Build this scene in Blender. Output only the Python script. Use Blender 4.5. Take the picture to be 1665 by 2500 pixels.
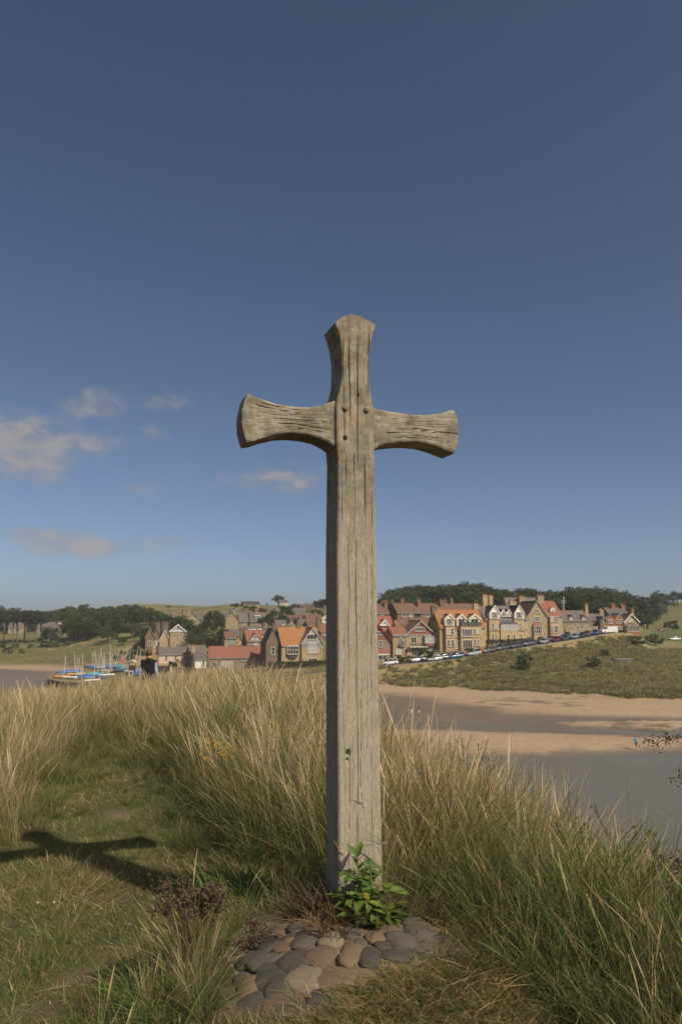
import bpy, math, random
import numpy as np
from mathutils import Vector, noise as mnoise
random.seed(7); rng = np.random.default_rng(7)
R = math.radians
scene = bpy.context.scene
for o in list(bpy.data.objects): bpy.data.objects.remove(o)

# ------------------------------------------------------------------ camera
F, CX, CY, YH, EYE = 1800.0, 832.5, 1250.0, 1520.0, 16.5      # focal length in photo pixels, principal point, horizon row, eye height (m)
PITCH = math.atan((YH-CY)/F)
cam = bpy.data.cameras.new('camera'); cam_o = bpy.data.objects.new('camera', cam)
scene.collection.objects.link(cam_o); scene.camera = cam_o
cam.sensor_fit = 'VERTICAL'; cam.sensor_height = 36; cam.lens = F/2500*36
cam.clip_start = .05; cam.clip_end = 12000
cam_o.location = (0, 0, EYE); cam_o.rotation_euler = (math.pi/2+PITCH, 0, 0)
cam.dof.use_dof = True; cam.dof.focus_distance = 3.7; cam.dof.aperture_fstop = 8.0

# ------------------------------------------------------------------ sky, sun, exposure
SUN_EL, SUN_AZ = R(43.0), math.atan2(.715, -.70)             # azimuth from +Y towards +X: sun behind the camera, to the right
SKY_STRENGTH, SUN_STRENGTH, EXPOSURE = .100, 4.4, -0.05
scene.render.engine = 'CYCLES'; scene.cycles.max_bounces = 6; scene.cycles.diffuse_bounces = 3; scene.cycles.transmission_bounces = 3
scene.view_settings.view_transform = 'Standard'; scene.view_settings.look = 'None'
scene.view_settings.exposure = EXPOSURE; scene.view_settings.gamma = 1
sun = bpy.data.lights.new('sun', 'SUN'); sun.energy = SUN_STRENGTH; sun.angle = R(.5); sun.color = (1, .91, .76)
sun_o = bpy.data.objects.new('sun', sun); scene.collection.objects.link(sun_o)
sdir = Vector((math.cos(SUN_EL)*math.sin(SUN_AZ), math.cos(SUN_EL)*math.cos(SUN_AZ), math.sin(SUN_EL)))
sun_o.rotation_euler = sdir.to_track_quat('Z', 'Y').to_euler(); sun_o.location = (20, -20, 60)

def ray(px, py):
    xc, yc = (px-CX)/F, (CY-py)/F
    return Vector((xc, math.cos(PITCH)-yc*math.sin(PITCH), math.sin(PITCH)+yc*math.cos(PITCH)))
def at(px, py, Y):
    d = ray(px, py); return Vector((0, 0, EYE))+d*(Y/d.y)
def col_of(x, y): return CX+1820*x/y

world = bpy.data.worlds.new('World'); scene.world = world; world.use_nodes = True
wt = world.node_tree; wt.nodes.clear()
def N(t, typ, **kw):
    n = t.nodes.new(typ)
    for k, v in kw.items(): setattr(n, k, v)
    return n
def mathn(t, op, a, b=None, c=None, clamp=False):
    n = t.nodes.new('ShaderNodeMath'); n.operation = op; n.use_clamp = clamp
    for i, v in enumerate((a, b, c)):
        if v is None: continue
        if isinstance(v, (int, float)): n.inputs[i].default_value = v
        else: t.links.new(v, n.inputs[i])
    return n.outputs[0]
sky = N(wt, 'ShaderNodeTexSky', sky_type='NISHITA', sun_disc=False)
sky.sun_elevation = SUN_EL; sky.sun_rotation = SUN_AZ; sky.altitude = 20
sky.air_density = .5; sky.dust_density = 1.6; sky.ozone_density = .5
# small fair-weather clouds: a band of puffs low in the sky
tc = N(wt, 'ShaderNodeTexCoord'); sp = N(wt, 'ShaderNodeSeparateXYZ'); wt.links.new(tc.outputs['Generated'], sp.inputs[0])
azn = mathn(wt, 'ARCTAN2', sp.outputs[0], sp.outputs[1]); eln = mathn(wt, 'ARCSINE', sp.outputs[2])
cv = N(wt, 'ShaderNodeCombineXYZ'); wt.links.new(azn, cv.inputs[0]); wt.links.new(mathn(wt, 'MULTIPLY', eln, 1.7), cv.inputs[1])
nz1 = N(wt, 'ShaderNodeTexNoise'); nz1.inputs['Scale'].default_value = 26; nz1.inputs['Detail'].default_value = 7; nz1.inputs['Roughness'].default_value = .58
wt.links.new(cv.outputs[0], nz1.inputs['Vector'])
nz0 = N(wt, 'ShaderNodeTexNoise'); nz0.inputs['Scale'].default_value = 7; nz0.inputs['Detail'].default_value = 3
wt.links.new(cv.outputs[0], nz0.inputs['Vector'])
CLOUDS = [(35, 1062, 118, 50, 1.0), (88, 1150, 72, 40, .85), (230, 984, 66, 34, .95), (410, 976, 50, 28, .62), (690, 1172, 130, 34, .85),
          (205, 1340, 135, 26, .95), (130, 1305, 75, 24, .58), (345, 1190, 55, 22, .55), (370, 1058, 60, 26, .5), (420, 1318, 80, 18, .5),
          (225, 1090, 70, 26, .6), (590, 575, 60, 40, .12), (1610, 570, 90, 40, .08), (150, 1245, 40, 16, .3), (940, 1255, 70, 14, .16), (560, 1352, 90, 12, .2), (30, 1300, 60, 20, .3)]
acc = None
for (px, py, sx, sy, amp) in CLOUDS:
    d = ray(px, py).normalized(); a0, e0 = math.atan2(d.x, d.y), math.asin(d.z)
    qa = mathn(wt, 'MULTIPLY', mathn(wt, 'SUBTRACT', azn, a0), F/sx); qe = mathn(wt, 'MULTIPLY', mathn(wt, 'SUBTRACT', eln, e0), F/sy)
    s = mathn(wt, 'ADD', mathn(wt, 'MULTIPLY', qa, qa), mathn(wt, 'MULTIPLY', qe, qe))
    g = mathn(wt, 'MULTIPLY', mathn(wt, 'EXPONENT', mathn(wt, 'MULTIPLY', s, -.75)), amp)
    acc = g if acc is None else mathn(wt, 'ADD', acc, g)
# the same kind of puffs carry on round the rest of the horizon
band = mathn(wt, 'MULTIPLY', mathn(wt, 'EXPONENT', mathn(wt, 'MULTIPLY', mathn(wt, 'POWER', mathn(wt, 'MULTIPLY', mathn(wt, 'SUBTRACT', eln, .17), 8.0), 2), -1)),
             mathn(wt, 'MULTIPLY', mathn(wt, 'SUBTRACT', nz0.outputs['Fac'], .52), 5, clamp=True))
side = mathn(wt, 'MULTIPLY', mathn(wt, 'SUBTRACT', mathn(wt, 'ABSOLUTE', azn), .5), 6, clamp=True)
acc = mathn(wt, 'ADD', acc, mathn(wt, 'MULTIPLY', band, side))
cl = mathn(wt, 'MULTIPLY', mathn(wt, 'SUBTRACT', mathn(wt, 'ADD', acc, mathn(wt, 'MULTIPLY', mathn(wt, 'SUBTRACT', nz1.outputs['Fac'], .5), 2.3)), .26), 1.3, clamp=True)
cl = mathn(wt, 'MULTIPLY', cl, mathn(wt, 'MULTIPLY', acc, 1.25, clamp=True))
ccol = N(wt, 'ShaderNodeMixRGB'); ccol.inputs[1].default_value = (2.5, 2.35, 2.3, 1); ccol.inputs[2].default_value = (3.9, 3.65, 3.45, 1)
wt.links.new(mathn(wt, 'MULTIPLY', mathn(wt, 'SUBTRACT', mathn(wt, 'ADD', nz1.outputs['Fac'], mathn(wt, 'MULTIPLY', acc, .25)), .42), 2.6, clamp=True), ccol.inputs[0])
cmix = N(wt, 'ShaderNodeMixRGB'); wt.links.new(ccol.outputs[0], cmix.inputs[2])
wt.links.new(mathn(wt, 'MULTIPLY', cl, .75), cmix.inputs[0]); tint = N(wt, 'ShaderNodeMixRGB', blend_type='MULTIPLY'); tint.inputs[0].default_value = 1; tint.inputs[2].default_value = (1.01, 1.02, 1.0, 1)   # white balance of the photograph
wt.links.new(sky.outputs[0], tint.inputs[1]); wt.links.new(tint.outputs[0], cmix.inputs[1])
bg = N(wt, 'ShaderNodeBackground'); bg.inputs[1].default_value = SKY_STRENGTH
wo = N(wt, 'ShaderNodeOutputWorld'); wt.links.new(cmix.outputs[0], bg.inputs[0]); wt.links.new(bg.outputs[0], wo.inputs[0])

# ------------------------------------------------------------------ materials
M = {}
def mat(name, c1, c2=None, scale=3, rough=.8, bump=0, stretch=(1, 1, 1), c3=None, s3=.6, t3=.55, spec=.3, metal=0, bscale=None, detail=6, coat=0, seed=0, rnd=0, objspace=True):
    m = bpy.data.materials.new(name); m.use_nodes = True; t = m.node_tree; b = t.nodes['Principled BSDF']
    b.inputs['Roughness'].default_value = rough; b.inputs['Specular IOR Level'].default_value = spec; b.inputs['Metallic'].default_value = metal
    if coat: b.inputs['Coat Weight'].default_value = coat
    M[name] = m
    if c2 is None and not bump and not rnd:
        b.inputs['Base Color'].default_value = (*c1, 1); return m
    c = t.nodes.new('ShaderNodeTexCoord'); mp = t.nodes.new('ShaderNodeMapping'); mp.inputs['Scale'].default_value = stretch; mp.inputs['Location'].default_value = (seed, seed*.7, seed*.3)
    t.links.new(c.outputs['Object'], mp.inputs[0])
    n = t.nodes.new('ShaderNodeTexNoise'); n.inputs['Scale'].default_value = scale; n.inputs['Detail'].default_value = detail; n.inputs['Roughness'].default_value = .65
    t.links.new(mp.outputs[0], n.inputs['Vector'])
    mr = t.nodes.new('ShaderNodeMapRange'); mr.inputs[1].default_value = .3; mr.inputs[2].default_value = .7; t.links.new(n.outputs['Fac'], mr.inputs[0])
    mx = t.nodes.new('ShaderNodeMixRGB'); mx.inputs[1].default_value = (*c1, 1); mx.inputs[2].default_value = (*(c2 or c1), 1); t.links.new(mr.outputs[0], mx.inputs[0])
    out = mx.outputs[0]
    if c3:
        n3 = t.nodes.new('ShaderNodeTexNoise'); n3.inputs['Scale'].default_value = s3; n3.inputs['Detail'].default_value = 5; t.links.new(mp.outputs[0], n3.inputs['Vector'])
        m3 = t.nodes.new('ShaderNodeMapRange'); m3.inputs[1].default_value = t3; m3.inputs[2].default_value = t3+.15; t.links.new(n3.outputs['Fac'], m3.inputs[0])
        x3 = t.nodes.new('ShaderNodeMixRGB'); x3.inputs[2].default_value = (*c3, 1); t.links.new(m3.outputs[0], x3.inputs[0]); t.links.new(out, x3.inputs[1]); out = x3.outputs[0]
    if rnd:
        oi = t.nodes.new('ShaderNodeObjectInfo'); hs = t.nodes.new('ShaderNodeHueSaturation')
        v = mathn(t, 'ADD', mathn(t, 'MULTIPLY', oi.outputs['Random'], rnd*2), 1-rnd); t.links.new(v, hs.inputs['Value']); t.links.new(out, hs.inputs['Color']); out = hs.outputs[0]
    t.links.new(out, b.inputs['Base Color'])
    if bump:
        nb = t.nodes.new('ShaderNodeTexNoise'); nb.inputs['Scale'].default_value = bscale or scale*2; nb.inputs['Detail'].default_value = 8; t.links.new(mp.outputs[0], nb.inputs['Vector'])
        bp = t.nodes.new('ShaderNodeBump'); bp.inputs['Strength'].default_value = min(1, bump); bp.inputs['Distance'].default_value = .02*max(1, bump); t.links.new(nb.outputs['Fac'], bp.inputs['Height']); t.links.new(bp.outputs[0], b.inputs['Normal'])
    return m
def leafmat(name, c1, c2, rough=.55, trans=.3, rnd=.25, attr=False, hue=.02, nscale=.5):
    m = bpy.data.materials.new(name); m.use_nodes = True; t = m.node_tree; b = t.nodes['Principled BSDF']; M[name] = m
    b.inputs['Roughness'].default_value = rough; b.inputs['Specular IOR Level'].default_value = .25
    oi = t.nodes.new('ShaderNodeObjectInfo')
    if attr:
        a = t.nodes.new('ShaderNodeAttribute'); a.attribute_name = 'Col'; col = a.outputs['Color']
    else:
        c = t.nodes.new('ShaderNodeNewGeometry'); n = t.nodes.new('ShaderNodeTexNoise'); n.inputs['Scale'].default_value = nscale; n.inputs['Detail'].default_value = 5
        t.links.new(c.outputs['Position'], n.inputs['Vector'])
        mr = t.nodes.new('ShaderNodeMapRange'); mr.inputs[1].default_value = .32; mr.inputs[2].default_value = .68; t.links.new(n.outputs['Fac'], mr.inputs[0])
        mx = t.nodes.new('ShaderNodeMixRGB'); mx.inputs[1].default_value = (*c1, 1); mx.inputs[2].default_value = (*c2, 1); t.links.new(mr.outputs[0], mx.inputs[0]); col = mx.outputs[0]
    hs = t.nodes.new('ShaderNodeHueSaturation'); t.links.new(col, hs.inputs['Color'])
    t.links.new(mathn(t, 'ADD', mathn(t, 'MULTIPLY', oi.outputs['Random'], rnd*2), 1-rnd), hs.inputs['Value'])
    t.links.new(mathn(t, 'ADD', mathn(t, 'MULTIPLY', mathn(t, 'FRACT', mathn(t, 'MULTIPLY', oi.outputs['Random'], 7.13)), hue*2), .5-hue), hs.inputs['Hue'])
    t.links.new(hs.outputs[0], b.inputs['Base Color'])
    tr = t.nodes.new('ShaderNodeBsdfTranslucent'); t.links.new(hs.outputs[0], tr.inputs['Color'])
    ms = t.nodes.new('ShaderNodeMixShader'); ms.inputs[0].default_value = trans
    t.links.new(b.outputs[0], ms.inputs[1]); t.links.new(tr.outputs[0], ms.inputs[2]); t.links.new(ms.outputs[0], t.nodes['Material Output'].inputs['Surface'])
    return m

mat('stone_warm', (0.426, 0.331, 0.192), (0.248, 0.190, 0.113), 1.6, .9, .5, c3=(0.153, 0.127, 0.086), s3=.5, t3=.6, rnd=.06)
mat('stone_gold', (0.497, 0.366, 0.192), (0.355, 0.246, 0.131), 1.3, .9, .4, c3=(0.237, 0.176, 0.104), s3=.4, t3=.62)
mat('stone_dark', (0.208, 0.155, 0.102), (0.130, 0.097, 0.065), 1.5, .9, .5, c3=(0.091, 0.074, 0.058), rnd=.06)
mat('stone_brown', (0.296, 0.232, 0.157), (0.177, 0.141, 0.096), 1.6, .9, .5, c3=(0.379, 0.310, 0.227), s3=.7, rnd=.08)
mat('brick_brown', (0.252, 0.155, 0.101), (0.179, 0.109, 0.072), 1.8, .9, .4, c3=(0.137, 0.090, 0.062), rnd=.05)
mat('brick_red', (.33, .15, .07), (.25, .11, .052), 1.8, .9, .4)
mat('tile_orange', (0.356, 0.155, 0.064), (0.279, 0.110, 0.049), 1.2, .85, .7, (1, 1, 3), c3=(0.279, 0.190, 0.078), s3=.35, t3=.52)
mat('tile_red', (0.294, 0.119, 0.076), (0.224, 0.090, 0.064), 1.2, .85, .7, (1, 1, 3), c3=(0.217, 0.123, 0.076), s3=.35, t3=.55)
mat('tile_lichen', (0.241, 0.121, 0.065), (0.189, 0.137, 0.065), .8, .85, .7, (1, 1, 3), c3=(0.258, 0.105, 0.072), s3=.3, t3=.55)
mat('tile_brown', (.19, .105, .072), (.14, .082, .062), 1.2, .85, .7, (1, 1, 3), c3=(.24, .10, .06), s3=.3, t3=.6)
mat('slate', (0.163, 0.131, 0.113), (0.110, 0.092, 0.084), 1.5, .7, .5, (1, 1, 3), c3=(0.200, 0.168, 0.130), s3=.5, rnd=.08)
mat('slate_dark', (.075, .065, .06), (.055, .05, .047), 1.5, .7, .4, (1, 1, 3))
mat('render_pink', (.62, .43, .33), (.56, .38, .29), 1, .85)
mat('render_white', (.72, .66, .56), (.64, .58, .5), 1, .85)
mat('render_grey', (.26, .245, .21), (.21, .2, .175), 1, .85)
mat('render_cream', (.66, .56, .36), (.58, .48, .31), 1, .85)
mat('paint_white', (.78, .73, .64), (.66, .61, .53), 2, .6)
mat('paint_grey', (.40, .385, .36), (.33, .32, .30), 2, .6)
mat('paint_timber', (.055, .05, .045), (.08, .07, .06), 2, .7)
mat('paint_red', (.25, .02, .02), (.2, .018, .018), 2, .6)
mat('paint_green', (.03, .08, .04), (.025, .06, .03), 2, .6)
mat('metal_dark', (.05, .045, .042), None, rough=.5)
mat('terracotta', (.40, .17, .07), (.30, .12, .06), 3, .8)
mat('glass_dark', (.022, .024, .026), None, rough=.12, spec=.5)
mat('glass_grey', (.10, .10, .10), (.05, .05, .055), .7, .15, spec=.5)
mat('curtain', (.42, .40, .36), (.28, .27, .25), 1.2, .4)
mat('rubber', (.02, .02, .02), None, rough=.7)
mat('chrome', (.55, .55, .55), None, rough=.25, metal=1)
mat('lamp_glass', (.75, .75, .72), None, rough=.1, spec=.6)
mat('tail_red', (.35, .02, .02), None, rough=.2)
for k, c in dict(car_white=(.78, .77, .74), car_black=(.022, .024, .028), car_grey=(.09, .095, .10), car_silver=(.36, .37, .39), car_blue=(.03, .10, .24), car_red=(.20, .012, .02),
                 car_teal=(.20, .32, .36), car_royal=(.03, .045, .30), car_slate=(.05, .065, .075), car_violet=(.17, .16, .20)).items():
    mat(k, c, None, rough=.28, coat=.6, spec=.5, metal=.0)
mat('asphalt', (.065, .062, .06), (.05, .048, .047), 3, .9, .2)
mat('kerb', (.28, .24, .19), (.22, .19, .15), 2, .9)
mat('bark', (.10, .075, .05), (.06, .045, .03), 4, .95, .6, (1, 1, .3))
mat('bark_pine', (.24, .17, .12), (.15, .105, .075), 2, .95, .6, (1, 1, .3))
leafmat('leaf_dark', (.050, .062, .025), (.098, .110, .042), rnd=.22, nscale=.22)
leafmat('leaf_mid', (.065, .080, .024), (.115, .125, .04), rnd=.22, nscale=.3)
leafmat('leaf_pine', (.040, .050, .022), (.075, .085, .038), rnd=.2, nscale=.25)
leafmat('leaf_copper', (.030, .020, .018), (.055, .032, .026), rnd=.15)
leafmat('leaf_hedge', (.045, .062, .018), (.07, .085, .025), rnd=.15)
leafmat('leaf_plant', (.095, .155, .03), (.165, .225, .05), rough=.5, trans=.3, rnd=.3, nscale=14, hue=.025)
leafmat('leaf_yellow', (.34, .30, .04), (.24, .25, .035), rough=.4, trans=.3, rnd=.2, nscale=14)
leafmat('leaf_thorn', (.10, .105, .028), (.16, .14, .045), rough=.5, rnd=.3, nscale=9)
leafmat('grass', (0, 0, 0), (0, 0, 0), rough=.6, trans=.33, rnd=.22, attr=True, hue=.012)
mat('stem_brown', (.12, .065, .035), (.075, .04, .022), 20, .9)
mat('seed_brown', (.095, .066, .038), (.046, .034, .021), 30, .95, rnd=.25)
mat('petal_yellow', (.72, .45, .02), (.62, .38, .02), 20, .6)
mat('petal_white', (.75, .72, .66), None, rough=.7)
mat('skin', (.46, .25, .16), (.42, .22, .145), 8, .6)
mat('hair', (.15, .055, .022), (.10, .038, .016), 60, .6)
mat('hair_dark', (.03, .02, .015), None, rough=.6)
mat('cloth_black', (.012, .012, .013), (.018, .018, .018), 12, .95, .3)
mat('cloth_shirt', (.34, .40, .52), (.28, .34, .46), 15, .9, .3)
mat('cloth_teal', (.015, .27, .38), (.012, .22, .33), 8, .9)
mat('cloth_white', (.7, .66, .6), None, rough=.9)
mat('cloth_dark', (.03, .022, .028), None, rough=.9)
mat('cloth_green', (.03, .06, .05), None, rough=.9)
mat('cloth_cream', (.6, .5, .4), None, rough=.9)
mat('hull_white', (.75, .73, .66), (.62, .6, .54), 1.5, .4)
mat('hull_wood', (.28, .18, .09), (.2, .12, .06), 2, .6)
mat('cover_blue', (0.053, 0.180, 0.495), (0.042, 0.135, 0.390), 1.2, .7, .4)
mat('cover_teal', (0.039, 0.325, 0.468), (0.033, 0.260, 0.390), 1.2, .7, .4)
mat('cover_grey', (0.400, 0.375, 0.312), (0.312, 0.294, 0.250), 1.2, .8, .4)
mat('cover_navy', (0.064, 0.112, 0.240), (0.048, 0.088, 0.192), 1.2, .7, .4)
mat('hull_orange', (.6, .22, .05), None, rough=.5)
mat('hull_yellow', (.62, .38, .08), None, rough=.5)
mat('alu', (.62, .60, .55), None, rough=.5, metal=.3)
mat('buoy_pink', (.70, .10, .14), None, rough=.6)
mat('buoy_lime', (.45, .5, .06), None, rough=.6)
mat('wall_quay', (.11, .085, .058), (.065, .052, .038), 1.5, .95, .7, c3=(.05, .055, .03), s3=.4)
mat('coping', (.26, .21, .13), (.2, .16, .10), 2, .9, .3)
mat('wood_fence', (.075, .058, .042), (.05, .04, .03), 3, .9, .3)

# ------------------------------------------------------------------ mesh helpers
COL = scene.collection
class MB:
    def __init__(s): s.v, s.f, s.mi = [], [], []
    def add(s, v, f, mi=0):
        o = len(s.v); s.v += [tuple(p) for p in v]; s.f += [tuple(i+o for i in q) for q in f]; s.mi += [mi]*len(f); return s
    def box(s, x0, x1, y0, y1, z0, z1, mi=0):
        return s.add([(x, y, z) for x in (x0, x1) for y in (y0, y1) for z in (z0, z1)], [(0, 1, 3, 2), (4, 6, 7, 5), (0, 4, 5, 1), (2, 3, 7, 6), (0, 2, 6, 4), (1, 5, 7, 3)], mi)
    def prism(s, poly, axis, a0, a1, mi=0):
        n = len(poly)
        f3 = (lambda a, p: (a, p[0], p[1])) if axis == 'x' else ((lambda a, p: (p[0], a, p[1])) if axis == 'y' else (lambda a, p: (p[0], p[1], a)))
        v = [f3(a0, p) for p in poly]+[f3(a1, p) for p in poly]
        return s.add(v, [tuple(range(n))[::-1], tuple(range(n, 2*n))]+[(i, (i+1) % n, n+(i+1) % n, n+i) for i in range(n)], mi)
    def chevron(s, lo, axis, a0, a1, th, mi=0):
        """thick bent sheet: lo = polyline of (h, z); th = thickness upwards"""
        n = len(lo); hi = [(p[0], p[1]+th) for p in lo]
        f3 = (lambda a, p: (a, p[0], p[1])) if axis == 'x' else (lambda a, p: (p[0], a, p[1]))
        v = [f3(a, p) for a in (a0, a1) for L in (lo, hi) for p in L]
        L0, H0, L1, H1 = 0, n, 2*n, 3*n; f = []
        for i in range(n-1):
            f += [(L0+i, L0+i+1, L1+i+1, L1+i), (H0+i, H1+i, H1+i+1, H0+i+1), (L0+i, H0+i, H0+i+1, L0+i+1), (L1+i, L1+i+1, H1+i+1, H1+i)]
        f += [(L0, L1, H1, H0), (L0+n-1, H0+n-1, H1+n-1, L1+n-1)]
        return s.add(v, f, mi)
    def tube(s, pts, rad, n=6, mi=0, cap=True):
        pts = [Vector(p) for p in pts]; rad = rad if isinstance(rad, (list, tuple)) else [rad]*len(pts); v, f = [], []
        for i, p in enumerate(pts):
            d = (pts[min(i+1, len(pts)-1)]-pts[max(i-1, 0)]).normalized(); a = d.orthogonal().normalized() if i == 0 else (a-d*a.dot(d)).normalized(); b = d.cross(a)
            v += [p+(a*math.cos(k*2*math.pi/n)+b*math.sin(k*2*math.pi/n))*rad[i] for k in range(n)]
        for i in range(len(pts)-1):
            f += [(i*n+k, i*n+(k+1) % n, (i+1)*n+(k+1) % n, (i+1)*n+k) for k in range(n)]
        if cap: f += [tuple(range(n))[::-1], tuple(range((len(pts)-1)*n, len(pts)*n))]
        return s.add(v, f, mi)
    def ball(s, c, r, nu=8, nv=5, mi=0, sc=(1, 1, 1)):
        v, f = [(c[0], c[1], c[2]+r*sc[2])], []
        for j in range(1, nv):
            th = math.pi*j/nv
            v += [(c[0]+r*sc[0]*math.sin(th)*math.cos(2*math.pi*i/nu), c[1]+r*sc[1]*math.sin(th)*math.sin(2*math.pi*i/nu), c[2]+r*sc[2]*math.cos(th)) for i in range(nu)]
        v.append((c[0], c[1], c[2]-r*sc[2])); L = len(v)-1
        f += [(0, 1+i, 1+(i+1) % nu) for i in range(nu)]+[(L, L-nu+(i+1) % nu, L-nu+i) for i in range(nu)]
        for j in range(nv-2): f += [(1+j*nu+i, 1+(j+1)*nu+i, 1+(j+1)*nu+(i+1) % nu, 1+j*nu+(i+1) % nu) for i in range(nu)]
        return s.add(v, f, mi)
    def mesh(s, name, mats, smooth=False):
        m = bpy.data.meshes.new(name); m.from_pydata(s.v, [], s.f)
        for k in (mats if isinstance(mats, (list, tuple)) else [mats]): m.materials.append(M[k])
        if any(s.mi): m.polygons.foreach_set('material_index', s.mi)
        if smooth: m.polygons.foreach_set('use_smooth', [True]*len(s.f))
        m.update(); return m
    def build(s, name, mats, parent=None, smooth=False): return link(name, s.mesh(name, mats, smooth), parent)
def link(name, data, parent=None, loc=None, rot=None, scale=None):
    o = bpy.data.objects.new(name, data); COL.objects.link(o); o.parent = parent
    if loc is not None: o.location = loc
    if rot is not None: o.rotation_euler = rot
    if scale is not None: o.scale = scale
    return o
def tag(o, label=None, cat=None, group=None, kind=None):
    for k, v in (('label', label), ('category', cat), ('group', group), ('kind', kind)):
        if v: o[k] = v
    return o
def empty(name, loc, rz=0): return link(name, None, None, loc, (0, 0, rz))
def copy_tree(o, parent=None):
    c = o.copy(); COL.objects.link(c); c.parent = parent
    for ch in o.children: copy_tree(ch, c)
    return c
def np_mesh(name, v, f, mats, cols=None, smooth=False):
    """fast mesh from arrays; f is (n,3) or (n,4)"""
    v = np.asarray(v, np.float32); f = np.asarray(f, np.int32); k = f.shape[1]
    m = bpy.data.meshes.new(name); m.vertices.add(len(v)); m.vertices.foreach_set('co', v.ravel())
    m.loops.add(f.size); m.loops.foreach_set('vertex_index', f.ravel()); m.polygons.add(len(f))
    m.polygons.foreach_set('loop_start', np.arange(0, f.size, k, dtype=np.int32)); m.polygons.foreach_set('loop_total', np.full(len(f), k, np.int32))
    if smooth: m.polygons.foreach_set('use_smooth', np.ones(len(f), bool))
    for q in (mats if isinstance(mats, (list, tuple)) else [mats]): m.materials.append(M[q])
    if cols is not None:
        a = m.attributes.new('Col', 'FLOAT_COLOR', 'POINT'); c4 = np.ones((len(v), 4), np.float32); c4[:, :np.shape(cols)[1]] = cols; a.data.foreach_set('color', c4.ravel())
    m.update(calc_edges=True); m.validate(); return m

# ------------------------------------------------------------------ value noise on arrays
_perm = rng.random((64, 64))
def vnoise(x, y, seed=0):
    x = np.asarray(x, float)+seed*17.3; y = np.asarray(y, float)+seed*9.1
    xi = np.floor(x).astype(int); yi = np.floor(y).astype(int); fx = x-xi; fy = y-yi; fx = fx*fx*(3-2*fx); fy = fy*fy*(3-2*fy)
    g = lambda a, b: _perm[a % 64, b % 64]
    return (g(xi, yi)*(1-fx)+g(xi+1, yi)*fx)*(1-fy)+(g(xi, yi+1)*(1-fx)+g(xi+1, yi+1)*fx)*fy
def fbm(x, y, seed=0, o=4):
    s, a, t = 0, 1, 0
    for i in range(o): s = s+a*vnoise(x*2**i, y*2**i, seed+i*3); t += a; a *= .5
    return s/t-.5

# ------------------------------------------------------------------ terrain heights
def sea(*p): return list(p)
PROF = {
 -1500: sea((0, .3), (50, .2), (60, -1), (165, -.5), (182, .1), (235, .8), (300, 3), (400, 6), (480, 13), (600, 20), (900, 26), (1500, 15), (6000, -5)),
 0: sea((0, .3), (40, .3), (60, -1), (165, -.5), (182, .10), (224, .22), (250, 1.1), (300, 3), (380, 5.6), (430, 9), (480, 13), (600, 18), (1000, 22), (1500, 12), (6000, -5)),
 130: sea((0, .3), (40, .3), (60, -1), (165, -.5), (180, .08), (203, .15), (220, .25), (245, 1.3), (300, 3.3), (380, 6), (430, 10), (500, 16), (650, 24), (1000, 20), (1500, 12), (6000, -5)),
 350: sea((0, .3), (40, .3), (60, -1), (160, -.6), (180, 2), (226, 2.6), (250, 4.5), (300, 8), (340, 11), (400, 15), (480, 19.5), (560, 27), (620, 32.5), (760, 28), (1500, 10), (6000, -5)),
 560: sea((0, .3), (40, .3), (60, -1), (150, -.2), (170, 1), (185, 1.8), (218, 2.6), (240, 4.6), (262, 7.5), (300, 12.2), (322, 14.5), (400, 22), (480, 27.8), (620, 29), (900, 15), (6000, -5)),
 720: sea((0, .2), (60, -.7), (120, -.2), (140, .4), (175, 1.5), (195, 3.2), (212, 5), (235, 7), (262, 10), (300, 14), (340, 18), (400, 22), (480, 27.3), (600, 27), (900, 12), (6000, -5)),
 940: sea((0, .2), (60, -.6), (92, -.25), (97, .22), (109, .55), (117, .25), (121, -.12), (127, -.1), (132, .25), (150, .8), (182, 1.6), (188, 4.4), (193, 5.5), (200, 7.4), (215, 8.8), (235, 11), (260, 14), (300, 17), (360, 20), (440, 23.5), (520, 20), (900, 8), (6000, -5)),
 1100: sea((0, .3), (56, .3), (62, -.6), (92, -.3), (98, .18), (109, .5), (118, .1), (122, -.2), (128, -.1), (133, .3), (150, 1.0), (174, 1.6), (180, 3.2), (190, 6.0), (197, 7.7), (203, 9.0), (215, 10), (235, 13), (260, 16), (300, 20), (360, 25), (430, 28.5), (520, 24), (900, 8), (6000, -5)),
 1250: sea((0, .3), (56, .3), (62, -.6), (92, -.3), (98, .18), (109, .5), (116, .1), (121, -.2), (126, .3), (140, .9), (166, 1.6), (172, 3), (190, 6.0), (205, 9.0), (212, 9.9), (222, 11), (250, 14.5), (300, 20), (360, 27), (440, 34.5), (520, 31), (900, 8), (6000, -5)),
 1450: sea((0, .3), (56, .3), (62, -.6), (92, -.3), (98, .18), (107, .5), (113, .1), (118, -.2), (121, .4), (135, 1), (158, 1.6), (164, 3), (190, 5.6), (215, 8.5), (231, 12), (238, 13), (255, 14), (300, 18), (360, 23), (440, 28), (520, 25), (900, 8), (6000, -5)),
 1600: sea((0, .3), (56, .3), (62, -.6), (90, -.3), (99, .15), (106, .4), (111, .1), (116, -.2), (118, .4), (130, .9), (149, 1.6), (154, 3.0), (190, 5), (230, 6.6), (270, 9), (300, 9.6), (370, 11.2), (420, 13.3), (470, 20), (540, 31), (650, 30), (900, 12), (6000, -5)),
 2600: sea((0, .3), (56, .3), (62, -.6), (92, -.3), (104, .1), (110, -.2), (117, .4), (130, .9), (145, 1.6), (150, 3.0), (190, 5), (230, 6), (270, 8), (300, 9), (370, 10.5), (420, 13), (470, 21), (540, 33), (650, 30), (900, 12), (6000, -5)),
}
PX = sorted(PROF)
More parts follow.
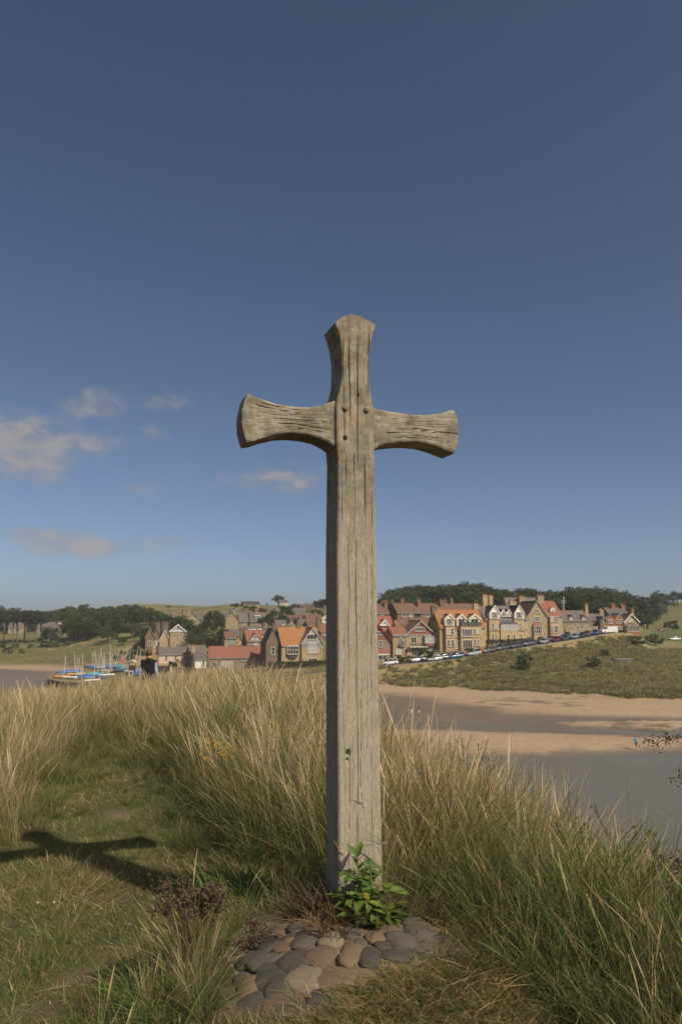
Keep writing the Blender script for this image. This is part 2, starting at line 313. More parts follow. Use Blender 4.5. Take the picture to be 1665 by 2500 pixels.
XE = ([0, 2, 3.6, 5, 8, 10, 14, 20, 26, 60], [2.4, 1.7, 1.05, .45, -.5, -.95, -1.7, -3, -5, -20])
QUAY = [at(px, 1600, Y).xy for px, Y in ((126, 200), (133, 192), (160, 186), (230, 180), (300, 175), (420, 172), (640, 178), (640, 214), (420, 236), (240, 240), (150, 226), (128, 212))]
def inpoly(x, y, P):
    r = np.zeros(np.shape(x), bool); n = len(P)
    for i in range(n):
        (x1, y1), (x2, y2) = P[i], P[(i+1) % n]
        c = ((y1 > y) != (y2 > y)) & (x < (x2-x1)*(y-y1)/((y2-y1) if y2 != y1 else 1e-9)+x1); r ^= c
    return r
def near_h(x, y):
    sp_ = lambda v: np.maximum(0, v)
    z = -1.42-.10*sp_(-x-1.0)*np.clip((y-4)/8, 0, 1)-.045*sp_(y-11)
    d = sp_(x-np.interp(y, *XE)); z = z-.62*np.sqrt(d*d+.04)+.124*(d > -1)-.35*sp_(d-6)
    z = z-.5*sp_(y-25)-.35*sp_(-x-9)-.25*sp_(-y-6)
    q = np.clip((-.42-x)/.65, 0, 1); z = z-.18*q*q*(3-2*q)*np.clip((10-y)/3, 0, 1)          # the trodden path lies lower than the cross
    z = z+.10*fbm(x*.45, y*.45, 3, 3)+.035*fbm(x*2.2, y*2.2, 5, 3)
    return z+EYE
PADS = []
def H(x, y, pads=True):
    x = np.asarray(x, float); y = np.asarray(y, float)
    az = np.clip(np.arctan2(x, y), -.95, .95); Yc = np.hypot(x, y)*np.cos(az); px = CX+1820*np.tan(az)
    tab = np.array([np.interp(Yc, [p[0] for p in PROF[k]], [p[1] for p in PROF[k]]) for k in PX])
    j = np.clip(np.searchsorted(PX, px)-1, 0, len(PX)-2); pa = np.array(PX, float)
    t = np.clip((px-pa[j])/(pa[j+1]-pa[j]), 0, 1); t = t*t*(3-2*t)
    idx = np.indices(px.shape) if px.ndim else ()
    if px.ndim: z = tab[(j, *idx)]*(1-t)+tab[(j+1, *idx)]*t
    else: z = tab[j]*(1-t)+tab[j+1]*t
    land = np.clip((z-2)/3, 0, 1); rough = land*np.clip((Yc-150)/20, 0, 1)
    z = z+rough*(1.3*fbm(x*.09, y*.09, 11, 4)+.5*fbm(x*.5, y*.5, 12, 3))+(1-land)*.28*fbm(x*.05, y*.11, 13, 4)
    z = np.where(inpoly(x, y, QUAY), np.maximum(z, 2.0+.12*fbm(x*.3, y*.3, 2)), z)
    if pads and PADS:
        sw = np.zeros_like(z); sd = np.zeros_like(z)
        for (cx, cy, cz, r) in PADS:
            w = np.exp(-((x-cx)**2+(y-cy)**2)/(r*r)); sw = sw+w; sd = sd+w*cz
        wgt = np.clip(sw*1.6, 0, 1); z = np.where(sw > 1e-6, z*(1-wgt)+wgt*sd/np.maximum(sw, 1e-9), z)
    return np.where(y < 70, np.maximum(z, near_h(x, y)), z)
def hz(x, y): return float(H(np.array([x]), np.array([y]))[0])
def on_ground(px, py):
    """first point of the line of sight that meets the hilltop"""
    d = ray(px, py); t = 1.2
    while t < 60:
        p = Vector((0, 0, EYE))+d*t
        if p.z < float(near_h(np.array(p.x), np.array(p.y))): return p
        t += .01
    return p

# zoomed views of the photograph used as rulers: (x0, y0, scale)
Z1 = (0, 1400, 3.733); Z3 = (340, 1430, 6.533); Z4 = (560, 1430, 6.272); Z5 = (910, 1440, 8.711); Z6 = (1050, 1440, 8.711); Z7 = (1200, 1430, 7.84); Z8 = (1370, 1430, 6.817); ZB = (100, 1540, 4.9); ZP = (0, 0, 1)
def zp(Z, a, b): return Z[0]+a/Z[2], Z[1]+b/Z[2]

# ------------------------------------------------------------------ road line (rises to the right past the houses)
ROADP = [at(*a) for a in ((700, 1652, 190), (800, 1640, 190), (880, 1633, 190), (930, 1626, 190.5), (1000, 1620, 191.5), (1060, 1614, 193.5), (1120, 1607, 196), (1180, 1597, 200), (1237, 1586, 205), (1300, 1575, 211), (1360, 1566, 219), (1410, 1558, 227), (1455, 1550, 234), (1490, 1546, 242), (1520, 1548, 256))]
def smooth_line(P, n=6):
    out = []
    for i in range(len(P)-1):
        p0, p1, p2, p3 = P[max(i-1, 0)], P[i], P[i+1], P[min(i+2, len(P)-1)]
        for k in range(n):
            t = k/n; out.append(.5*((2*p1)+(p2-p0)*t+(2*p0-5*p1+4*p2-p3)*t*t+(3*p1-p0-3*p2+p3)*t**3))
    return out+[P[-1]]
ROAD = smooth_line(ROADP)
for p in ROAD[::2]: PADS.append((p.x, p.y, p.z, 3.2))

# ------------------------------------------------------------------ houses
HOUSES = []
class House:
    def __init__(s, name, label, Z, zx, zy, Y, th, group=None, cat='house', wall='stone_warm', roof='slate', trim='paint_white'):
        s.Z, s.th, s.wall, s.roof, s.trim = Z, R(th), wall, roof, trim
        px, py = zp(Z, zx, zy); s.P = at(px, py, Y); s.name = name
        s.root = empty(name, s.P, s.th); tag(s.root, label, cat, group); HOUSES.append(s); s.wn = 0
        c = s.P+Vector((math.cos(s.th)*5-math.sin(s.th)*4, math.sin(s.th)*5+math.cos(s.th)*4, 0)); PADS.append((c.x, c.y, s.P.z, 6.5)); s.child = {}
    def m(s, zx, zy, yo=0):
        px, py = zp(s.Z, zx, zy); d = ray(px, py); n = Vector((math.sin(s.th), -math.cos(s.th), 0)); P = s.P-n*yo
        t = n.dot(P-Vector((0, 0, EYE)))/n.dot(d); q = Vector((0, 0, EYE))+d*t-P
        return q.x*math.cos(s.th)+q.y*math.sin(s.th), q.z
    def block(s, x0, x1, y0, y1, e, r, axis='x', wall=None, roof=None, oh=.3, z0=-1.5, barge=None, hip=0, th=.16):
        """walls with a gabled roof; all in metres, local to the house"""
        wall = wall or s.wall; roof = roof or s.roof
        if axis == 'x':
            ym = (y0+y1)/2; sl = (r-e)/(ym-y0)
            MB().prism([(y0, z0), (y1, z0), (y1, e), (ym, r), (y0, e)], 'x', x0, x1).build('wall', wall, s.root)
            ro = MB().chevron([(y0-oh, e-oh*sl+.01), (ym, r+.01), (y1+oh, e-oh*sl+.01)], 'x', x0-oh*.6, x1+oh*.6, th).build('roof', roof, s.root)
            MB().box(x0-oh*.6, x1+oh*.6, ym-.12, ym+.12, r+th-.02, r+th+.09).build('ridge', 'coping' if 'slate' in roof else roof, ro)
            MB().box(x0, x1, y0-oh-.08, y0-oh+.05, e-oh*sl-.12, e-oh*sl+.02).build('gutter', 'metal_dark' if s.trim != 'paint_white' else 'paint_grey', ro)
        else:
            xm = (x0+x1)/2; sl = (r-e)/(xm-x0)
            MB().prism([(x0, z0), (x0, e), (xm, r), (x1, e), (x1, z0)], 'y', y0, y1).build('wall', wall, s.root)
            ro = MB().chevron([(x0-oh, e-oh*sl+.01), (xm, r+.01), (x1+oh, e-oh*sl+.01)], 'y', y0-oh, y1, th).build('roof', roof, s.root)
            MB().box(xm-.12, xm+.12, y0-oh, y1, r+th-.02, r+th+.09).build('ridge', 'coping' if 'slate' in roof else roof, ro)
            if barge:
                MB().chevron([(x0-oh-.02, e-oh*sl-.2), (xm, r-.2), (x1+oh+.02, e-oh*sl-.2)], 'y', y0-oh-.09, y0-oh-.01, .42).build('bargeboard', barge, s.root)
        return s
    def box(s, x0, x1, y0, y1, z0, z1, mt, name='wall'): return MB().box(x0, x1, y0, y1, z0, z1).build(name, mt, s.root)
    def win(s, x0, z0, x1, z1, nx=2, nz=2, y=0, frame=None, glass=None, sill=True, name='window', fw=.1):
        if x1 < x0: x0, x1 = x1, x0
        if z1 < z0: z0, z1 = z1, z0
        fr = MB(); fw = min(fw, (x1-x0)*.14)
        fr.box(x0, x0+fw, y-.09, y+.03, z0, z1).box(x1-fw, x1, y-.09, y+.03, z0, z1).box(x0+fw, x1-fw, y-.09, y+.03, z0, z0+fw).box(x0+fw, x1-fw, y-.09, y+.03, z1-fw, z1)
        for i in range(1, nx):
            c = x0+(x1-x0)*i/nx; fr.box(c-fw*.42, c+fw*.42, y-.085, y+.02, z0+fw, z1-fw)
        for i in range(1, nz):
            c = z0+(z1-z0)*i/nz; fr.box(x0+fw, x1-fw, y-.082, y+.015, c-fw*.32, c+fw*.32)
        w = fr.build(name, frame or s.trim, s.root); s.wn += 1
        g = glass or ('glass_dark', 'glass_dark', 'glass_grey', 'curtain')[(s.wn*7+len(s.name)) % 4]
        MB().box(x0+fw*.5, x1-fw*.5, y-.035, y-.005, z0+fw*.5, z1-fw*.5).build('pane', g, w)
        if sill: MB().box(x0-.1, x1+.1, y-.17, y+.02, z0-.14, z0-.005).build('sill', 'coping', w)
        return w
    def zwin(s, a, b, c, d, nx=2, nz=2, y=0, **k):
        x0, z1 = s.m(a, b, y); x1, z0 = s.m(c, d, y); return s.win(x0, z0, x1, z1, nx, nz, y, **k)
    def door(s, a, b, c, d, mt='paint_red', y=0):
        x0, z1 = s.m(a, b, y); x1, z0 = s.m(c, d, y)
        o = MB().box(x0, x1, y-.06, y+.02, z0, z1).build('door', mt, s.root)
        MB().box(x0-.12, x0, y-.1, y+.02, z0, z1+.12).box(x1, x1+.12, y-.1, y+.02, z0, z1+.12).box(x0, x1, y-.1, y+.02, z1, z1+.12).build('frame', 'paint_white', o)
    def chimney(s, x, y, zb, zt, w=.9, d=.7, pots=2, mt=None):
        c = MB().box(x-w/2, x+w/2, y-d/2, y+d/2, zb, zt).box(x-w/2-.1, x+w/2+.1, y-d/2-.1, y+d/2+.1, zt-.35, zt-.12).build('chimney', mt or s.wall, s.root)
        for i in range(pots):
            px = x+(i-(pots-1)/2)*w/max(pots, 1); p = MB().tube([(px, y, zt-.05), (px, y, zt+.25), (px, y, zt+.6)], [.16, .14, .17], 8).build('chimney_pot', 'terracotta', c)
    def zchim(s, a, top, y=0, w=.9, d=.7, pots=2, mt=None, zb=None):
        x, zt = s.m(a, top, y); s.chimney(x, y, zb if zb is not None else zt-4, zt, w, d, pots, mt)
    def dormer(s, a, b, eave, apex, base, y, depth=3, wall='paint_white', roof=None, barge='paint_white', nx=2, nz=2, glass=None, win=True):
        x0, e = s.m(a, eave, y); x1, _ = s.m(b, eave, y); xa, r = s.m((a+b)/2, apex, y); _, z0 = s.m(a, base, y)
        s.block(x0, x1, y, y+depth, e, r, 'y', wall, roof or s.roof, .16, z0, barge, th=.1)
        if win: s.win(x0+(x1-x0)*.17, z0+.15, x1-(x1-x0)*.17, e+(r-e)*.12, nx, nz, y, sill=False, glass=glass)

# --- the orange-roofed villa
h = House('stone_house', 'golden stone villa with bright orange tiled roof and three cream dormers', Z6, 215, 1275, 200, 16, wall='stone_gold', roof='tile_orange')
W = h.m(1165, 785)[0]; e = h.m(215, 785)[1]; r = h.m(100, 425, 4.2)[1]
h.block(0, W, 0, 8.4, e, r)
pass
for a, b in ((330, 522), (650, 1092)):
    x0, x1 = h.m(a, 900, -1.1)[0], h.m(b, 900, -1.1)[0]; zt = h.m(a, 778, -1.1)[1]
    h.box(x0, x1, -1.1, .02, -1.5, zt, 'stone_gold', 'bay'); h.box(x0-.1, x1+.1, -1.22, .0, zt, zt+.18, 'coping', 'cornice'); zm = h.m(a, 1025, -1.1)[1]; h.box(x0-.06, x1+.06, -1.16, .0, zm-.09, zm+.09, 'coping', 'string_course')
for a, b, w in ((308, 512, 3), (560, 765, 2), (822, 1060, 2)): h.dormer(a, b, 622, 522, 768, -.45, 4, 'render_cream', 'tile_lichen', nx=w, nz=1, glass='glass_dark' if a > 400 else 'glass_grey')  # right two dormers: dark glass stands in for shade inside open balconies
x0, x1 = h.m(652, 770, -1.05)[0], h.m(1090, 770, -1.05)[0]; z0 = h.m(652, 775, -1.1)[1]+.18
h.box(x0, x1, -1.1, -1.06, z0+.05, z0+.95, 'glass_grey', 'balcony_rail')
for a in (352, 436): h.zwin(a, 822, a+64, 955, 1, 2, -1.1); h.zwin(a+8, 1062, a+74, 1205, 1, 2, -1.1)
h.zwin(676, 828, 892, 992, 4, 1, -1.1, glass='glass_grey'); h.zwin(688, 1062, 896, 1248, 4, 1, -1.1, glass='glass_dark')
for a in (918, 985): h.zwin(a, 832, a+54, 938, 1, 2, -1.1); h.zwin(a+8, 1052, a+58, 1180, 1, 2, -1.1)
h.zwin(560, 850, 620, 1000, 1, 2); h.door(575, 1075, 640, 1262, 'paint_grey')
h.zchim(75, 345, 4.2, 1.5, 1.2, 3, 'stone_dark'); h.zchim(960, 300, 4.6, 1.3, 1, 2)

# --- pale gabled villa
h = House('stone_house', 'stone villa with slate roof and two tall white timbered gables', Z7, -118, 1068, 211, 16, wall='stone_gold', roof='slate')
W = h.m(688, 640)[0]; e = h.m(-118, 636)[1]; r = h.m(100, 395, 4.5)[1]
h.block(0, W, 0, 9, e, r); pass
for a, b, ap in ((-42, 150, 385), (435, 612, 378)):
    h.dormer(a, b, 520, ap, 630, -.9, 5, 'paint_white', 'slate_dark', nx=3, nz=2); x0, x1 = h.m(a-6, 700, -.8)[0], h.m(b+6, 700, -.8)[0]; zt = h.m(a, 640, -.8)[1]
    h.box(x0, x1, -.8, .02, -1.5, zt, 'stone_gold', 'bay'); zm = h.m(a, 865, -.8)[1]; h.box(x0-.1, x1+.1, -.9, 0, zm-.12, zm+.1, 'coping', 'string_course'); h.box(x0-.1, x1+.1, -.9, 0, zt-.15, zt+.1, 'coping', 'cornice')
    c = (a+b)/2
    for k in (-46, 14): h.zwin(c+k, 715, c+k+38, 832, 1, 2, -.8); h.zwin(c+k, 920, c+k+38, 1040, 1, 2, -.8)
    for k in (.24, .76):
        xx, _ = h.m(a+(b-a)*k, 560, -.95); zz = h.m(a, 610, -.95)[1]; MB().box(xx-.06, xx+.06, -.96, -.9, zz, zz+1.6).build('timber', 'paint_grey', h.root)
for a in (172, 278): h.dormer(a, a+88, 525, 455, 598, -.2, 4, 'paint_white', 'slate', nx=2, nz=1)
x0, x1 = h.m(168, 750, -1.2)[0], h.m(500, 750, -1.2)[0]; z0, z1, z2 = h.m(168, 850, -1.2)[1], h.m(168, 742, -1.2)[1], h.m(168, 655, 0)[1]
h.box(x0, x1, -1.2, 0, -1.5, z0, 'stone_gold', 'bay'); h.win(x0+.5, z0, x1, z1, 8, 1, -1.2, glass='curtain', sill=False)
h.box(x0, x0+.5, -1.2, 0, z0, z1, 'paint_grey', 'conservatory_side'); MB().add([(x0, -1.3, z1), (x1, -1.3, z1), (x1, 0, z2), (x0, 0, z2), (x0, -1.3, z1+.08), (x1, -1.3, z1+.08), (x1, 0, z2+.08), (x0, 0, z2+.08)], [(0, 3, 2, 1), (4, 5, 6, 7), (0, 1, 5, 4), (1, 2, 6, 5), (2, 3, 7, 6), (3, 0, 4, 7)]).build('glass_roof', 'glass_grey', h.root)
for i in range(9):
    xx = x0+(x1-x0)*i/8; MB().tube([(xx, -1.3, z1+.1), (xx, 0, z2+.1)], .05, 4).build('glazing_bar', 'paint_grey', h.root)
h.zwin(290, 935, 346, 1048, 1, 2, -1.2); h.zwin(408, 935, 452, 1048, 1, 2, -1.2); h.zwin(640, 700, 668, 830, 1, 2)
h.zchim(-140, 180, 4.5, 1.5, 1.1, 2); h.zchim(-30, 195, 7, 1.2, .9, 2); h.zchim(390, 300, 6, 2.2, 1, 4)

# --- big stone house with the red roof
h = House('stone_house', 'tall stone house with a pointed gable beside a steep red roof', Z7, 702, 1010, 221, 18, wall='stone_warm', roof='tile_red')
xg = h.m(1040, 575)[0]; W = h.m(1372, 570)[0]; e = h.m(702, 582)[1]; r = h.m(870, 300)[1]; e2 = h.m(1100, 565, .6)[1]; r2 = h.m(1000, 300, 4.5)[1]
h.block(.0, xg, 0, 9, e, r, 'y', 'stone_warm', 'tile_brown', .2); h.block(xg-.5, W, .6, 9.6, e2, r2, 'x', 'stone_warm', 'tile_red', .3)
h.block(-1.5, W-1, 8, 13, e2+1, h.m(900, 243, 10.5)[1], 'x', 'stone_brown', 'slate')
MB().chevron([(-.3, e-.35), (xg/2, r-.06), (xg+.3, e-.35)], 'y', -.3, -.02, .36).build('coping', 'coping', h.root)
h.zwin(815, 448, 908, 512, 3, 1); h.zwin(815, 588, 932, 690, 4, 2)
x0, x1 = h.m(805, 770, -.8)[0], h.m(965, 770, -.8)[0]; zt = h.m(805, 762, -.8)[1]; h.box(x0, x1, -.8, 0, -1.5, zt, 'stone_gold', 'bay'); h.win(x0+.15, h.m(805, 918, -.8)[1], x1-.15, zt-.1, 4, 2, -.8)
MB().add([(x0-.1, -.95, zt), (x1+.1, -.95, zt), (x1+.1, 0, zt), (x0-.1, 0, zt), (x0+.5, 0, zt+.85), (x1-.5, 0, zt+.85)], [(0, 3, 2, 1), (0, 1, 5, 4), (1, 2, 5), (3, 0, 4), (2, 3, 4, 5)]).build('bay_roof', 'tile_red', h.root)
x0, x1 = h.m(1120, 770, -.3)[0], h.m(1285, 770, -.3)[0]; h.box(x0, x1, -.3, .62, -1.5, e2-.35, 'stone_gold', 'bay')
for b, d in ((582, 692), (765, 896)): h.zwin(1124, b, 1164, d, 1, 2, -.3); h.zwin(1184, b, 1278, d, 3, 2, -.3)
h.dormer(1118, 1196, 460, 430, 500, 1.2, 2.5, 'paint_white', 'tile_red', nx=2, nz=1); h.zchim(915, 195, 5, 2.2, 1.3, 4); h.zchim(565, 215, 9, 2.2, 1.3, 4)

# --- stone cottages beyond
h = House('stone_cottage', 'low stone cottage with two pointed dormers behind a garden wall', Z8, 10, 745, 239, 14, cat='cottage', wall='stone_brown', roof='slate')
W = h.m(470, 570)[0]; e = h.m(10, 575)[1]; r = h.m(200, 422, 4)[1]; h.block(0, W, 0, 8, e, r)
for a, b in ((120, 206), (330, 412)): h.dormer(a, b, 545, 492, 600, -.08, 4, 'stone_brown', 'slate', None, 2, 1, glass='curtain')
h.zwin(128, 668, 196, 722, 3, 1); h.zwin(368, 662, 420, 716, 2, 2); h.door(252, 668, 288, 738, 'paint_green'); h.zchim(405, 315, 4, 1.1, .8, 2, 'stone_warm')
h = House('stone_cottage', 'small slate roofed link cottage with one white window by lamp post', Z8, 462, 720, 248, 10, cat='cottage', wall='stone_brown', roof='slate')
W = h.m(740, 560)[0]; h.block(0, W, 0, 7, h.m(470, 562)[1], h.m(560, 476, 3.5)[1]); h.zwin(548, 568, 630, 622, 3, 1); h.zchim(655, 400, 3.5, 1, .8, 2, 'stone_warm'); x0, x1 = h.m(640, 560, -3)[0], h.m(735, 560, -3)[0]; h.block(x0, x1, -3, 1, h.m(640, 585, -3)[1], h.m(690, 520, -3)[1], 'y', 'stone_dark', 'slate')  # front gable: its shade is put into the darker stone colour
h = House('brick_house', 'orange brick house with twin small gables and a white bargeboarded gable', Z8, 740, 770, 252, 8, wall='brick_red', roof='slate')
xs = [h.m(a, 600)[0] for a in (740, 888, 1030)]; W = h.m(1280, 600, -.5)[0]
h.block(0, xs[1], 0, 6, h.m(740, 548)[1], h.m(815, 492)[1], 'y', 'brick_red', 'slate', .1); h.block(xs[1]+.05, xs[2], -.1, 6, h.m(740, 530)[1], h.m(815, 466)[1], 'y', 'brick_red', 'slate', .1)
h.block(xs[2]+.05, W, -.5, 7, h.m(1040, 598, -.5)[1], h.m(1150, 470, -.5)[1], 'y', 'stone_warm', 'slate', .35, barge='paint_white')
h.block(xs[1]+.6, W-.4, 5, 12, h.m(900, 470, 5)[1], h.m(900, 372, 8)[1], 'x', 'stone_brown', 'slate')
h.zwin(778, 562, 858, 628, 3, 2, 0); h.zwin(912, 562, 1022, 628, 4, 2, -.1); h.zwin(925, 680, 1015, 725, 4, 1, -.1); h.zwin(1108, 555, 1182, 608, 3, 1, -.5)
x0, x1 = h.m(1100, 700, -2.2)[0], h.m(1302, 700, -2.2)[0]; zt = h.m(1100, 690, -2.2)[1]; zb = h.m(1100, 762, -2.2)[1]
h.box(x0, x1, -2.2, -.5, -2, zb, 'brick_red', 'sun_room'); h.win(x0, zb, x1, zt, 8, 1, -2.15, glass='glass_grey', sill=False); h.box(x0, x0+.15, -2.1, -.5, zb, zt, 'paint_white', 'sun_room_side')
MB().add([(x0-.3, -2.4, zt), (x1+.1, -2.4, zt), (x1+.1, -.5, zt), (x0-.3, -.5, zt), (x0+.9, -.5, zt+1.3), (x1-.9, -.5, zt+1.3)], [(0, 3, 2, 1), (0, 1, 5, 4), (1, 2, 5), (3, 0, 4), (2, 3, 4, 5)]).build('sun_room_roof', 'slate', h.root)
h.zchim(852, 325, 8, 1.6, 1, 4, 'brick_red'); h.zchim(1015, 325, 8, 1.4, 1, 3, 'brick_red'); h.zchim(1170, 390, 6, .9, .8, 2)

# --- tile-hung house with the big red gable
h = House('gabled_house', 'brown stone house with red tile-hung gable and white framed ground floor windows', Z5, 432, 1395, 200, 12, wall='stone_warm', roof='tile_lichen')
W = h.m(1322, 960)[0]; e = h.m(432, 962)[1]; x1 = h.m(700, 950)[0]; r = h.m(1010, 668)[1]
h.block(x1, W+.2, 0, 9, e, r, 'y', 'stone_warm', 'tile_lichen', .45, barge='paint_grey'); h.block(0, x1+.6, .1, 8, e-.02, h.m(500, 800, 4)[1], 'x', 'stone_warm', 'tile_red', .3)
sl = (r-e)/((W+.2-x1)/2); MB().prism([(x1+.1, e+.05), ((x1+W+.2)/2, r-.2), (W+.1, e+.05)], 'y', -.12, -.01).build('tile_hanging', 'tile_red', h.root); h.box(-.05, W+.25, -.2, -.0, e-.12, e+.1, 'paint_grey', 'fascia')
h.block(h.m(500, 760, 9)[0], x1+1, 8, 14, e+1, h.m(650, 655, 11)[1], 'x', 'stone_warm', 'tile_lichen')
h.zwin(905, 795, 1095, 882, 3, 1, -.12, glass='glass_grey'); h.zwin(565, 1008, 642, 1150, 2, 1); h.zwin(808, 1000, 932, 1138, 2, 1)
x0, x2 = h.m(1110, 1000, -.9)[0], W+.15; zb, zt = h.m(1110, 1135, -.9)[1], h.m(1110, 985, -.9)[1]; zc = h.m(1110, 1192, -.9)[1]
h.box(x0, x2, -.9, .1, zc, zb, 'tile_red', 'bay'); h.win(x0, zb, x2, zt, 4, 2, -.88, glass='curtain', sill=False); h.box(x0-.1, x2+.1, -1.05, .0, zt, zt+.15, 'paint_grey', 'bay_roof'); h.box(x0, x0+.12, -.85, 0, zb, zt, 'paint_grey', 'bay_side')
x0, x2 = h.m(780, 1140, -1.3)[0], h.m(1180, 1140, -1.3)[0]; z0, z1 = h.m(780, 1215, -1.3)[1], h.m(780, 1140, -1.3)[1]
b = h.box(x0, x2, -1.3, -.01, z0-.1, z0+.08, 'paint_white', 'balcony'); rl = MB().box(x0, x2, -1.32, -1.24, z1-.06, z1)
for i in range(int((x2-x0)/.14)): rl.box(x0+i*.14, x0+i*.14+.06, -1.3, -1.26, z0+.08, z1-.06)
rl.build('railing', 'metal_dark', b)
x0, x2 = h.m(562, 1100, -.6)[0], h.m(690, 1100, -.6)[0]; z0, z1 = h.m(562, 1190, -.6)[1], h.m(562, 1095, -.6)[1]; b = h.box(x0, x2, -.7, -.01, z0-.1, z0+.06, 'paint_grey', 'balcony'); rl = MB().box(x0, x2, -.72, -.66, z1-.05, z1)
for i in range(int((x2-x0)/.16)): rl.box(x0+i*.16, x0+i*.16+.05, -.7, -.66, z0+.06, z1-.05)
rl.build('railing', 'metal_dark', b)
h.zwin(478, 1248, 606, 1372, 4, 2); h.door(672, 1255, 736, 1385); h.zwin(820, 1222, 1050, 1400, 4, 2, glass='glass_dark'); h.zwin(1215, 1200, 1302, 1385, 2, 3, -.1, glass='curtain'); h.zchim(775, 630, 11, .4, .4, 0, 'metal_dark')

# --- shop house beside the post
h = House('brick_shop', 'red roofed brick shop with white shopfront and red bargeboard', Z5, -250, 1500, 196, 10, cat='shop', wall='stone_brown', roof='tile_red')
W = h.m(372, 1040)[0]; e = h.m(372, 1055)[1]; r = h.m(60, 735)[1]+.4
h.block(0, W, 0, 9, e, r, 'y', 'stone_brown', 'tile_red', .5, barge='paint_red'); MB().prism([(.1, e+.05), (W/2, r-.2), (W-.1, e+.05)], 'y', -.12, -.01).build('tile_hanging', 'tile_red', h.root)
h.zwin(20, 890, 208, 955, 3, 1, -.12); h.zwin(138, 1070, 196, 1222, 1, 2); h.zwin(-180, 1080, -60, 1222, 2, 2)
x0, x1 = h.m(-160, 1300, -.6)[0], h.m(352, 1300, -.6)[0]; za, zb, zc = h.m(0, 1255, 0)[1], h.m(0, 1350, -.6)[1], h.m(0, 1385, -.6)[1]
MB().add([(x0, -.6, zb), (x1, -.6, zb), (x1, -.01, za), (x0, -.01, za), (x0, -.6, zb-.1), (x1, -.6, zb-.1), (x1, -.01, zb-.1), (x0, -.01, zb-.1)], [(0, 1, 2, 3), (4, 7, 6, 5), (0, 4, 5, 1), (1, 5, 6, 2), (3, 7, 4, 0)]).build('canopy', 'tile_red', h.root)
h.box(x0, x1, -.55, -.01, zc, zb-.11, 'paint_white', 'fascia_board'); h.win(x0, h.m(0, 1495, -.4)[1], x1-.6, zc-.01, 5, 1, -.4, glass='glass_grey', sill=False)
# --- brick terrace behind
h = House('brick_terrace', 'long brown brick terrace with tiled roof and small white windows behind villas', Z5, 520, 830, 236, 17, wall='brick_brown', roof='tile_brown')
e = h.m(520, 478)[1]; r = h.m(450, 292, 4)[1]; W = h.m(2250, 478)[0]; h.block(0, W, 0, 8, e, r, 'x'); pass
for a, b in ((608, 716), (768, 842), (1116, 1218)): h.zwin(a, 500, b, 580, 3 if b-a > 90 else 2, 1)
h.zwin(902, 488, 1018, 572, 2, 1, glass='glass_dark', frame='paint_timber'); h.zwin(610, 665, 640, 720, 1, 1)  # first pane: dark glass and frame stand in for the shaded open loggia
for a, t, y in ((970, 215, 2.5), (1452, 222, 2.5), (620, 205, 5), (1530, 222, 5), (1665, 205, 4)): h.zchim(a, t, y, 1.0, .9, 2, 'brick_brown')
h = House('brick_terrace', 'brown roofed brick terrace end with a broad chimney beside the post', Z5, -300, 760, 232, 17, wall='brick_brown', roof='tile_brown')
W = h.m(345, 490)[0]; h.block(0, W, 0, 8, h.m(0, 492)[1], h.m(0, 305, 4)[1]); h.zwin(145, 508, 242, 552, 3, 1, glass='curtain'); h.zwin(-120, 508, -20, 552, 3, 1); h.zchim(268, 250, 2.5, 1, .9, 2, 'brick_brown'); h.zchim(200, 258, 5, 1, .9, 2, 'brick_brown'); h.zchim(410, 245, 6, 1, .9, 2, 'brick_brown')
h = House('tiled_house', 'red tiled house with a small white triangular dormer between terraces', Z5, -120, 1100, 216, 17, wall='stone_brown', roof='tile_red')
W = h.m(470, 860)[0]; h.block(0, W, 0, 8, h.m(100, 860)[1], h.m(100, 565, 4)[1]); h.dormer(160, 338, 748, 638, 768, .2, 4, 'paint_white', 'tile_red', nx=1, nz=1, win=False); h.zwin(226, 690, 262, 726, 1, 1, .15, sill=False)

# --- half-timbered house left of the post
h = House('timbered_house', 'stone house with orange tiled roof and a grey half-timbered gable above hedge', Z4, 800, 1180, 214, 24, wall='stone_warm', roof='tile_orange')
e = h.m(800, 905)[1]; r = h.m(720, 640, 4)[1]; xg0, xg1 = h.m(1092, 880)[0], h.m(1428, 880, -.9)[0]; eg = h.m(1092, 872, -.9)[1]; rg = h.m(1260, 650, -.9)[1]
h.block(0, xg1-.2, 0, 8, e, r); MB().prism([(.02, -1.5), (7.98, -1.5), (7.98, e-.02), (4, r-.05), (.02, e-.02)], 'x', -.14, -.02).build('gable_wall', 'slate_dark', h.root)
h.block(xg0, xg1, -.9, 5, eg, rg, 'y', 'stone_warm', 'tile_lichen', .4, barge='paint_grey')
MB().prism([(xg0+.1, eg-1.4), (xg0+.1, eg), ((xg0+xg1)/2, rg-.15), (xg1-.1, eg), (xg1-.1, eg-1.4)], 'y', -.98, -.9).build('timber_panel', 'paint_grey', h.root)
for k in (.07, .16, .25, .75, .84, .93):
    xx = xg0+(xg1-xg0)*k; MB().box(xx-.07, xx+.07, -1.03, -.975, eg-1.4, eg+min(k, 1-k)*1.6).build('timber', 'paint_timber', h.root)
h.box(xg0+.1, xg1-.1, -1.03, -.975, eg-.75, eg-.6, 'paint_timber', 'timber')
h.zwin(893, 922, 1062, 1048, 4, 2, -.7); x0, x1 = h.m(893, 1000, -.7)[0], h.m(1062, 1000, -.7)[0]; z0 = h.m(893, 1050, -.7)[1]
h.box(x0, x1, -.68, 0, z0, h.m(893, 920, -.7)[1], 'paint_white', 'oriel'); MB().prism([(x0, z0-.02), (x1, z0-.02), (x1-.6, z0-1.1), (x0+.6, z0-1.1)], 'y', -.55, 0).build('oriel_base', 'slate_dark', h.root)
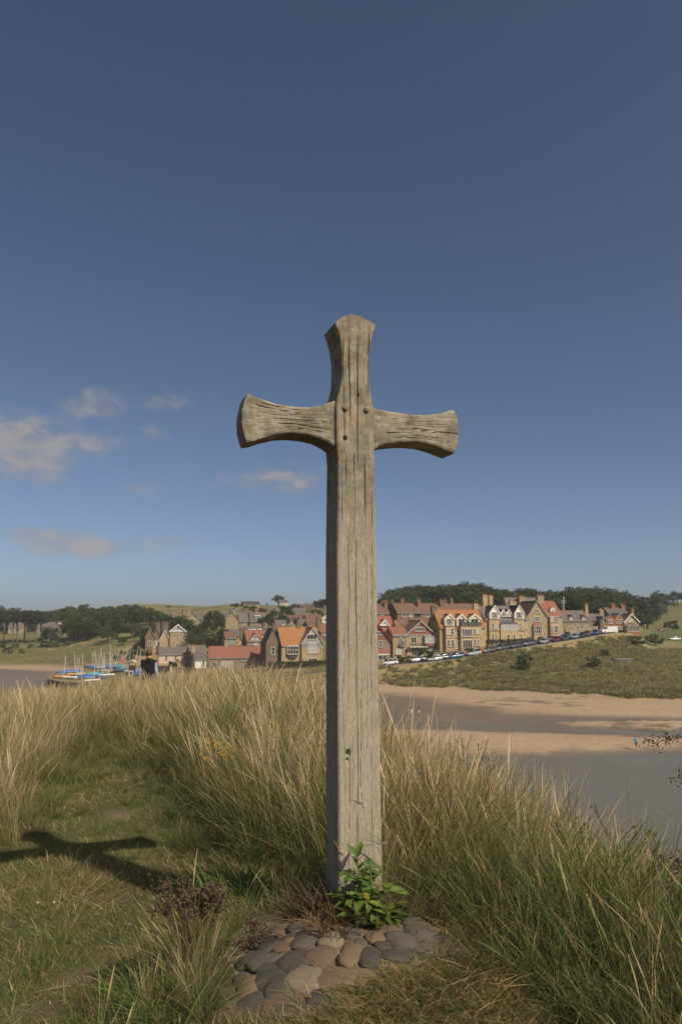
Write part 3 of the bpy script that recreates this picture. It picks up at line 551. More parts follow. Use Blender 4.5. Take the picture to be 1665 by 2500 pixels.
h.zwin(1183, 742, 1338, 822, 3, 1, -1.0); h.zwin(1208, 902, 1348, 1032, 3, 2, -.9); h.zwin(1386, 938, 1414, 1026, 1, 2, -.9); h.zwin(1212, 1108, 1352, 1180, 3, 1, -.9)
h.zchim(1052, 565, 4, 1, .9, 2, 'stone_dark'); h.zchim(1362, 490, 6, 1.1, .9, 2, 'stone_dark')
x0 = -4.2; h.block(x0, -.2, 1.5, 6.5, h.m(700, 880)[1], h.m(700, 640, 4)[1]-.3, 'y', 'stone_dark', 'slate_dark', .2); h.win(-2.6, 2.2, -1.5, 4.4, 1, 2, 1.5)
# --- long red-roofed low range
h = House('low_range', 'long low stone building under one red pantiled roof with white double doors', Z3, 1108, 1345, 221, 8, wall='stone_brown', roof='tile_red', cat='building')
W = h.m(2060, 1140)[0]; h.block(0, W, 0, 7, h.m(1108, 1140)[1], h.m(1300, 972, 3.5)[1]); h.zwin(1310, 1208, 1490, 1335, 5, 1, -.05, glass='curtain', sill=False); h.zwin(1238, 1150, 1300, 1178, 3, 1); h.zwin(1630, 1150, 1740, 1200, 4, 1, -.05); h.zwin(1180, 1225, 1240, 1320, 1, 2, glass='glass_grey', frame='paint_grey')
h.zchim(1385, 870, 3.5, .8, .7, 1, 'stone_warm'); h.zchim(1880, 960, 3.5, .7, .7, 1, 'stone_warm')
# --- white cottage and pink cottage
h = House('white_cottage', 'small whitewashed cottage with grey slate roof and dark gable end', Z3, 890, 1300, 217, 22, cat='cottage', wall='render_white', roof='slate')
W = h.m(1072, 1180)[0]; h.block(0, W, 0, 7, h.m(890, 1175)[1], h.m(870, 1062, 3.5)[1]); pass
h.zwin(1003, 1190, 1052, 1272, 1, 3); h.zchim(862, 970, 3.5, .9, .8, 2, 'stone_warm'); h.block(-.5, W+1.2, 5, 11, h.m(890, 1080, 5)[1], h.m(1000, 958, 8)[1], 'x', 'stone_brown', 'slate')
h = House('pink_cottage', 'pale pink rendered cottage with slate roof and three small upstairs windows', Z3, 312, 1285, 224, 16, cat='cottage', wall='render_pink', roof='slate')
W = h.m(800, 1090)[0]; e = h.m(312, 1092)[1]; r = h.m(290, 982, 3.2)[1]; h.block(0, W, 0, 6.4, e, r); pass
for a in (414, 566, 720): h.zwin(a, 1108, a+42, 1180, 1, 2, glass='glass_dark')
h.box(-.03, W+.03, -.06, .0, -1.5, h.m(312, 1242)[1], 'stone_warm', 'plinth'); h.zchim(552, 930, 3.2, .8, .7, 1, 'stone_warm'); h.zchim(245, 890, 3.2, .8, .7, 1, 'stone_warm')
x0, x1 = h.m(560, 1240, -2.5)[0], h.m(700, 1240, -2.5)[0]; h.block(x0, x1, -2.5, 0, h.m(560, 1260, -2.5)[1], h.m(630, 1185, -2.5)[1], 'y', 'stone_warm', 'slate', .1)
# --- tower house
h = House('tower_house', 'stone tower house with steep slate wings and white timbered gable', Z3, 490, 1010, 258, 16, wall='stone_warm', roof='slate')
W = h.m(735, 730)[0]; e = h.m(490, 722)[1]; r = h.m(592, 622)[1]; h.block(0, W, 0, W, e, r, 'y', 'stone_warm', 'slate', .45, barge='paint_white')
MB().prism([(.4, e), (W/2, r-.25), (W-.4, e)], 'y', -.1, -.01).build('timber_panel', 'paint_grey', h.root); h.box(-.2, W+.2, -.25, -.01, e-.2, e+.15, 'paint_white', 'cornice'); zz = h.m(490, 790)[1]; h.box(-.06, W+.06, -.1, 0, zz-.1, zz+.1, 'coping', 'string_course')
for k in (-.25, 0, .25): MB().box(W/2+k*W-.08, W/2+k*W+.08, -.16, -.1, e+.2, r-.5-abs(k)*4.4).build('timber', 'paint_timber', h.root)
h.zwin(596, 798, 638, 852, 1, 2); h.zwin(586, 918, 652, 978, 3, 2)
x0 = h.m(335, 870, -.8)[0]; x1 = h.m(470, 800, -.8)[0]; h.block(x0, -.05+(x1*0), 1.0, 9, h.m(400, 868, 1)[1], h.m(440, 750, 1)[1]+1, 'y', 'stone_warm', 'slate', .3, barge='paint_white')
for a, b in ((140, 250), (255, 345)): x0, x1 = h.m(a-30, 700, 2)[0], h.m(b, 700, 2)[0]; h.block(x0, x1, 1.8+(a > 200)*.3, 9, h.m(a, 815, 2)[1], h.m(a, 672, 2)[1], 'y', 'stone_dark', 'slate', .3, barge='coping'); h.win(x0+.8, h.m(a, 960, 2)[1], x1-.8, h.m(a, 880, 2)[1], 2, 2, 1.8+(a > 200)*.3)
h.zchim(305, 600, 6, 1.6, 1, 2, 'stone_dark'); h.zchim(420, 590, 6, 2.2, 1, 3, 'stone_dark'); x0, x1 = h.m(736, 860, 1)[0], h.m(790, 860, 1)[0]; h.block(W-.1, x1, 1, 7, h.m(760, 862, 1)[1], h.m(736, 775, 1)[1], 'y', 'stone_warm', 'slate', .3, barge='paint_white')
# --- red roofed house with stone dormer
h = House('dormer_house', 'red roofed stone house with one stone gable and white arched dormers', Z4, 270, 925, 243, 20, wall='stone_brown', roof='tile_red')
W = h.m(700, 840)[0]; e = h.m(270, 842)[1]; r = h.m(300, 690, 4)[1]; h.block(0, W, 0, 8, e, r); pass
h.dormer(312, 474, 815, 735, 850, -.3, 4, 'stone_brown', 'tile_red', None, 1, 2); h.zwin(372, 760, 418, 835, 1, 2, -.3); h.dormer(508, 568, 790, 752, 828, .3, 3, 'paint_white', 'tile_red', nx=1, nz=2); h.dormer(596, 650, 775, 735, 815, .3, 3, 'paint_white', 'tile_red', nx=1, nz=2)
h.zwin(382, 878, 442, 912, 2, 1, -.3); h.zwin(512, 878, 558, 912, 2, 1); h.zchim(190, 650, 4, 1, .9, 2, 'stone_dark'); h.zchim(535, 580, 4, .9, .8, 2, 'stone_dark'); h.zchim(685, 585, 2, 1.3, 1, 2, 'stone_dark')
# --- simpler houses up the hill: (name, label, Z, x0, ybase, Y, theta, x1, yeave, yridge, axis, wall, roof, windows, chimneys)
SMALL = [
 ('hill_house', 'upper stone house with a plain gable of two dark windows among trees', Z3, 735, 690, 328, 10, 968, 545, 442, 'y', 'stone_warm', 'slate', [(793, 520, 822, 566), (878, 518, 906, 562), (860, 620, 905, 650)], [(800, 375)]),
 ('slate_house', 'slate roofed house with a pinkish white verge half hidden by trees', Z3, 560, 600, 335, 30, 745, 560, 470, 'x', 'render_white', 'slate', [(570, 540, 600, 580)], [(720, 395)]),
 ('slate_house', 'slate house behind the plain two-windowed gable on the hill', Z3, 880, 560, 345, 12, 1080, 520, 440, 'x', 'stone_brown', 'slate', [(960, 522, 1010, 545)], [(1030, 400)]),
 ('stone_house', 'sandy stone house with blank sunlit gable end above the low roofs', Z4, -60, 660, 318, 6, 142, 520, 412, 'y', 'stone_warm', 'tile_lichen', [(2, 540, 20, 560)], [(70, 380)]),
 ('stone_house', 'stone terrace house with slate roof beside the blank gable', Z4, 150, 660, 322, 12, 312, 545, 425, 'x', 'stone_brown', 'slate', [(230, 580, 260, 610), (190, 600, 215, 640)], [(70, 392), (320, 395)]),
 ('stone_house', 'stone house with wide slate roof and one white box dormer', Z4, 318, 660, 322, 12, 585, 545, 412, 'x', 'stone_brown', 'slate', [(392, 458, 478, 506), (455, 585, 490, 612)], [(420, 380), (590, 385)]),
 ('low_roof_house', 'low slate roofed terrace with a row of small white rooflights', Z4, 235, 760, 264, 14, 700, 695, 630, 'x', 'stone_brown', 'slate', [(355, 668, 400, 694), (440, 668, 525, 694), (300, 672, 335, 694)], [(555, 585), (190, 650)]),
 ('low_roof_house', 'low slate house with white dormer tucked behind grey rendered wall', Z4, -110, 800, 262, 14, 165, 760, 675, 'x', 'stone_brown', 'slate', [(-10, 720, 45, 752)], [(-75, 660)]),
 ('grey_house', 'grey rendered house with brown tiled roof in front of slate house', Z4, -60, 925, 236, 18, 108, 800, 708, 'x', 'render_grey', 'tile_brown', [(40, 860, 62, 884)], []),
 ('slate_cottage', 'small slate cottage with a pointed white dormer below dark trees', Z4, 712, 660, 276, 12, 882, 620, 530, 'x', 'stone_brown', 'slate', [(812, 598, 848, 640), (740, 628, 770, 655)], []),
 ('brown_house', 'brown roofed house with grey stone wall behind the garden tree', Z4, 892, 650, 292, 12, 1160, 522, 458, 'x', 'stone_brown', 'tile_brown', [(930, 560, 960, 600)], [(1030, 560)]),
 ('brown_house', 'dark brown roofed house next to the post with stepped roofs', Z4, 1205, 690, 252, 16, 1370, 610, 545, 'x', 'brick_brown', 'tile_brown', [(1240, 640, 1290, 670)], [(1362, 470)]),
 ('brick_house', 'brown brick house with rosy roof and white gable peeping beside the post', Z4, 1390, 830, 240, 16, 1640, 700, 585, 'x', 'brick_brown', 'tile_red', [(1430, 730, 1490, 770)], [(1400, 560)]),
 ('tan_house', 'tan gabled house below the copper beech', Z4, 1155, 470, 372, 8, 1352, 420, 345, 'y', 'stone_warm', 'slate', [(1200, 425, 1230, 450)], []),
 ('rosy_house', 'rosy brown roofed house under the tan gable on the slope', Z4, 1180, 600, 300, 14, 1480, 520, 450, 'x', 'brick_brown', 'tile_brown', [(1300, 530, 1340, 560), (1380, 530, 1420, 560)], [(1250, 430)]),
 ('brick_house', 'flat fronted brown brick house near hilltop bushes', Z4, 1012, 365, 400, 8, 1120, 315, 292, 'x', 'brick_brown', 'tile_brown', [(1030, 322, 1055, 342), (1080, 322, 1105, 342)], []),
 ('brick_house', 'second brown brick house beside the copper beech near the hilltop', Z4, 1128, 365, 402, 8, 1285, 310, 288, 'x', 'brick_brown', 'tile_brown', [(1150, 318, 1180, 342), (1220, 318, 1250, 342)], []),
 ('slate_villa', 'dark slate villa with white trim halfway up the hill', Z4, 950, 440, 366, 12, 1160, 400, 350, 'x', 'stone_brown', 'slate', [(980, 405, 1010, 432), (1050, 405, 1085, 432), (1110, 405, 1140, 432)], [(1020, 335)]),
 ('orange_house', 'small house with a vivid orange roof among the hillside trees', Z4, 876, 480, 340, 14, 962, 456, 414, 'x', 'stone_brown', 'tile_orange', [(900, 460, 930, 476)], []),
 ('skyline_cottage', 'row of pale stone cottages with dark dormered roof on the skyline', Z4, 215, 330, 462, 20, 468, 285, 243, 'x', 'stone_warm', 'slate_dark', [(240, 290, 265, 312), (300, 290, 325, 312), (360, 290, 385, 312), (420, 290, 445, 312)], []),
 ('skyline_house', 'cream house with hipped brown roof beside the lone skyline tree', Z4, 772, 302, 470, 14, 898, 252, 222, 'x', 'render_cream', 'slate', [(790, 262, 815, 285), (850, 262, 875, 285)], []),
 ('white_gable_house', 'white trimmed slate house with dark windows left of the sandy gable', Z3, 1335, 640, 330, 12, 1440, 480, 435, 'x', 'render_white', 'slate', [(1350, 500, 1385, 545), (1350, 570, 1385, 610)], [(1320, 400)]),
 ('wood_house', 'stone house with broad brown roof in the clearing between the pines', (0, 1450, 4.126), 568, 392, 425, 8, 716, 335, 278, 'x', 'stone_warm', 'tile_brown', [(585, 300, 615, 330), (635, 345, 690, 372), (665, 300, 690, 315)], []),
 ('wood_house', 'pale stone house half hidden behind the row of pine trunks', (0, 1450, 4.126), 85, 392, 432, 8, 235, 335, 288, 'x', 'stone_warm', 'slate', [(110, 345, 140, 375), (165, 345, 200, 375)], []),
 ('wood_house', 'low pale house glimpsed beside the tallest pine trunk', (0, 1450, 4.126), 380, 392, 432, 8, 545, 335, 285, 'x', 'stone_warm', 'slate', [(400, 345, 430, 372), (470, 345, 500, 372)], []),
 ('hill_house', 'brick house with white triangular gable close behind the post', Z4, 1420, 560, 300, 10, 1560, 500, 440, 'y', 'render_white', 'slate', [(1450, 500, 1480, 530)], [(1468, 320)]),
 ('slate_house', 'slate roofed house under the ridge at the hill foot trees', Z4, 600, 420, 372, 14, 720, 385, 345, 'x', 'stone_warm', 'slate', [(620, 390, 645, 412), (670, 390, 695, 412)], [(705, 350)]),
]
SMALL += [('terrace_house', 'brown roofed terrace house with twin chimneys above the red dormer house', Z4, 690, 560, 300, 14, 860, 515, 455, 'x', 'stone_brown', 'tile_brown', [(710, 520, 740, 545), (790, 520, 820, 545)], [(720, 430), (840, 432)]),
 ('terrace_house', 'pale slate terrace house high behind the sandy blank gable', Z4, 20, 440, 380, 12, 200, 405, 365, 'x', 'stone_warm', 'slate', [(50, 408, 80, 432), (120, 408, 150, 432)], [(110, 345)]),
 ('terrace_house', 'rosy roofed cottage below the skyline trees with three windows', Z4, 400, 420, 375, 12, 590, 392, 350, 'x', 'stone_brown', 'tile_brown', [(420, 395, 445, 414), (480, 395, 505, 414), (545, 395, 570, 414)], [(440, 330), (560, 332)]),
 ('terrace_house', 'slate house with white gable squeezed beside the dark garden tree', Z4, 1080, 640, 262, 14, 1215, 585, 520, 'x', 'stone_brown', 'slate', [(1100, 592, 1130, 622), (1165, 592, 1195, 622)], [(1090, 490)])]
for (nm, lb, Z, x0, yb, Y, th, x1, ye, yr, ax, wl, rf, wins, chs) in SMALL:
    h = House(nm, lb, Z, x0, yb, Y, th, wall=wl, roof=rf); W = h.m(x1, ye)[0]; e = h.m(x0, ye)[1]; dp = 7.5
    r = h.m((x0+x1)/2, yr, dp/2 if ax == 'x' else 0)[1]; h.block(0, W, 0, dp, e, r, ax, z0=-3, barge='paint_white' if ax == 'y' and 'white' in lb else None)
    for (a, b, c, d) in wins:
        yy = -.02
        if (b+d)/2 < ye:                                    # above the eaves: a box dormer
            xx0, zb = h.m(a, d, .6); xx1, zt = h.m(c, b, .6); h.box(xx0-.15, xx1+.15, .6, 3.4, zb-.2, zt+.15, 'paint_white', 'dormer'); yy = .58
        h.zwin(a, b, c, d, 3 if c-a > 60 else 2, 1 if d-b < 40 else 2, yy)
    for (a, t) in chs: h.zchim(a, t, dp/2, 1.0, .9, 2, wl if 'render' not in wl else 'stone_brown')

# ------------------------------------------------------------------ ground sheet
def ground():
    az = np.concatenate([np.linspace(-180, -60, 40)[:-1], np.linspace(-60, -30, 61)[:-1], np.linspace(-30, 30, 521)[:-1], np.linspace(30, 60, 61)[:-1], np.linspace(60, 180, 41)[:-1]])*math.pi/180
    r = np.concatenate([[.3, .8, 1.3, 1.8], np.geomspace(2.1, 30, 130), np.linspace(31, 84, 32), np.linspace(85, 150, 75), np.linspace(150.7, 262, 165), np.geomspace(264, 620, 70), np.geomspace(640, 3000, 20)])
    A, Q = np.meshgrid(az, r); x = Q*np.sin(A); y = Q*np.cos(A); z = H(x, y); n, k = A.shape
    v = np.stack([x, y, z], -1).reshape(-1, 3); v = np.vstack([v, [[0, 0, float(H(np.array(0.), np.array(0.01)))]]])
    i = np.arange(n-1)[:, None]*k; j = np.arange(k)[None]; jn = (j+1) % k
    f = np.stack([i+j, i+jn, i+k+jn, i+k+j], -1).reshape(-1, 4)
    X, Y, Zv = v[:, 0], v[:, 1], v[:, 2]; px = CX+1820*X/np.maximum(Y, 1); d = np.hypot(X, Y)
    n1 = fbm(X*.05, Y*.05, 21)[:, None]; n2 = fbm(X*.6, Y*.6, 22)[:, None]; n3 = fbm(X*.015, Y*.03, 23)[:, None]
    C = lambda *a: np.array(a)[None]
    dry = C(.37, .262, .165)*(1+.25*n1+.15*n2); wet = C(.175, .132, .092)*(1+.3*n1)
    sst = lambda a, b, t: (lambda q: q*q*(3-2*q))(np.clip((t-a)/(b-a), 0, 1))
    zz = (Zv+.5*fbm(X*.03, Y*.08, 24))[:, None]
    wetband = sst(.62, 1.02, zz-.35*sst(1300, 1000, px)[:, None])                            # 0 wet, 1 dry
    bar = ((Y > 90) & (Y < 124))[:, None]; wetband = np.where(bar, sst(.05, .42, zz+.25*n2), wetband)
    sand = wet*(1-wetband)+dry*wetband
    weed = (sst(.1, .2, fbm(X*.25, Y*.5, 31, 3))*((px > 1150) & (px < 1420) & (Y > 140) & (Y < 156)))[:, None]*.6; sand = sand*(1-weed)+C(.09, .075, .06)*weed
    weed = (sst(-.05, .12, fbm(X*.5, Y*.9, 32, 3))*sst(1350, 1500, px)*((Y > 116) & (Y < 126)))[:, None]; weed = weed*.7; sand = sand*(1-weed)+C(.095, .08, .05)*weed
    marr = C(.20, .18, .075)*(1+.9*n1+.5*n2); straw = C(.26, .19, .085); green = C(.075, .10, .032)
    veg = marr+(straw-marr)*np.clip(.25+2.2*n3+.8*n2, 0, .8)
    left = (X < -20)[:, None]*(Y > 230)[:, None]; field = C(.16, .15, .055)*(1+.6*n1)+(C(.30, .21, .10)-C(.16, .15, .055))*sst(0, .25, n3+.4*n1); veg = np.where(left, field, veg)
    fld = ((px > 1480) & (Y > 290) & (Y < 440))[:, None]; veg = np.where(fld, C(.115, .125, .048)*(1+.4*n1), veg)
    up = ((Y > 250) & (px < 1480))[:, None]; veg = np.where(up & ~left, C(.12, .12, .045)*(1+.5*n1)+C(.10, .06, .02)*sst(0, .2, n3), veg)
    hillr = ((px > 1200) & (Y > 400))[:, None]; veg = np.where(hillr, C(.135, .128, .05)*(1+.6*n1), veg)
    sv = sst(1.5, 2.1, zz+.3*n2); c = sand*(1-sv)+veg*sv
    nr = ((d < 70) & (Zv > 5))[:, None]; soil = C(.075, .058, .03)*(1+.5*n2); c = np.where(nr, soil, c)
    s3 = sst(0, 1, turfmask(X, Y).astype(float))[:, None]*nr; tf = C(.082, .086, .034)*(1+.6*n2); c = c*(1-s3)+tf*s3
    b = bare(X, Y)[:, None]*nr; c = c*(1-b)+C(.135, .10, .062)*(1+.8*fbm(X*9, Y*9, 41)[:, None])*b
    c = np.clip(c, .005, 1)
    wetness = np.clip((1-wetband)*(1-sv)*(~nr), 0, 1)*np.clip(1.15-zz*.35, 0, 1)
    me = np_mesh('ground', v, f, 'ground', np.hstack([c, 1-wetness]), True)
    me.polygons  # fan under the camera
    return tag(link('ground', me), kind='structure')
def gm():
    m = bpy.data.materials.new('ground'); m.use_nodes = True; t = m.node_tree; b = t.nodes['Principled BSDF']; M['ground'] = m; b.inputs['Roughness'].default_value = .95; b.inputs['Specular IOR Level'].default_value = .15
    a = t.nodes.new('ShaderNodeAttribute'); a.attribute_name = 'Col'; g = t.nodes.new('ShaderNodeNewGeometry')
    n = t.nodes.new('ShaderNodeTexNoise'); n.inputs['Scale'].default_value = 1.3; n.inputs['Detail'].default_value = 10; n.inputs['Roughness'].default_value = .7; t.links.new(g.outputs['Position'], n.inputs['Vector'])
    mx = t.nodes.new('ShaderNodeMixRGB'); mx.blend_type = 'MULTIPLY'; mx.inputs[0].default_value = 1; t.links.new(a.outputs['Color'], mx.inputs[1])
    v = mathn(t, 'ADD', mathn(t, 'MULTIPLY', n.outputs['Fac'], 1.1), .45); t.links.new(v, mx.inputs[2]); t.links.new(mx.outputs[0], b.inputs['Base Color']); t.links.new(mathn(t, 'ADD', mathn(t, 'MULTIPLY', a.outputs['Alpha'], .6), .35), b.inputs['Roughness'])   # wet sand shines
    n2 = t.nodes.new('ShaderNodeTexNoise'); n2.inputs['Scale'].default_value = 60; n2.inputs['Detail'].default_value = 6; t.links.new(g.outputs['Position'], n2.inputs['Vector'])
    bp = t.nodes.new('ShaderNodeBump'); bp.inputs['Strength'].default_value = .5; bp.inputs['Distance'].default_value = .01; t.links.new(n2.outputs['Fac'], bp.inputs['Height']); t.links.new(bp.outputs[0], b.inputs['Normal'])
gm()
gpt = lambda L: [tuple(on_ground(a, b).xy) for a, b in L]
TURF = gpt([(-700, 2800), (-700, 2220), (-150, 2130), (20, 2075), (90, 2015), (70, 1965), (140, 1895), (205, 1840), (258, 1806), (292, 1806), (318, 1850), (430, 1905), (482, 1985), (560, 2055), (640, 2105), (720, 2165), (830, 2205), (700, 2230), (600, 2262), (500, 2275), (440, 2330), (380, 2400), (330, 2500), (280, 2800)])
DRYT = gpt([(640, 2800), (690, 2490), (850, 2390), (930, 2330), (1010, 2290), (1080, 2330), (1150, 2400), (1260, 2440), (1360, 2500), (1400, 2620), (1450, 2800)])
BARE = [(*on_ground(*p).xy, a, b) for p, a, b in (((285, 2192), .17, .13), ((330, 2330), .22, .15), ((225, 2400), .22, .14), ((150, 2470), .2, .12), ((290, 1990), .2, .22), ((265, 1800), .15, .4), ((565, 2450), .12, .12), ((820, 2210), .12, .12))]
def turfmask(x, y): return inpoly(x, y, TURF) | inpoly(x, y, DRYT)
def bare(x, y):
    b = np.zeros(np.shape(x))
    for (cx, cy, a, c) in BARE: b = np.maximum(b, np.clip(1.5-1.3*np.sqrt(((x-cx)/a)**2+((y-cy)/c)**2)+1.2*fbm(x*7, y*7, 50, 3), 0, 1))
    return b
ground()

# water
def water():
    mat('water', (.165, .15, .115), (.14, .13, .10), .05, .16, 0, spec=.32)
    m = M['water']; t = m.node_tree; b = t.nodes['Principled BSDF']; g = t.nodes.new('ShaderNodeNewGeometry'); mp = t.nodes.new('ShaderNodeMapping'); mp.inputs['Scale'].default_value = (.55, 1.0, 1); mp.inputs['Rotation'].default_value = (0, 0, .5)
    t.links.new(g.outputs['Position'], mp.inputs[0]); n = t.nodes.new('ShaderNodeTexNoise'); n.inputs['Scale'].default_value = 1.1; n.inputs['Detail'].default_value = 6; n.inputs['Roughness'].default_value = .62; t.links.new(mp.outputs[0], n.inputs['Vector'])
    bp = t.nodes.new('ShaderNodeBump'); bp.inputs['Strength'].default_value = 1; bp.inputs['Distance'].default_value = .14; t.links.new(n.outputs['Fac'], bp.inputs['Height']); t.links.new(bp.outputs[0], b.inputs['Normal']); b.inputs['IOR'].default_value = 1.33; n3 = t.nodes.new('ShaderNodeTexNoise'); n3.inputs['Scale'].default_value = .09; n3.inputs['Detail'].default_value = 4; t.links.new(mp.outputs[0], n3.inputs['Vector']); t.links.new(mathn(t, 'MULTIPLY', mathn(t, 'SUBTRACT', n3.outputs['Fac'], .2), .6, clamp=True), b.inputs['Roughness'])
    tag(link('river_water', MB().add([(-2800, -1500, 0), (2800, -1500, 0), (2800, 900, 0), (-2800, 900, 0)], [(0, 1, 2, 3)]).mesh('river_water', 'water')), kind='structure')
water()

# road with kerb
def strip(line, off0, off1, dz, name, mt, thick=None):
    mb = MB(); L = []
    for i, p in enumerate(line):
        d = (line[min(i+1, len(line)-1)]-line[max(i-1, 0)]); d.z = 0; d.normalize(); n = Vector((-d.y, d.x, 0)); L.append((p+n*off0+Vector((0, 0, dz)), p+n*off1+Vector((0, 0, dz))))
    v = [q for a in L for q in a]; f = [(2*i, 2*i+2, 2*i+3, 2*i+1) for i in range(len(L)-1)]
    if thick:
        nn = len(v); v += [q-Vector((0, 0, thick)) for q in v[:nn]]; f += [(2*i+nn, 2*i+nn+2, 2*i, 2*i+1-1) if 0 else (2*i, nn+2*i, nn+2*i+2, 2*i+2) for i in range(len(L)-1)]+[(2*i+1, 2*i+3, nn+2*i+3, nn+2*i+1) for i in range(len(L)-1)]
    mb.add(v, f); return mb.build(name, mt)
tag(strip(ROAD, -2.6, 3.8, .10, 'road', 'asphalt', .5), kind='structure')
tag(strip(ROAD, -2.85, -2.6, .22, 'kerb', 'kerb', .6), kind='structure')
ROAD_Z = lambda p: p.z+.10

# quay wall round the boat park
def quay():
    root = tag(empty('quay_wall', (QUAY[2][0], QUAY[2][1], 0)), 'curved dark stone quay wall round the dinghy park', 'wall'); o = Vector(root.location)
    Q = [Vector((*p, 0)) for p in QUAY]; P = smooth_line([Q[9], Q[10], Q[11]]+Q[:7], 5); c = Vector((sum(q.x for q in Q)/len(Q), sum(q.y for q in Q)/len(Q), 0))
    k = 0
    for i in range(len(P)-1):
        a, b = P[i], P[i+1]; d = (b-a); L = d.length; d.normalize(); n = Vector((d.y, -d.x, 0))
        if (a-c).dot(n) < 0: n = -n
        def slab(i0, i1, z0, z1): 
            v = [a+n*i0, b+n*i0, b+n*i1, a+n*i1]; v = [q-o+Vector((0, 0, z)) for z in (z0, z1) for q in v]
            return MB().add(v, [(3, 2, 1, 0), (4, 5, 6, 7), (0, 1, 5, 4), (1, 2, 6, 5), (2, 3, 7, 6), (3, 0, 4, 7)])
        slab(-.5, .35, -1.2, 1.95).build('wall_course', 'wall_quay', root); slab(-.6, .45, 1.96, 2.2).build('coping_stone', 'coping', root)
quay()

# ------------------------------------------------------------------ trees
def leaf_cloud(nclump, per, rx, ry, rz, cz, leaf, seed, flat=.6, low=-.55, cl=(.24, .42)):
    g = np.random.default_rng(seed); u = g.normal(size=(nclump*3, 3)); u /= np.linalg.norm(u, axis=1)[:, None]; u = u[u[:, 2] > low][:nclump]
    rad = .55+.45*g.random(len(u))**.5; wob = 1+.28*np.sin(u[:, 0]*5+seed)*np.cos(u[:, 1]*4+seed*2)
    C = u*np.array([rx, ry, rz])*(rad*wob)[:, None]+np.array([0, 0, cz]); out = []
    for c in C:
        r = g.uniform(*cl)*min(rx, rz); w = g.normal(size=(per, 3)); w /= np.linalg.norm(w, axis=1)[:, None]; p = c+w*r*(.55+.45*g.random((per, 1)))*np.array([1, 1, flat+.2]); out.append(p)
    p = np.vstack(out); n = len(p); s = leaf*(.6+.8*g.random(n)); a = g.normal(size=(n, 3)); a /= np.linalg.norm(a, axis=1)[:, None]; b = np.cross(a, g.normal(size=(n, 3))); b /= np.linalg.norm(b, axis=1)[:, None]
    a = a*s[:, None]; b = b*(s*.62)[:, None]; v = np.stack([p-a*.5, p+b*.5, p+a*.5, p-b*.5], 1).reshape(-1, 3); f = np.arange(4*n).reshape(-1, 4); return v, f, C
def trunk_mesh(name, h, r, C, mt, nl=7, seed=0):
    g = random.Random(seed); mb = MB(); mb.tube([(0, 0, -.6), (0, 0, h*.3), (.1*r, .1, h*.7), (0, .05, h)], [r*1.25, r, r*.75, r*.4], 7)
    for c in sorted(C.tolist(), key=lambda q: g.random())[:nl]:
        z0 = h*(.45+.5*g.random()); e = Vector(c)*.85; s = Vector((0, 0, z0)); m = (s+e)/2+Vector((0, 0, .15*h)); mb.tube([s, m, e], [r*.42, r*.28, r*.1], 5)
    return mb.mesh(name, mt, True)
TREES = {}
def tproto(key, h, rx, rz, cz, leaf, mt, nclump=46, per=62, seed=1, tr=.28, bark='bark', th=None, flat=.6, low=-.55, cl=(.24, .42)):
    v, f, C = leaf_cloud(nclump, per, rx, rx*.95, rz, cz, leaf, seed, flat, low, cl); TREES[key] = (np_mesh('crown', v, f, mt), trunk_mesh('trunk', th or cz, tr, C, bark, seed=seed), h)
for i in range(5): tproto('broad%d' % i, 10, 4.1+.5*(i % 3), 3.9+.3*(i % 2), 5.6, .55, 'leaf_dark' if i != 3 else 'leaf_mid', 50, 64, 11+i*7)
tproto('pine', 15, 3.6, 2.6, 12.0, .5, 'leaf_pine', 46, 60, 71, .38, 'bark_pine', 11.8, .4, -.3, (.28, .5)); tproto('pine2', 15, 3.0, 3.2, 11.2, .5, 'leaf_pine', 44, 60, 83, .34, 'bark_pine', 11.2, .4, -.4, (.28, .5))
tproto('copper', 10, 4.4, 3.9, 5.6, .5, 'leaf_copper', 46, 60, 31); tproto('shrub', 3, 1.6, 1.35, 1.35, .3, 'leaf_dark', 26, 50, 41, .08, th=1.2, low=-.9); tproto('bush', 3, 1.7, 1.2, 1.2, .3, 'leaf_mid', 26, 50, 47, .08, th=1.1, low=-.9)
def tree(key, x, y, h, label, group, z=None, wid=1.0, name='broadleaf_tree', cat='tree', rz=None):
    cr, tk, hh = TREES[key]; s = h/hh; z = hz(x, y) if z is None else z
    r = empty(name, (x, y, z-.05), random.uniform(0, 6.28) if rz is None else rz); tag(r, label, cat, group); r.scale = (s*wid, s*wid, s); link('crown', cr, r); link('trunk', tk, r); return r
def tree_px(key, px, ytop, ybase, Y, label, group=None, wid=1.0, **k):
    b = at(px, ybase, Y); t = at(px, ytop, Y); zg = hz(b.x, b.y); z = min(b.z, zg+.3) if zg < b.z else zg
    return tree(key, b.x, b.y, max(t.z-z, 1.0), label, group, z, wid, **k)
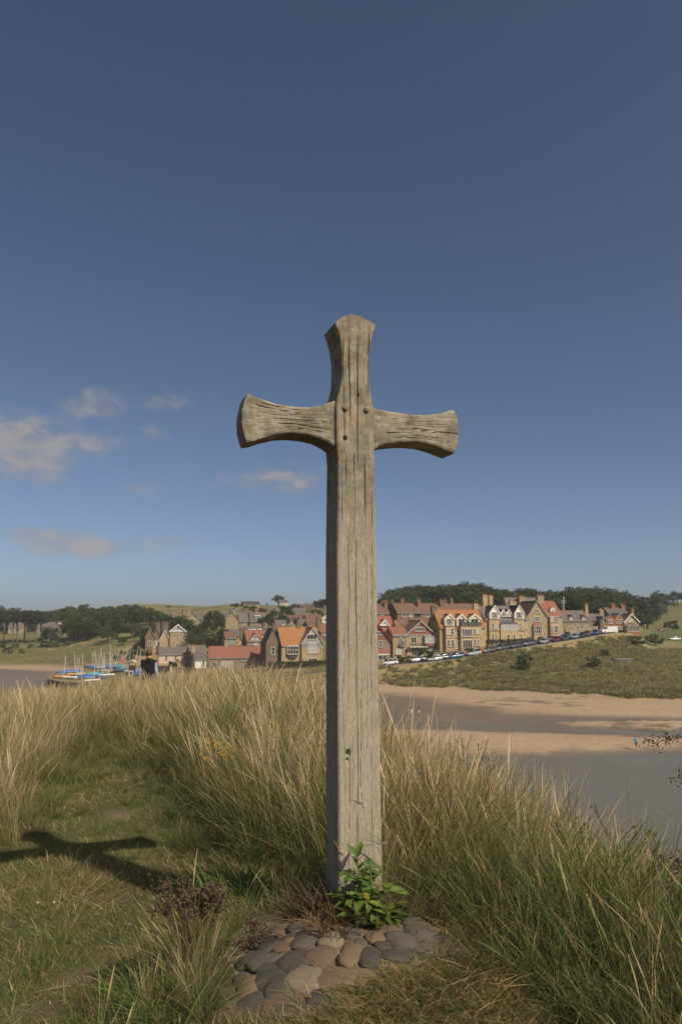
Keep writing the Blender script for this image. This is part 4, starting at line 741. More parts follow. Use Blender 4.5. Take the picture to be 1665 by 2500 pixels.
# wood on the left skyline
GW = 'trees of the wood beyond the field'; LW = 'dark green tree in the dense wood beyond the field'
def left_wood():
    sp_ = [-120, -45, 12, 38, 62, 108, 152, 170, 188, 203, 216, 226, 246, 262, 282, 300, 332, 350, 368, 405, 440]; sy_ = [1486, 1482, 1482, 1488, 1491, 1490, 1487, 1481, 1473, 1475, 1488, 1491, 1478, 1482, 1484, 1479, 1476, 1484, 1489, 1494, 1506]
    pts = []; g = random.Random(13); tries = 0; hs = [h.P for h in HOUSES]
    while len(pts) < 95 and tries < 12000:
        tries += 1; Y = g.uniform(372, 520); px = g.uniform(-110, 440); x = (px-CX)/1820*Y
        if px < 180 and Y < 442: continue
        if px > 380 and Y > 430: continue
        if any((x-a)**2+(Y-b)**2 < 8.2**2 for a, b, _ in pts) or any(-4 < x-q.x < 13 and -9 < Y-q.y < 12 for q in hs): continue
        yl = np.interp(px, sp_, sy_)+g.uniform(0, 3); zt = EYE+(YH-yl)*Y/1820; zg = hz(x, Y); h = min(g.uniform(9, 14), zt-zg)
        if Y > 470: h = min(zt-zg, 19)
        if h < 4.5: continue
        pts.append((x, Y, h))
    for x, y, h in pts: tree('broad%d' % g.choice((0, 1, 2, 4, 3)), x, y, h, LW, GW, None, g.uniform(1.15, 1.45))
left_wood()
for px, yt, yb, w, k in ((212, 1512, 1568, 1.35, 0), (192, 1525, 1567, 1.2, 2), (285, 1514, 1580, 1.25, 3), (320, 1520, 1582, 1.2, 1), (262, 1532, 1584, 1.2, 0), (300, 1555, 1592, 1.5, 3), (125, 1530, 1570, 1.2, 4), (345, 1532, 1590, .95, 2)):
    tree_px('broad%d' % k, px, yt, yb, 360-(yb-1568)*2.4, 'broad bushy tree at the foot of the wood by the field edge', 'bushy trees at the field edge', w)
for px, yt in ((10, 1492), (32, 1490), (42, 1494), (60, 1488), (71, 1492), (88, 1490), (100, 1496), (-15, 1490), (-40, 1494)):
    tree_px(random.choice(('pine', 'pine2')), px, yt, 1566, random.uniform(376, 392), 'tall pine with bare pinkish trunk and flat dark crown', 'pines with bare trunks at the field edge', 1.0, name='pine_tree')
for px, yb, h in ((22, 1588, 4), (56, 1580, 2.5), (4, 1570, 5), (112, 1572, 4.5), (140, 1573, 3.5), (40, 1571, 3), (75, 1571, 2.5), (165, 1571, 3)):
    b = at(px, yb, 352 if yb < 1575 else 315); tree('bush', b.x, b.y, h, 'low green bush on the field below the pines', 'bushes below the pines', name='bush', cat='bush')
# village trees
for k, px, yt, yb, Y, w, lb in (('broad0', 521, 1489, 1548, 292, 1.0, 'big round dark tree standing between the hill houses'), ('broad2', 505, 1512, 1560, 280, .9, 'dark tree leaning beside the big round tree among the hill houses'), ('broad1', 668, 1488, 1530, 305, 1.0, 'dark tree between the wide slate roof and the small slate cottage'),
        ('broad4', 700, 1478, 1515, 330, 1.2, 'spreading tree below the skyline house'), ('broad3', 655, 1500, 1532, 300, .8, 'narrow green tree beside the small slate cottage'), ('broad2', 733, 1503, 1538, 272, 1.0, 'garden tree behind the half-timbered house chimney'), ('broad3', 455, 1512, 1560, 285, .9, 'light green tree right of the tower house'),
        ('broad0', 440, 1522, 1570, 275, .8, 'dark tree close behind the tower house roof'), ('broad3', 478, 1530, 1575, 270, .9, 'green tree below the plain gabled hill house'), ('broad1', 500, 1552, 1582, 252, 1.0, 'dark bushy tree behind the white cottage roof'), ('broad4', 530, 1548, 1580, 252, 1.1, 'bushy tree behind the low red range'), ('broad2', 555, 1545, 1580, 250, 1.0, 'dark tree behind the grey rendered house'),
        ('broad0', 680, 1452, 1478, 482, 1.15, 'lone round tree on the skyline beside the cream house'), ('copper', 782, 1463, 1492, 395, 1.2, 'purple copper beech on the hill beside the post'), ('copper', 800, 1458, 1496, 388, 1.0, 'second dark purple beech half behind the post'), ('broad2', 575, 1472, 1492, 430, 1.7, 'wide dark hedge tree below the skyline cottages'), ('broad4', 600, 1478, 1494, 420, 1.4, 'bushy tree right below the skyline cottages'),
        ('broad0', 652, 1472, 1480, 470, .6, 'tiny conifer on the skyline left of the lone tree'), ('broad1', 720, 1474, 1492, 400, 1.5, 'bushy tree under the hilltop bushes'), ('broad2', 745, 1473, 1488, 425, 1.6, 'low hilltop tree near the brown brick houses'), ('broad3', 412, 1478, 1486, 560, 1.6, 'small bush on the bare left skyline'), ('broad0', 640, 1483, 1503, 360, 1.2, 'dark tree above the wide slate roof'),
        ('broad1', 618, 1478, 1498, 380, 1.2, 'dark tree left of the small slate house under the ridge'), ('broad2', 468, 1546, 1582, 256, 1.0, 'dark tree between the tower house and the white cottage roof'), ('broad0', 486, 1540, 1578, 262, 1.1, 'tree filling the gap below the big round dark tree'), ('broad1', 545, 1532, 1570, 262, 1.0, 'dark tree between the low slate houses'), ('broad4', 425, 1500, 1540, 300, 1.2, 'tree behind the tower house chimneys'), ('broad0', 395, 1508, 1548, 300, 1.2, 'dark tree left of the tower house chimneys'), ('broad1', 448, 1506, 1545, 308, 1.1, 'tree beneath the verge of the half hidden slate house'), ('broad2', 540, 1500, 1532, 330, 1.0, 'dark tree left of the sandy blank gable'),
        ('broad0', 372, 1525, 1575, 285, 1.2, 'dark tree at the left flank of the tower house'), ('broad4', 362, 1545, 1595, 270, 1.0, 'low dark tree beside the tower house wing'), ('broad3', 690, 1500, 1530, 290, 1.1, 'green tree right of the small slate cottage'), ('broad1', 640, 1505, 1535, 310, .9, 'small dark tree below the wide slate roof'), ('broad2', 760, 1488, 1512, 360, 1.2, 'tree between the tan gable and the rosy roof'), ('broad0', 590, 1486, 1502, 400, 1.6, 'dark spreading tree above the stone terrace roof'), ('broad4', 630, 1484, 1500, 395, 1.6, 'spreading tree above the white box dormer'),
        ('broad0', 345, 1560, 1600, 262, .9, 'dark tree behind the pink cottage gable'), ('broad3', 330, 1575, 1612, 250, 1.0, 'green bushy tree behind the dinghy masts'), ('broad2', 300, 1588, 1618, 262, 1.2, 'dark low tree behind the dinghy park'), ('broad1', 283, 1600, 1622, 250, 1.1, 'small dark tree among the dinghy masts'), ('broad3', 318, 1596, 1626, 240, .9, 'small leafy tree beside the lime green buoy')):
    tree_px(k, px, yt, yb, Y, lb, None, w)
# hillside wood on the right
def wood():
    sky_px = [935, 948, 961, 980, 1002, 1020, 1045, 1071, 1093, 1114, 1149, 1170, 1192, 1216, 1232, 1250, 1262, 1276, 1286, 1307, 1325, 1340, 1370, 1398, 1430, 1462, 1488, 1515, 1541, 1568, 1585]; sky_y = [1462, 1455, 1438, 1433, 1435, 1430, 1429, 1427, 1433, 1427, 1423, 1427, 1434, 1442, 1439, 1450, 1452, 1448, 1437, 1440, 1447, 1443, 1446, 1438, 1435, 1435, 1441, 1445, 1449, 1452, 1470]
    pts = []; g = random.Random(3); tries = 0
    while len(pts) < 158 and tries < 9000:
        tries += 1; Y = g.uniform(285, 432); px = g.uniform(935, 1585)
        if px < 1200 and Y < 262: continue
        if 1210 < px < 1285 and Y > 395: continue
        if px > 1480 and Y < 330+ (px-1480)*.6: continue
        x = (px-CX)/1820*Y
        if any((x-a)**2+(Y-b)**2 < 8.0**2 for a, b, _ in pts): continue
        yl = np.interp(px, sky_px, sky_y); zt = EYE+(YH-yl)*Y/1820; zg = hz(x, Y); h = min(g.uniform(8, 11.5), zt-zg)
        if Y > 405: h = zt-zg
        if h < 4.5 or h > 17: continue
        if 1395 < px < 1480 and fbm(np.array(px*.02), np.array(Y*.02), 9) > .12 and Y > 340: continue
        pts.append((x, Y, h))
    for x, y, h in pts:
        tree('broad%d' % g.choice((0, 0, 1, 2, 4, 3)), x, y, h, 'dark green tree in the hillside wood above the villas', 'trees of the hillside wood above the villas', None, g.uniform(1.1, 1.35))
wood()
for px, yt, yb, Y in ((1605, 1444, 1462, 520), (1626, 1450, 1472, 500), (1652, 1443, 1460, 525), (1600, 1468, 1500, 450), (1585, 1470, 1498, 440), (1570, 1462, 1495, 430)):
    tree_px('broad%d' % random.choice((0, 1, 2)), px, yt, yb, Y, 'dark tree standing apart on the open grassy hill', 'scattered trees on the grassy hill', 1.1)
for k, px, yt, yb, Y, w, lb in (('bush', 1598, 1540, 1556, 262, 1.2, 'round brown green bush on the dune crest'), ('bush', 1640, 1508, 1522, 400, 1.3, 'bush on the far green field'), ('shrub', 1448, 1600, 1626, 186, 1.3, 'dark thorn bush alone on the dune grass'), ('shrub', 1476, 1583, 1595, 206, 1.2, 'small dark bush beside the bunker on the dunes'),
        ('shrub', 1278, 1590, 1620, 182, .8, 'dark upright bush with black shadow on the dune slope'), ('shrub', 1039, 1581, 1601, 193.5, 1.3, 'round clipped dark tree before the white framed windows'), ('bush', 1330, 1566, 1580, 214, 1.2, 'yellow green bush at the foot of the tall stone house'),
        ('shrub', 1140, 1578, 1592, 198.6, .7, 'small dark conical shrub before the orange roofed villa'), ('shrub', 1151, 1577, 1592, 198.8, .7, 'second conical shrub before the orange roofed villa'), ('shrub', 1167, 1577, 1588, 199.4, .7, 'dark round shrub at the right corner of the orange roofed villa'), ('bush', 975, 1597, 1614, 194, 1.7, 'olive garden bush before the tile-hung house'), ('shrub', 1000, 1598, 1613, 194.5, 1.4, 'dark garden bush beside the red front door'),
        ('bush', 950, 1605, 1618, 193.5, 1.4, 'low dark bush between the shop and the tile-hung house'), ('bush', 1300, 1560, 1572, 213, 1.5, 'brown green bush between the two stone villas'), ('bush', 420, 1608, 1628, 219, 1.0, 'spiky small palm-like tree before the pink cottage'), ('bush', 1520, 1535, 1552, 246, 2.4, 'broad dark hedge bush at the end of the parked cars'), ('bush', 1550, 1545, 1565, 242, 2.2, 'low bush below the sun room'), ('bush', 1490, 1540, 1556, 240, 1.8, 'bush beside the white van')):
    tree_px(k, px, yt, yb, Y, lb, None, w, name='bush' if 'tree' not in lb else 'small_tree', cat='bush' if 'tree' not in lb else 'tree')
# ivy on the villa side
# hedges
def hedge(p0, p1, w, h, label, mt='leaf_hedge'):
    g = np.random.default_rng(int(abs(p0.x)*10)); L = (p1-p0).length; n = int(L*h*60); d = (p1-p0)/L; nn = Vector((-d.y, d.x, 0)).normalized()
    t = g.random(n)*L; face = g.random(n); yy = np.where(face < .45, 0, np.where(face < .9, g.random(n)*w, w)); zz = np.where((face >= .45) & (face < .9), h, g.random(n)*h)
    p = np.outer(t, d)+np.outer(yy, nn); p[:, 2] += zz; p += g.normal(size=(n, 3))*.09; s = .28*(.6+.8*g.random(n)); a = g.normal(size=(n, 3)); a /= np.linalg.norm(a, axis=1)[:, None]; b = np.cross(a, g.normal(size=(n, 3))); b /= np.linalg.norm(b, axis=1)[:, None]
    a *= s[:, None]; b *= (s*.7)[:, None]; v = np.stack([p-a*.5, p+b*.5, p+a*.5, p-b*.5], 1).reshape(-1, 3)
    r = tag(empty('hedge', p0), label, 'hedge'); link('foliage', np_mesh('foliage', v, np.arange(4*n).reshape(-1, 4), mt), r)
    q = [Vector((0, 0, 0))+nn*.12, d*L+nn*.12, d*L+nn*(w-.12), nn*(w-.12)]; MB().add([(a.x, a.y, a.z+z) for z in (-1, h-.12) for a in q], [(3, 2, 1, 0), (4, 5, 6, 7), (0, 1, 5, 4), (1, 2, 6, 5), (2, 3, 7, 6), (3, 0, 4, 7)]).build('branches', 'bark', r)
hedge(at(655, 1640, 204), at(812, 1636, 206), 1.6, 2.4, 'long dark clipped hedge before the half-timbered house')
hedge(at(1192, 1578, 206), at(1238, 1577, 208), 1.4, 1.6, 'dark clipped hedge before the white gabled villa')
hedge(at(1242, 1574, 209.5), at(1288, 1571, 212), 1.4, 1.3, 'low green hedge beside the villa gate posts')
# garden walls
def gwall(p0, p1, h, t, mt, label, name='garden_wall', coping='coping'):
    d = p1-p0; r = tag(empty(name, p0, math.atan2(d.y, d.x)), label, 'wall'); L = math.hypot(d.x, d.y); dz = d.z
    MB().add([(x, y, z+(dz if x else 0)) for x in (0, L) for y in (0, t) for z in (-1.2, h)], [(0, 1, 3, 2), (4, 6, 7, 5), (0, 4, 5, 1), (2, 3, 7, 6), (0, 2, 6, 4), (1, 5, 7, 3)]).build('wall', mt, r)
    MB().add([(x, y, z+(dz if x else 0)) for x in (-.05, L+.05) for y in (-.06, t+.06) for z in (h+.005, h+.13)], [(0, 1, 3, 2), (4, 6, 7, 5), (0, 4, 5, 1), (2, 3, 7, 6), (0, 2, 6, 4), (1, 5, 7, 3)]).build('coping', coping, r)
gwall(at(1062, 1604, 195.5), at(1122, 1598, 197.2), 1.0, .4, 'stone_dark', 'dark garden wall beside the white gable annexe'); gwall(at(1123, 1600, 197), at(1183, 1589, 201), .95, .4, 'brick_red', 'rosy brick front wall of the orange roofed villa'); gwall(at(1380, 1548, 231), at(1460, 1541, 241), 1.5, .4, 'stone_brown', 'stone garden wall before the low cottage')
gwall(at(690, 1642, 199), at(815, 1640, 201), .7, .4, 'stone_warm', 'low stone wall below the long clipped hedge'); gwall(at(1185, 1590, 204), at(1236, 1581, 207.5), .7, .35, 'stone_warm', 'low stone wall below the villa hedge')
def fence(p0, p1, n, h, label):
    r = tag(empty('board_fence', p0), label, 'fence'); m = MB().box(-.07, .07, -.02, .02, -.4, h).mesh('board', 'wood_fence')
    for i in range(n):
        q = p0.lerp(p1, i/(n-1))-p0; link('board', m, r, q+Vector((0, 0, random.uniform(-.05, .03))))
    d = p1-p0
    for z in (.4, h-.35): MB().tube([Vector((0, .05, z)), d+Vector((0, .05, z))], .05, 4).build('rail', 'wood_fence', r)
fence(at(386, 1640, 214), at(420, 1640, 214), 26, 1.7, 'dark board fence before the pink cottage'); fence(at(432, 1642, 211), at(478, 1642, 211), 34, 1.4, 'long weathered board fence below the white cottage')
for px, Y in ((418, 213.6), (1196, 204.5), (1207, 205.4), (1216, 206)):
    p = at(px, 1642 if px < 500 else 1592, Y); zg = hz(p.x, p.y) if px > 500 else p.z; r = tag(empty('gate_post', (p.x, p.y, zg)), 'square pale stone gate post' if px > 500 else 'square pink rendered gate pier beside the dark fence', 'gate post', 'villa gate posts' if px > 500 else None)
    MB().box(-.3, .3, -.3, .3, -.5, 1.6).build('shaft', 'stone_warm' if px > 500 else 'render_pink', r); MB().add([(-.36, -.36, 1.61), (.36, -.36, 1.61), (.36, .36, 1.61), (-.36, .36, 1.61), (0, 0, 2.0)], [(3, 2, 1, 0), (0, 1, 4), (1, 2, 4), (2, 3, 4), (3, 0, 4)]).build('cap', 'coping', r)
# poles
p = at(1474, 1535, 243); r = tag(empty('lamp_post', (p.x, p.y, hz(p.x, p.y))), 'thin grey lamp post beside the link cottage', 'lamp post'); MB().tube([(0, 0, -.3), (0, 0, 4), (0, 0, 7.2)], [.12, .09, .07], 6).build('pole', 'alu', r); MB().tube([(0, 0, 7.2), (-.4, 0, 7.5), (-1.2, 0, 7.5)], .05, 5).build('arm', 'alu', r); MB().box(-1.7, -1.0, -.12, .12, 7.42, 7.56).build('lamp_head', 'alu', r)
p = at(1372, 1483, 252); r = tag(empty('utility_pole', (p.x, p.y, hz(p.x, p.y))), 'leaning pale utility pole with crossbars behind the red roof', 'pole'); tz = at(1374, 1456, 252).z-r.location.z; MB().tube([(0, 0, -.3), (.3, 0, tz*.5), (.6, 0, tz)], [.2, .17, .13], 6).build('pole', 'alu', r)
for z in (.8, .86): MB().box(-.4, 1.2, -.06, .06, tz*z, tz*z+.14).build('crossbar', 'alu', r)

# ------------------------------------------------------------------ cars
def loft(secs, name, mt, parent=None, smooth=True):
    n = len(secs[0]); v = [p for s in secs for p in s]; f = []
    for i in range(len(secs)-1): f += [(i*n+k, i*n+(k+1) % n, (i+1)*n+(k+1) % n, (i+1)*n+k) for k in range(n)]
    f += [tuple(range(n))[::-1], tuple(range((len(secs)-1)*n, len(secs)*n))]; return MB().add(v, f).mesh(name, mt, smooth)
def car_meshes(kind):
    Lh, bz, rz, ws = dict(hatch=(1.95, .92, 1.48, .78), suv=(2.15, 1.05, 1.72, .85), estate=(2.25, .93, 1.46, .8))[kind]; W = .87
    st = [(-1, .42, .60, .70), (-.97, .30, .72, .86), (-.85, .24, bz*.86, .96), (-.5, .2, bz*.95, 1), (-.3, .2, bz, 1), (.3, .2, bz, 1), (.7, .2, bz*1.01, 1), (.93, .24, bz*1.0, .96), (.99, .34, bz*.92, .86), (1, .45, bz*.75, .8)]
    secs = []
    for (t, z0, z1, w) in st:
        y = W*w; zm = (z0+z1)/2; secs.append([(t*Lh, -y*.86, z0), (t*Lh, -y, z0+.12), (t*Lh, -y*1.01, zm), (t*Lh, -y*.94, z1-.04), (t*Lh, -y*.8, z1), (t*Lh, y*.8, z1), (t*Lh, y*.94, z1-.04), (t*Lh, y*1.01, zm), (t*Lh, y, z0+.12), (t*Lh, y*.86, z0)])
    body = loft(secs, 'body', 'car_white')
    back = .97 if kind != 'estate' else .98
    cs = [(-.42, bz-.03, .80, bz-.02), (-.12, bz-.03, .74, rz-.1), (-.02, bz-.03, .72, rz), (.5, bz-.03, .72, rz+.02), (back-.22, bz-.03, .70, rz-.03), (back-.1, bz-.03, .70, rz-.12), (back, bz-.03, .74, bz+.05)]
    cs2 = [[(t*Lh, -y*1.05, z0), (t*Lh, -y, z0+(z1-z0)*.5), (t*Lh, -y*.88, max(z1-.06, z0+.005)), (t*Lh, -y*.7, z1+.001), (t*Lh, y*.7, z1+.001), (t*Lh, y*.88, max(z1-.06, z0+.005)), (t*Lh, y, z0+(z1-z0)*.5), (t*Lh, y*1.05, z0)] for (t, z0, y, z1) in cs]
    cabin = loft(cs2, 'cabin', 'glass_dark')
    rf = loft([[(t*Lh, -y, z), (t*Lh, -y*.8, z+.05), (t*Lh, y*.8, z+.05), (t*Lh, y, z)] for t, y, z in ((-.06, .60, rz-.02), (.05, .64, rz), (.5, .65, rz+.02), (back-.2, .62, rz-.03), (back-.12, .55, rz-.06))], 'roof', 'car_white')
    pl = MB()
    for s in (-1, 1):
        for (t0, z0, t1, z1) in ((-.38, bz-.02, -.08, rz-.05), (.3, bz-.02, .28, rz), (back-.04, bz, back-.14, rz-.08)): pl.tube([(t0*Lh, s*.80, z0), (t1*Lh, s*.66, z1)], .045, 4)
    return body, cabin, rf, pl.mesh('pillar', 'car_white'), Lh, bz
CARS = {k: car_meshes(k) for k in ('hatch', 'suv', 'estate')}
TY = MB().tube([(0, -.1, 0), (0, .1, 0)], .32, 14).mesh('tyre', 'rubber', False); HB_ = MB().tube([(0, -.108, 0), (0, .108, 0)], .2, 10).mesh('hub', 'chrome', False)
LM = MB().ball((0, 0, 0), .13, 8, 5, 0, (.5, 1.2, .6)).mesh('headlight', 'lamp_glass', True); TL = MB().box(-.04, .04, -.1, .1, -.14, .14).mesh('taillight', 'tail_red'); MR = MB().ball((0, 0, 0), .1, 6, 4, 0, (.7, 1, .7)).mesh('mirror', 'rubber', True)
PLM = MB().box(-.01, .01, -.26, .26, -.055, .055).mesh('number_plate', 'hull_white')
def car(kind, paint, loc, rz, tilt, label):
    body, cabin, rf, pl, Lh, bz = CARS[kind]; r = tag(empty('parked_car', loc, rz), label, 'car', 'cars parked along the kerb'); r.rotation_euler = (0, -tilt, rz)
    for nm, me in (('body', body), ('roof', rf), ('pillar', pl)):
        o = link(nm, me, r); o.material_slots[0].link = 'OBJECT'; o.material_slots[0].material = M[paint]
    link('windows', cabin, r)
    for sx in (-.62, .63):
        for sy in (-1, 1): w = link('wheel', TY, r, (sx*Lh, sy*.80, .32)); link('hub', HB_, w)
    for sy in (-1, 1):
        link('headlight', LM, r, (-.955*Lh, sy*.6, bz*.72)); link('taillight', TL, r, (.985*Lh, sy*.66, bz*.82)); link('mirror', MR, r, (-.28*Lh, sy*.98, bz+.08))
    link('number_plate', PLM, r, (-1.002*Lh, 0, .42)); return r
def road_at(px):
    best = min(range(len(ROAD)), key=lambda i: abs(col_of(ROAD[i].x, ROAD[i].y)-px)); i = best; j = min(i+1, len(ROAD)-1); k = max(i-1, 0)
    # interpolate along x
    a, b = (ROAD[k], ROAD[i]) if col_of(ROAD[i].x, ROAD[i].y) > px else (ROAD[i], ROAD[j]); ca, cb = col_of(a.x, a.y), col_of(b.x, b.y); t = (px-ca)/(cb-ca) if cb != ca else 0
    p = a.lerp(b, t); d = (b-a).normalized(); return p, d
for px, off, kind, paint, lb in ((951, -.7, 'hatch', 'car_white', 'small white hatchback parked alone beside the dark bush'), (1024, 1.2, 'suv', 'car_white', 'white tall car parked before the white framed windows'), (1056, -.4, 'hatch', 'car_white', 'white low car half sunk behind dune grass beside a grey car'), (1079, .6, 'estate', 'car_slate', 'dark slate car between the white low car and blue car'),
        (1113, .4, 'estate', 'car_blue', 'steel blue saloon before the dark garden wall'), (1153, -.2, 'suv', 'car_silver', 'silver grey car before the rosy brick wall'), (1194, .6, 'estate', 'car_grey', 'dark grey car below the villa arch'), (1224, .2, 'suv', 'car_slate', 'charcoal car parked before the gate posts'), (1257, .0, 'estate', 'car_slate', 'dark green grey car with bright headlamp below the hedge'),
        (1287, -.1, 'suv', 'car_grey', 'large dark grey car nose out below the brown green bush'), (1309, 2.6, 'suv', 'car_black', 'black car in the inner row below the pointed gable'), (1321, -.6, 'estate', 'car_silver', 'silver estate car on the kerb side next to the red car'), (1336, 2.6, 'estate', 'car_slate', 'dark car in the inner row before the red roofed house'), (1352, -.5, 'hatch', 'car_red', 'dark red hatchback parked at the kerb'),
        (1362, 2.6, 'estate', 'car_violet', 'violet grey car in the inner row behind the red hatchback'), (1376, -.4, 'hatch', 'car_slate', 'dark green hatchback between the red and pale teal cars'), (1388, 2.7, 'estate', 'car_blue', 'mid blue car in the inner row before the stone wall'), (1399, -.3, 'estate', 'car_teal', 'pale teal saloon at the kerb'), (1406, 3.2, 'suv', 'car_slate', 'tall dark off-roader behind the blue car'),
        (1419, -.2, 'estate', 'car_black', 'black saloon at the kerb after the pale teal car'), (1437, .8, 'estate', 'car_grey', 'dark grey car next to the bright blue car'), (1455, .6, 'hatch', 'car_royal', 'bright royal blue car last in the parked row')):
    p, d = road_at(px); n = Vector((-d.y, d.x, 0)).normalized(); q = p+n*off; car(kind, paint, (q.x, q.y, p.z+.10), math.atan2(d.y, d.x)+random.uniform(-.12, .12)+(.35 if px > 1290 else .0), math.asin(d.z), lb)
q = at(1645, 1556, 300); car('estate', 'car_white', (q.x, q.y, hz(q.x, q.y)+.02), .1, 0, 'white car parked out on the green field'); q = at(1613, 1527, 390); car('hatch', 'car_red', (q.x, q.y, hz(q.x, q.y)+.02), .2, 0, 'tiny red car far across the green field')
# white van
p = at(1466, 1546, 239); r = tag(empty('parked_van', (p.x, p.y, hz(p.x, p.y)+.05), .15), 'long white van parked before the brick house', 'van')
MB().prism([(0, .4), (0, 1.1), (.5, 1.3), (1.0, 2.1), (5.2, 2.25), (5.3, .4)], 'y', -.95, .95).build('body', 'car_white', r); MB().prism([(.55, 1.32), (1.0, 2.0), (1.7, 2.0), (1.7, 1.32)], 'y', -.97, .97).build('windows', 'glass_dark', r); MB().box(-.06, .0, -.9, .9, .35, .6).build('bumper', 'rubber', r)
for x in (1.0, 4.3):
    for y in (-.88, .88): w = link('wheel', TY, r, (x, y, .34)); link('hub', HB_, w)

# ------------------------------------------------------------------ dinghies on the quay
def hull_mesh(mt, L=4.2, W=.75, cov=False):
    secs = []
    for t in np.linspace(-1, 1, 9):
        w = W*(1-max(0, t)**2.2*.96)*(1-.12*max(0, -t)); k = .05+.25*max(0, t)**2; x = t*L/2
        secs.append([(x, -w, .5+.1*max(0, t)), (x, -w*.92, .3), (x, -w*.5, .05+k*.4), (x, 0, k*.3), (x, w*.5, .05+k*.4), (x, w*.92, .3), (x, w, .5+.1*max(0, t)), (x, w*.5, .58+.1*max(0, t)), (x, -w*.5, .58+.1*max(0, t))])
    return loft(secs, 'hull', mt)
HULLS = {k: hull_mesh(k) for k in ('hull_white', 'hull_wood', 'hull_orange', 'hull_yellow')}
def cover_mesh(mt):
    secs = []
    for t in np.linspace(-1.02, 1.02, 9):
        w = .82*(1-max(0, t)**2.2*.95); x = t*2.1; hh = .72+.28*math.exp(-(t-.1)**2*3)
        secs.append([(x, -w, .34), (x, -w*1.01, .56), (x, -w*.45, hh*.86), (x, 0, hh), (x, w*.45, hh*.86), (x, w*1.01, .56), (x, w, .34)])
    return loft(secs, 'cover', mt)
COV = {k: cover_mesh(k) for k in ('cover_blue', 'cover_teal', 'cover_grey', 'cover_navy')}
MAST = {}
def mast(h, lean):
    return MB().tube([(.5, 0, .4), (.5+lean*h*.5, 0, h*.5), (.5+lean*h, 0, h)], [.08, .07, .05], 6).mesh('mast', 'alu')
BOOM = MB().tube([(.5, 0, 1.0), (-1.6, 0, 1.05)], .045, 6).mesh('boom', 'alu'); STAY = lambda h: MB().tube([(.5, 0, h*.9), (2.0, 0, .6)], .012, 3).tube([(.5, 0, h*.9), (.3, .75, .55)], .012, 3).tube([(.5, 0, h*.9), (.3, -.75, .55)], .012, 3).mesh('rigging', 'alu')
TRB = MB().tube([(0, -.75, .18), (0, .75, .18)], .05, 6).mesh('trolley', 'metal_dark')
def dinghy(px, py, rz, hull, cover, mh, lean, label, mtop=None):
    Y = (EYE-2.1)*1820/(py-YH); p = at(px, py, Y); r = tag(empty('sailing_dinghy', (p.x, p.y, hz(p.x, p.y)+.12), rz), label, 'boat', 'dinghies parked on the quay'); link('hull', HULLS[hull], r); link('trolley', TRB, r)
    if cover: link('cover', COV[cover], r)
    if mh: link('mast', mast(mh, lean), r); link('boom', BOOM, r); link('rigging', STAY(mh), r)
D = [(160, 1643, .3, 'hull_white', 'cover_blue', 0, 0, 'dinghy under a dark blue cover at the quay end without mast'), (182, 1640, .2, 'hull_white', 'cover_blue', 6.2, -.14, 'mast-tilted dinghy under a blue cover beside the yellow dinghy'), (152, 1652, .5, 'hull_orange', None, 0, 0, 'small orange open dinghy on the quay corner'), (172, 1654, .4, 'hull_white', None, 0, 0, 'white upturned looking hull beside the orange dinghy'),
     (184, 1646, .2, 'hull_yellow', None, 0, 0, 'small yellow open dinghy among blue covered boats'), (199, 1648, .6, 'hull_wood', 'cover_grey', 6.6, -.06, 'dinghy under a pale grey cover with tall straight mast'), (212, 1655, .35, 'hull_white', 'cover_blue', 0, 0, 'long blue covered dinghy before the pale grey covered one'), (233, 1648, .4, 'hull_white', 'cover_teal', 0, 0, 'bright teal covered dinghy'),
     (246, 1655, .3, 'hull_wood', 'cover_navy', 0, 0, 'navy covered dinghy right of the teal one'), (226, 1661, .38, 'hull_white', None, 6.4, 0, 'long white open dinghy with upright white mast by the quay edge'), (262, 1648, .1, 'hull_white', None, 0, 0, 'small white hull lying on the grass past the navy dinghy'), (236, 1632, .2, 'hull_white', 'cover_blue', 6.0, -.22, 'dinghy under a bright blue cover in the back row, mast leaning left'),
     (224, 1630, .1, 'hull_wood', 'cover_navy', 5.2, -.08, 'back row dinghy with short mast left of the bright blue cover'), (250, 1633, .4, 'hull_white', 'cover_grey', 6.4, -.2, 'back row dinghy under a domed grey cover'), (265, 1632, .3, 'hull_white', 'cover_navy', 7.0, 0, 'back row dinghy with the tallest straight mast'), (277, 1634, .2, 'hull_wood', 'cover_navy', 6.4, .2, 'back row dinghy with mast leaning right'),
     (292, 1634, .1, 'hull_white', 'cover_teal', 0, 0, 'small teal covered boat at the end of the back row'), (297, 1640, .2, 'hull_wood', 'cover_navy', 7.2, .14, 'dark covered dinghy with mast leaning right by the pink buoy'), (309, 1640, .3, 'hull_wood', 'cover_navy', 6.8, .12, 'dark dinghy behind the white wooden frame'), (320, 1643, .4, 'hull_white', 'cover_grey', 7.4, .22, 'dinghy with steeply leaning white tipped mast'),
     (337, 1645, .2, 'hull_white', 'cover_blue', 7.0, .02, 'royal blue covered dinghy beside the walking person'), (346, 1650, .2, 'hull_orange', 'cover_blue', 6.8, .3, 'orange hulled blue covered dinghy nearest the walking person'), (270, 1640, .5, 'hull_wood', None, 6.0, -.18, 'brown open dinghy with mast in the middle of the quay'), (254, 1640, .2, 'hull_wood', 'cover_grey', 5.6, -.12, 'brown dinghy under a grey cover in the middle row')]
for i, d in enumerate(D):
    d = list(d); d[2] += (.5, -.3, .1, -.6, .3)[i % 5]
    if not d[5] and i % 3: d[5] = 5.4+.3*(i % 4); d[6] = (-.1, .12, .04)[i % 3]
    if 'without mast' in d[7]: d[5] = 0
    dinghy(*d)
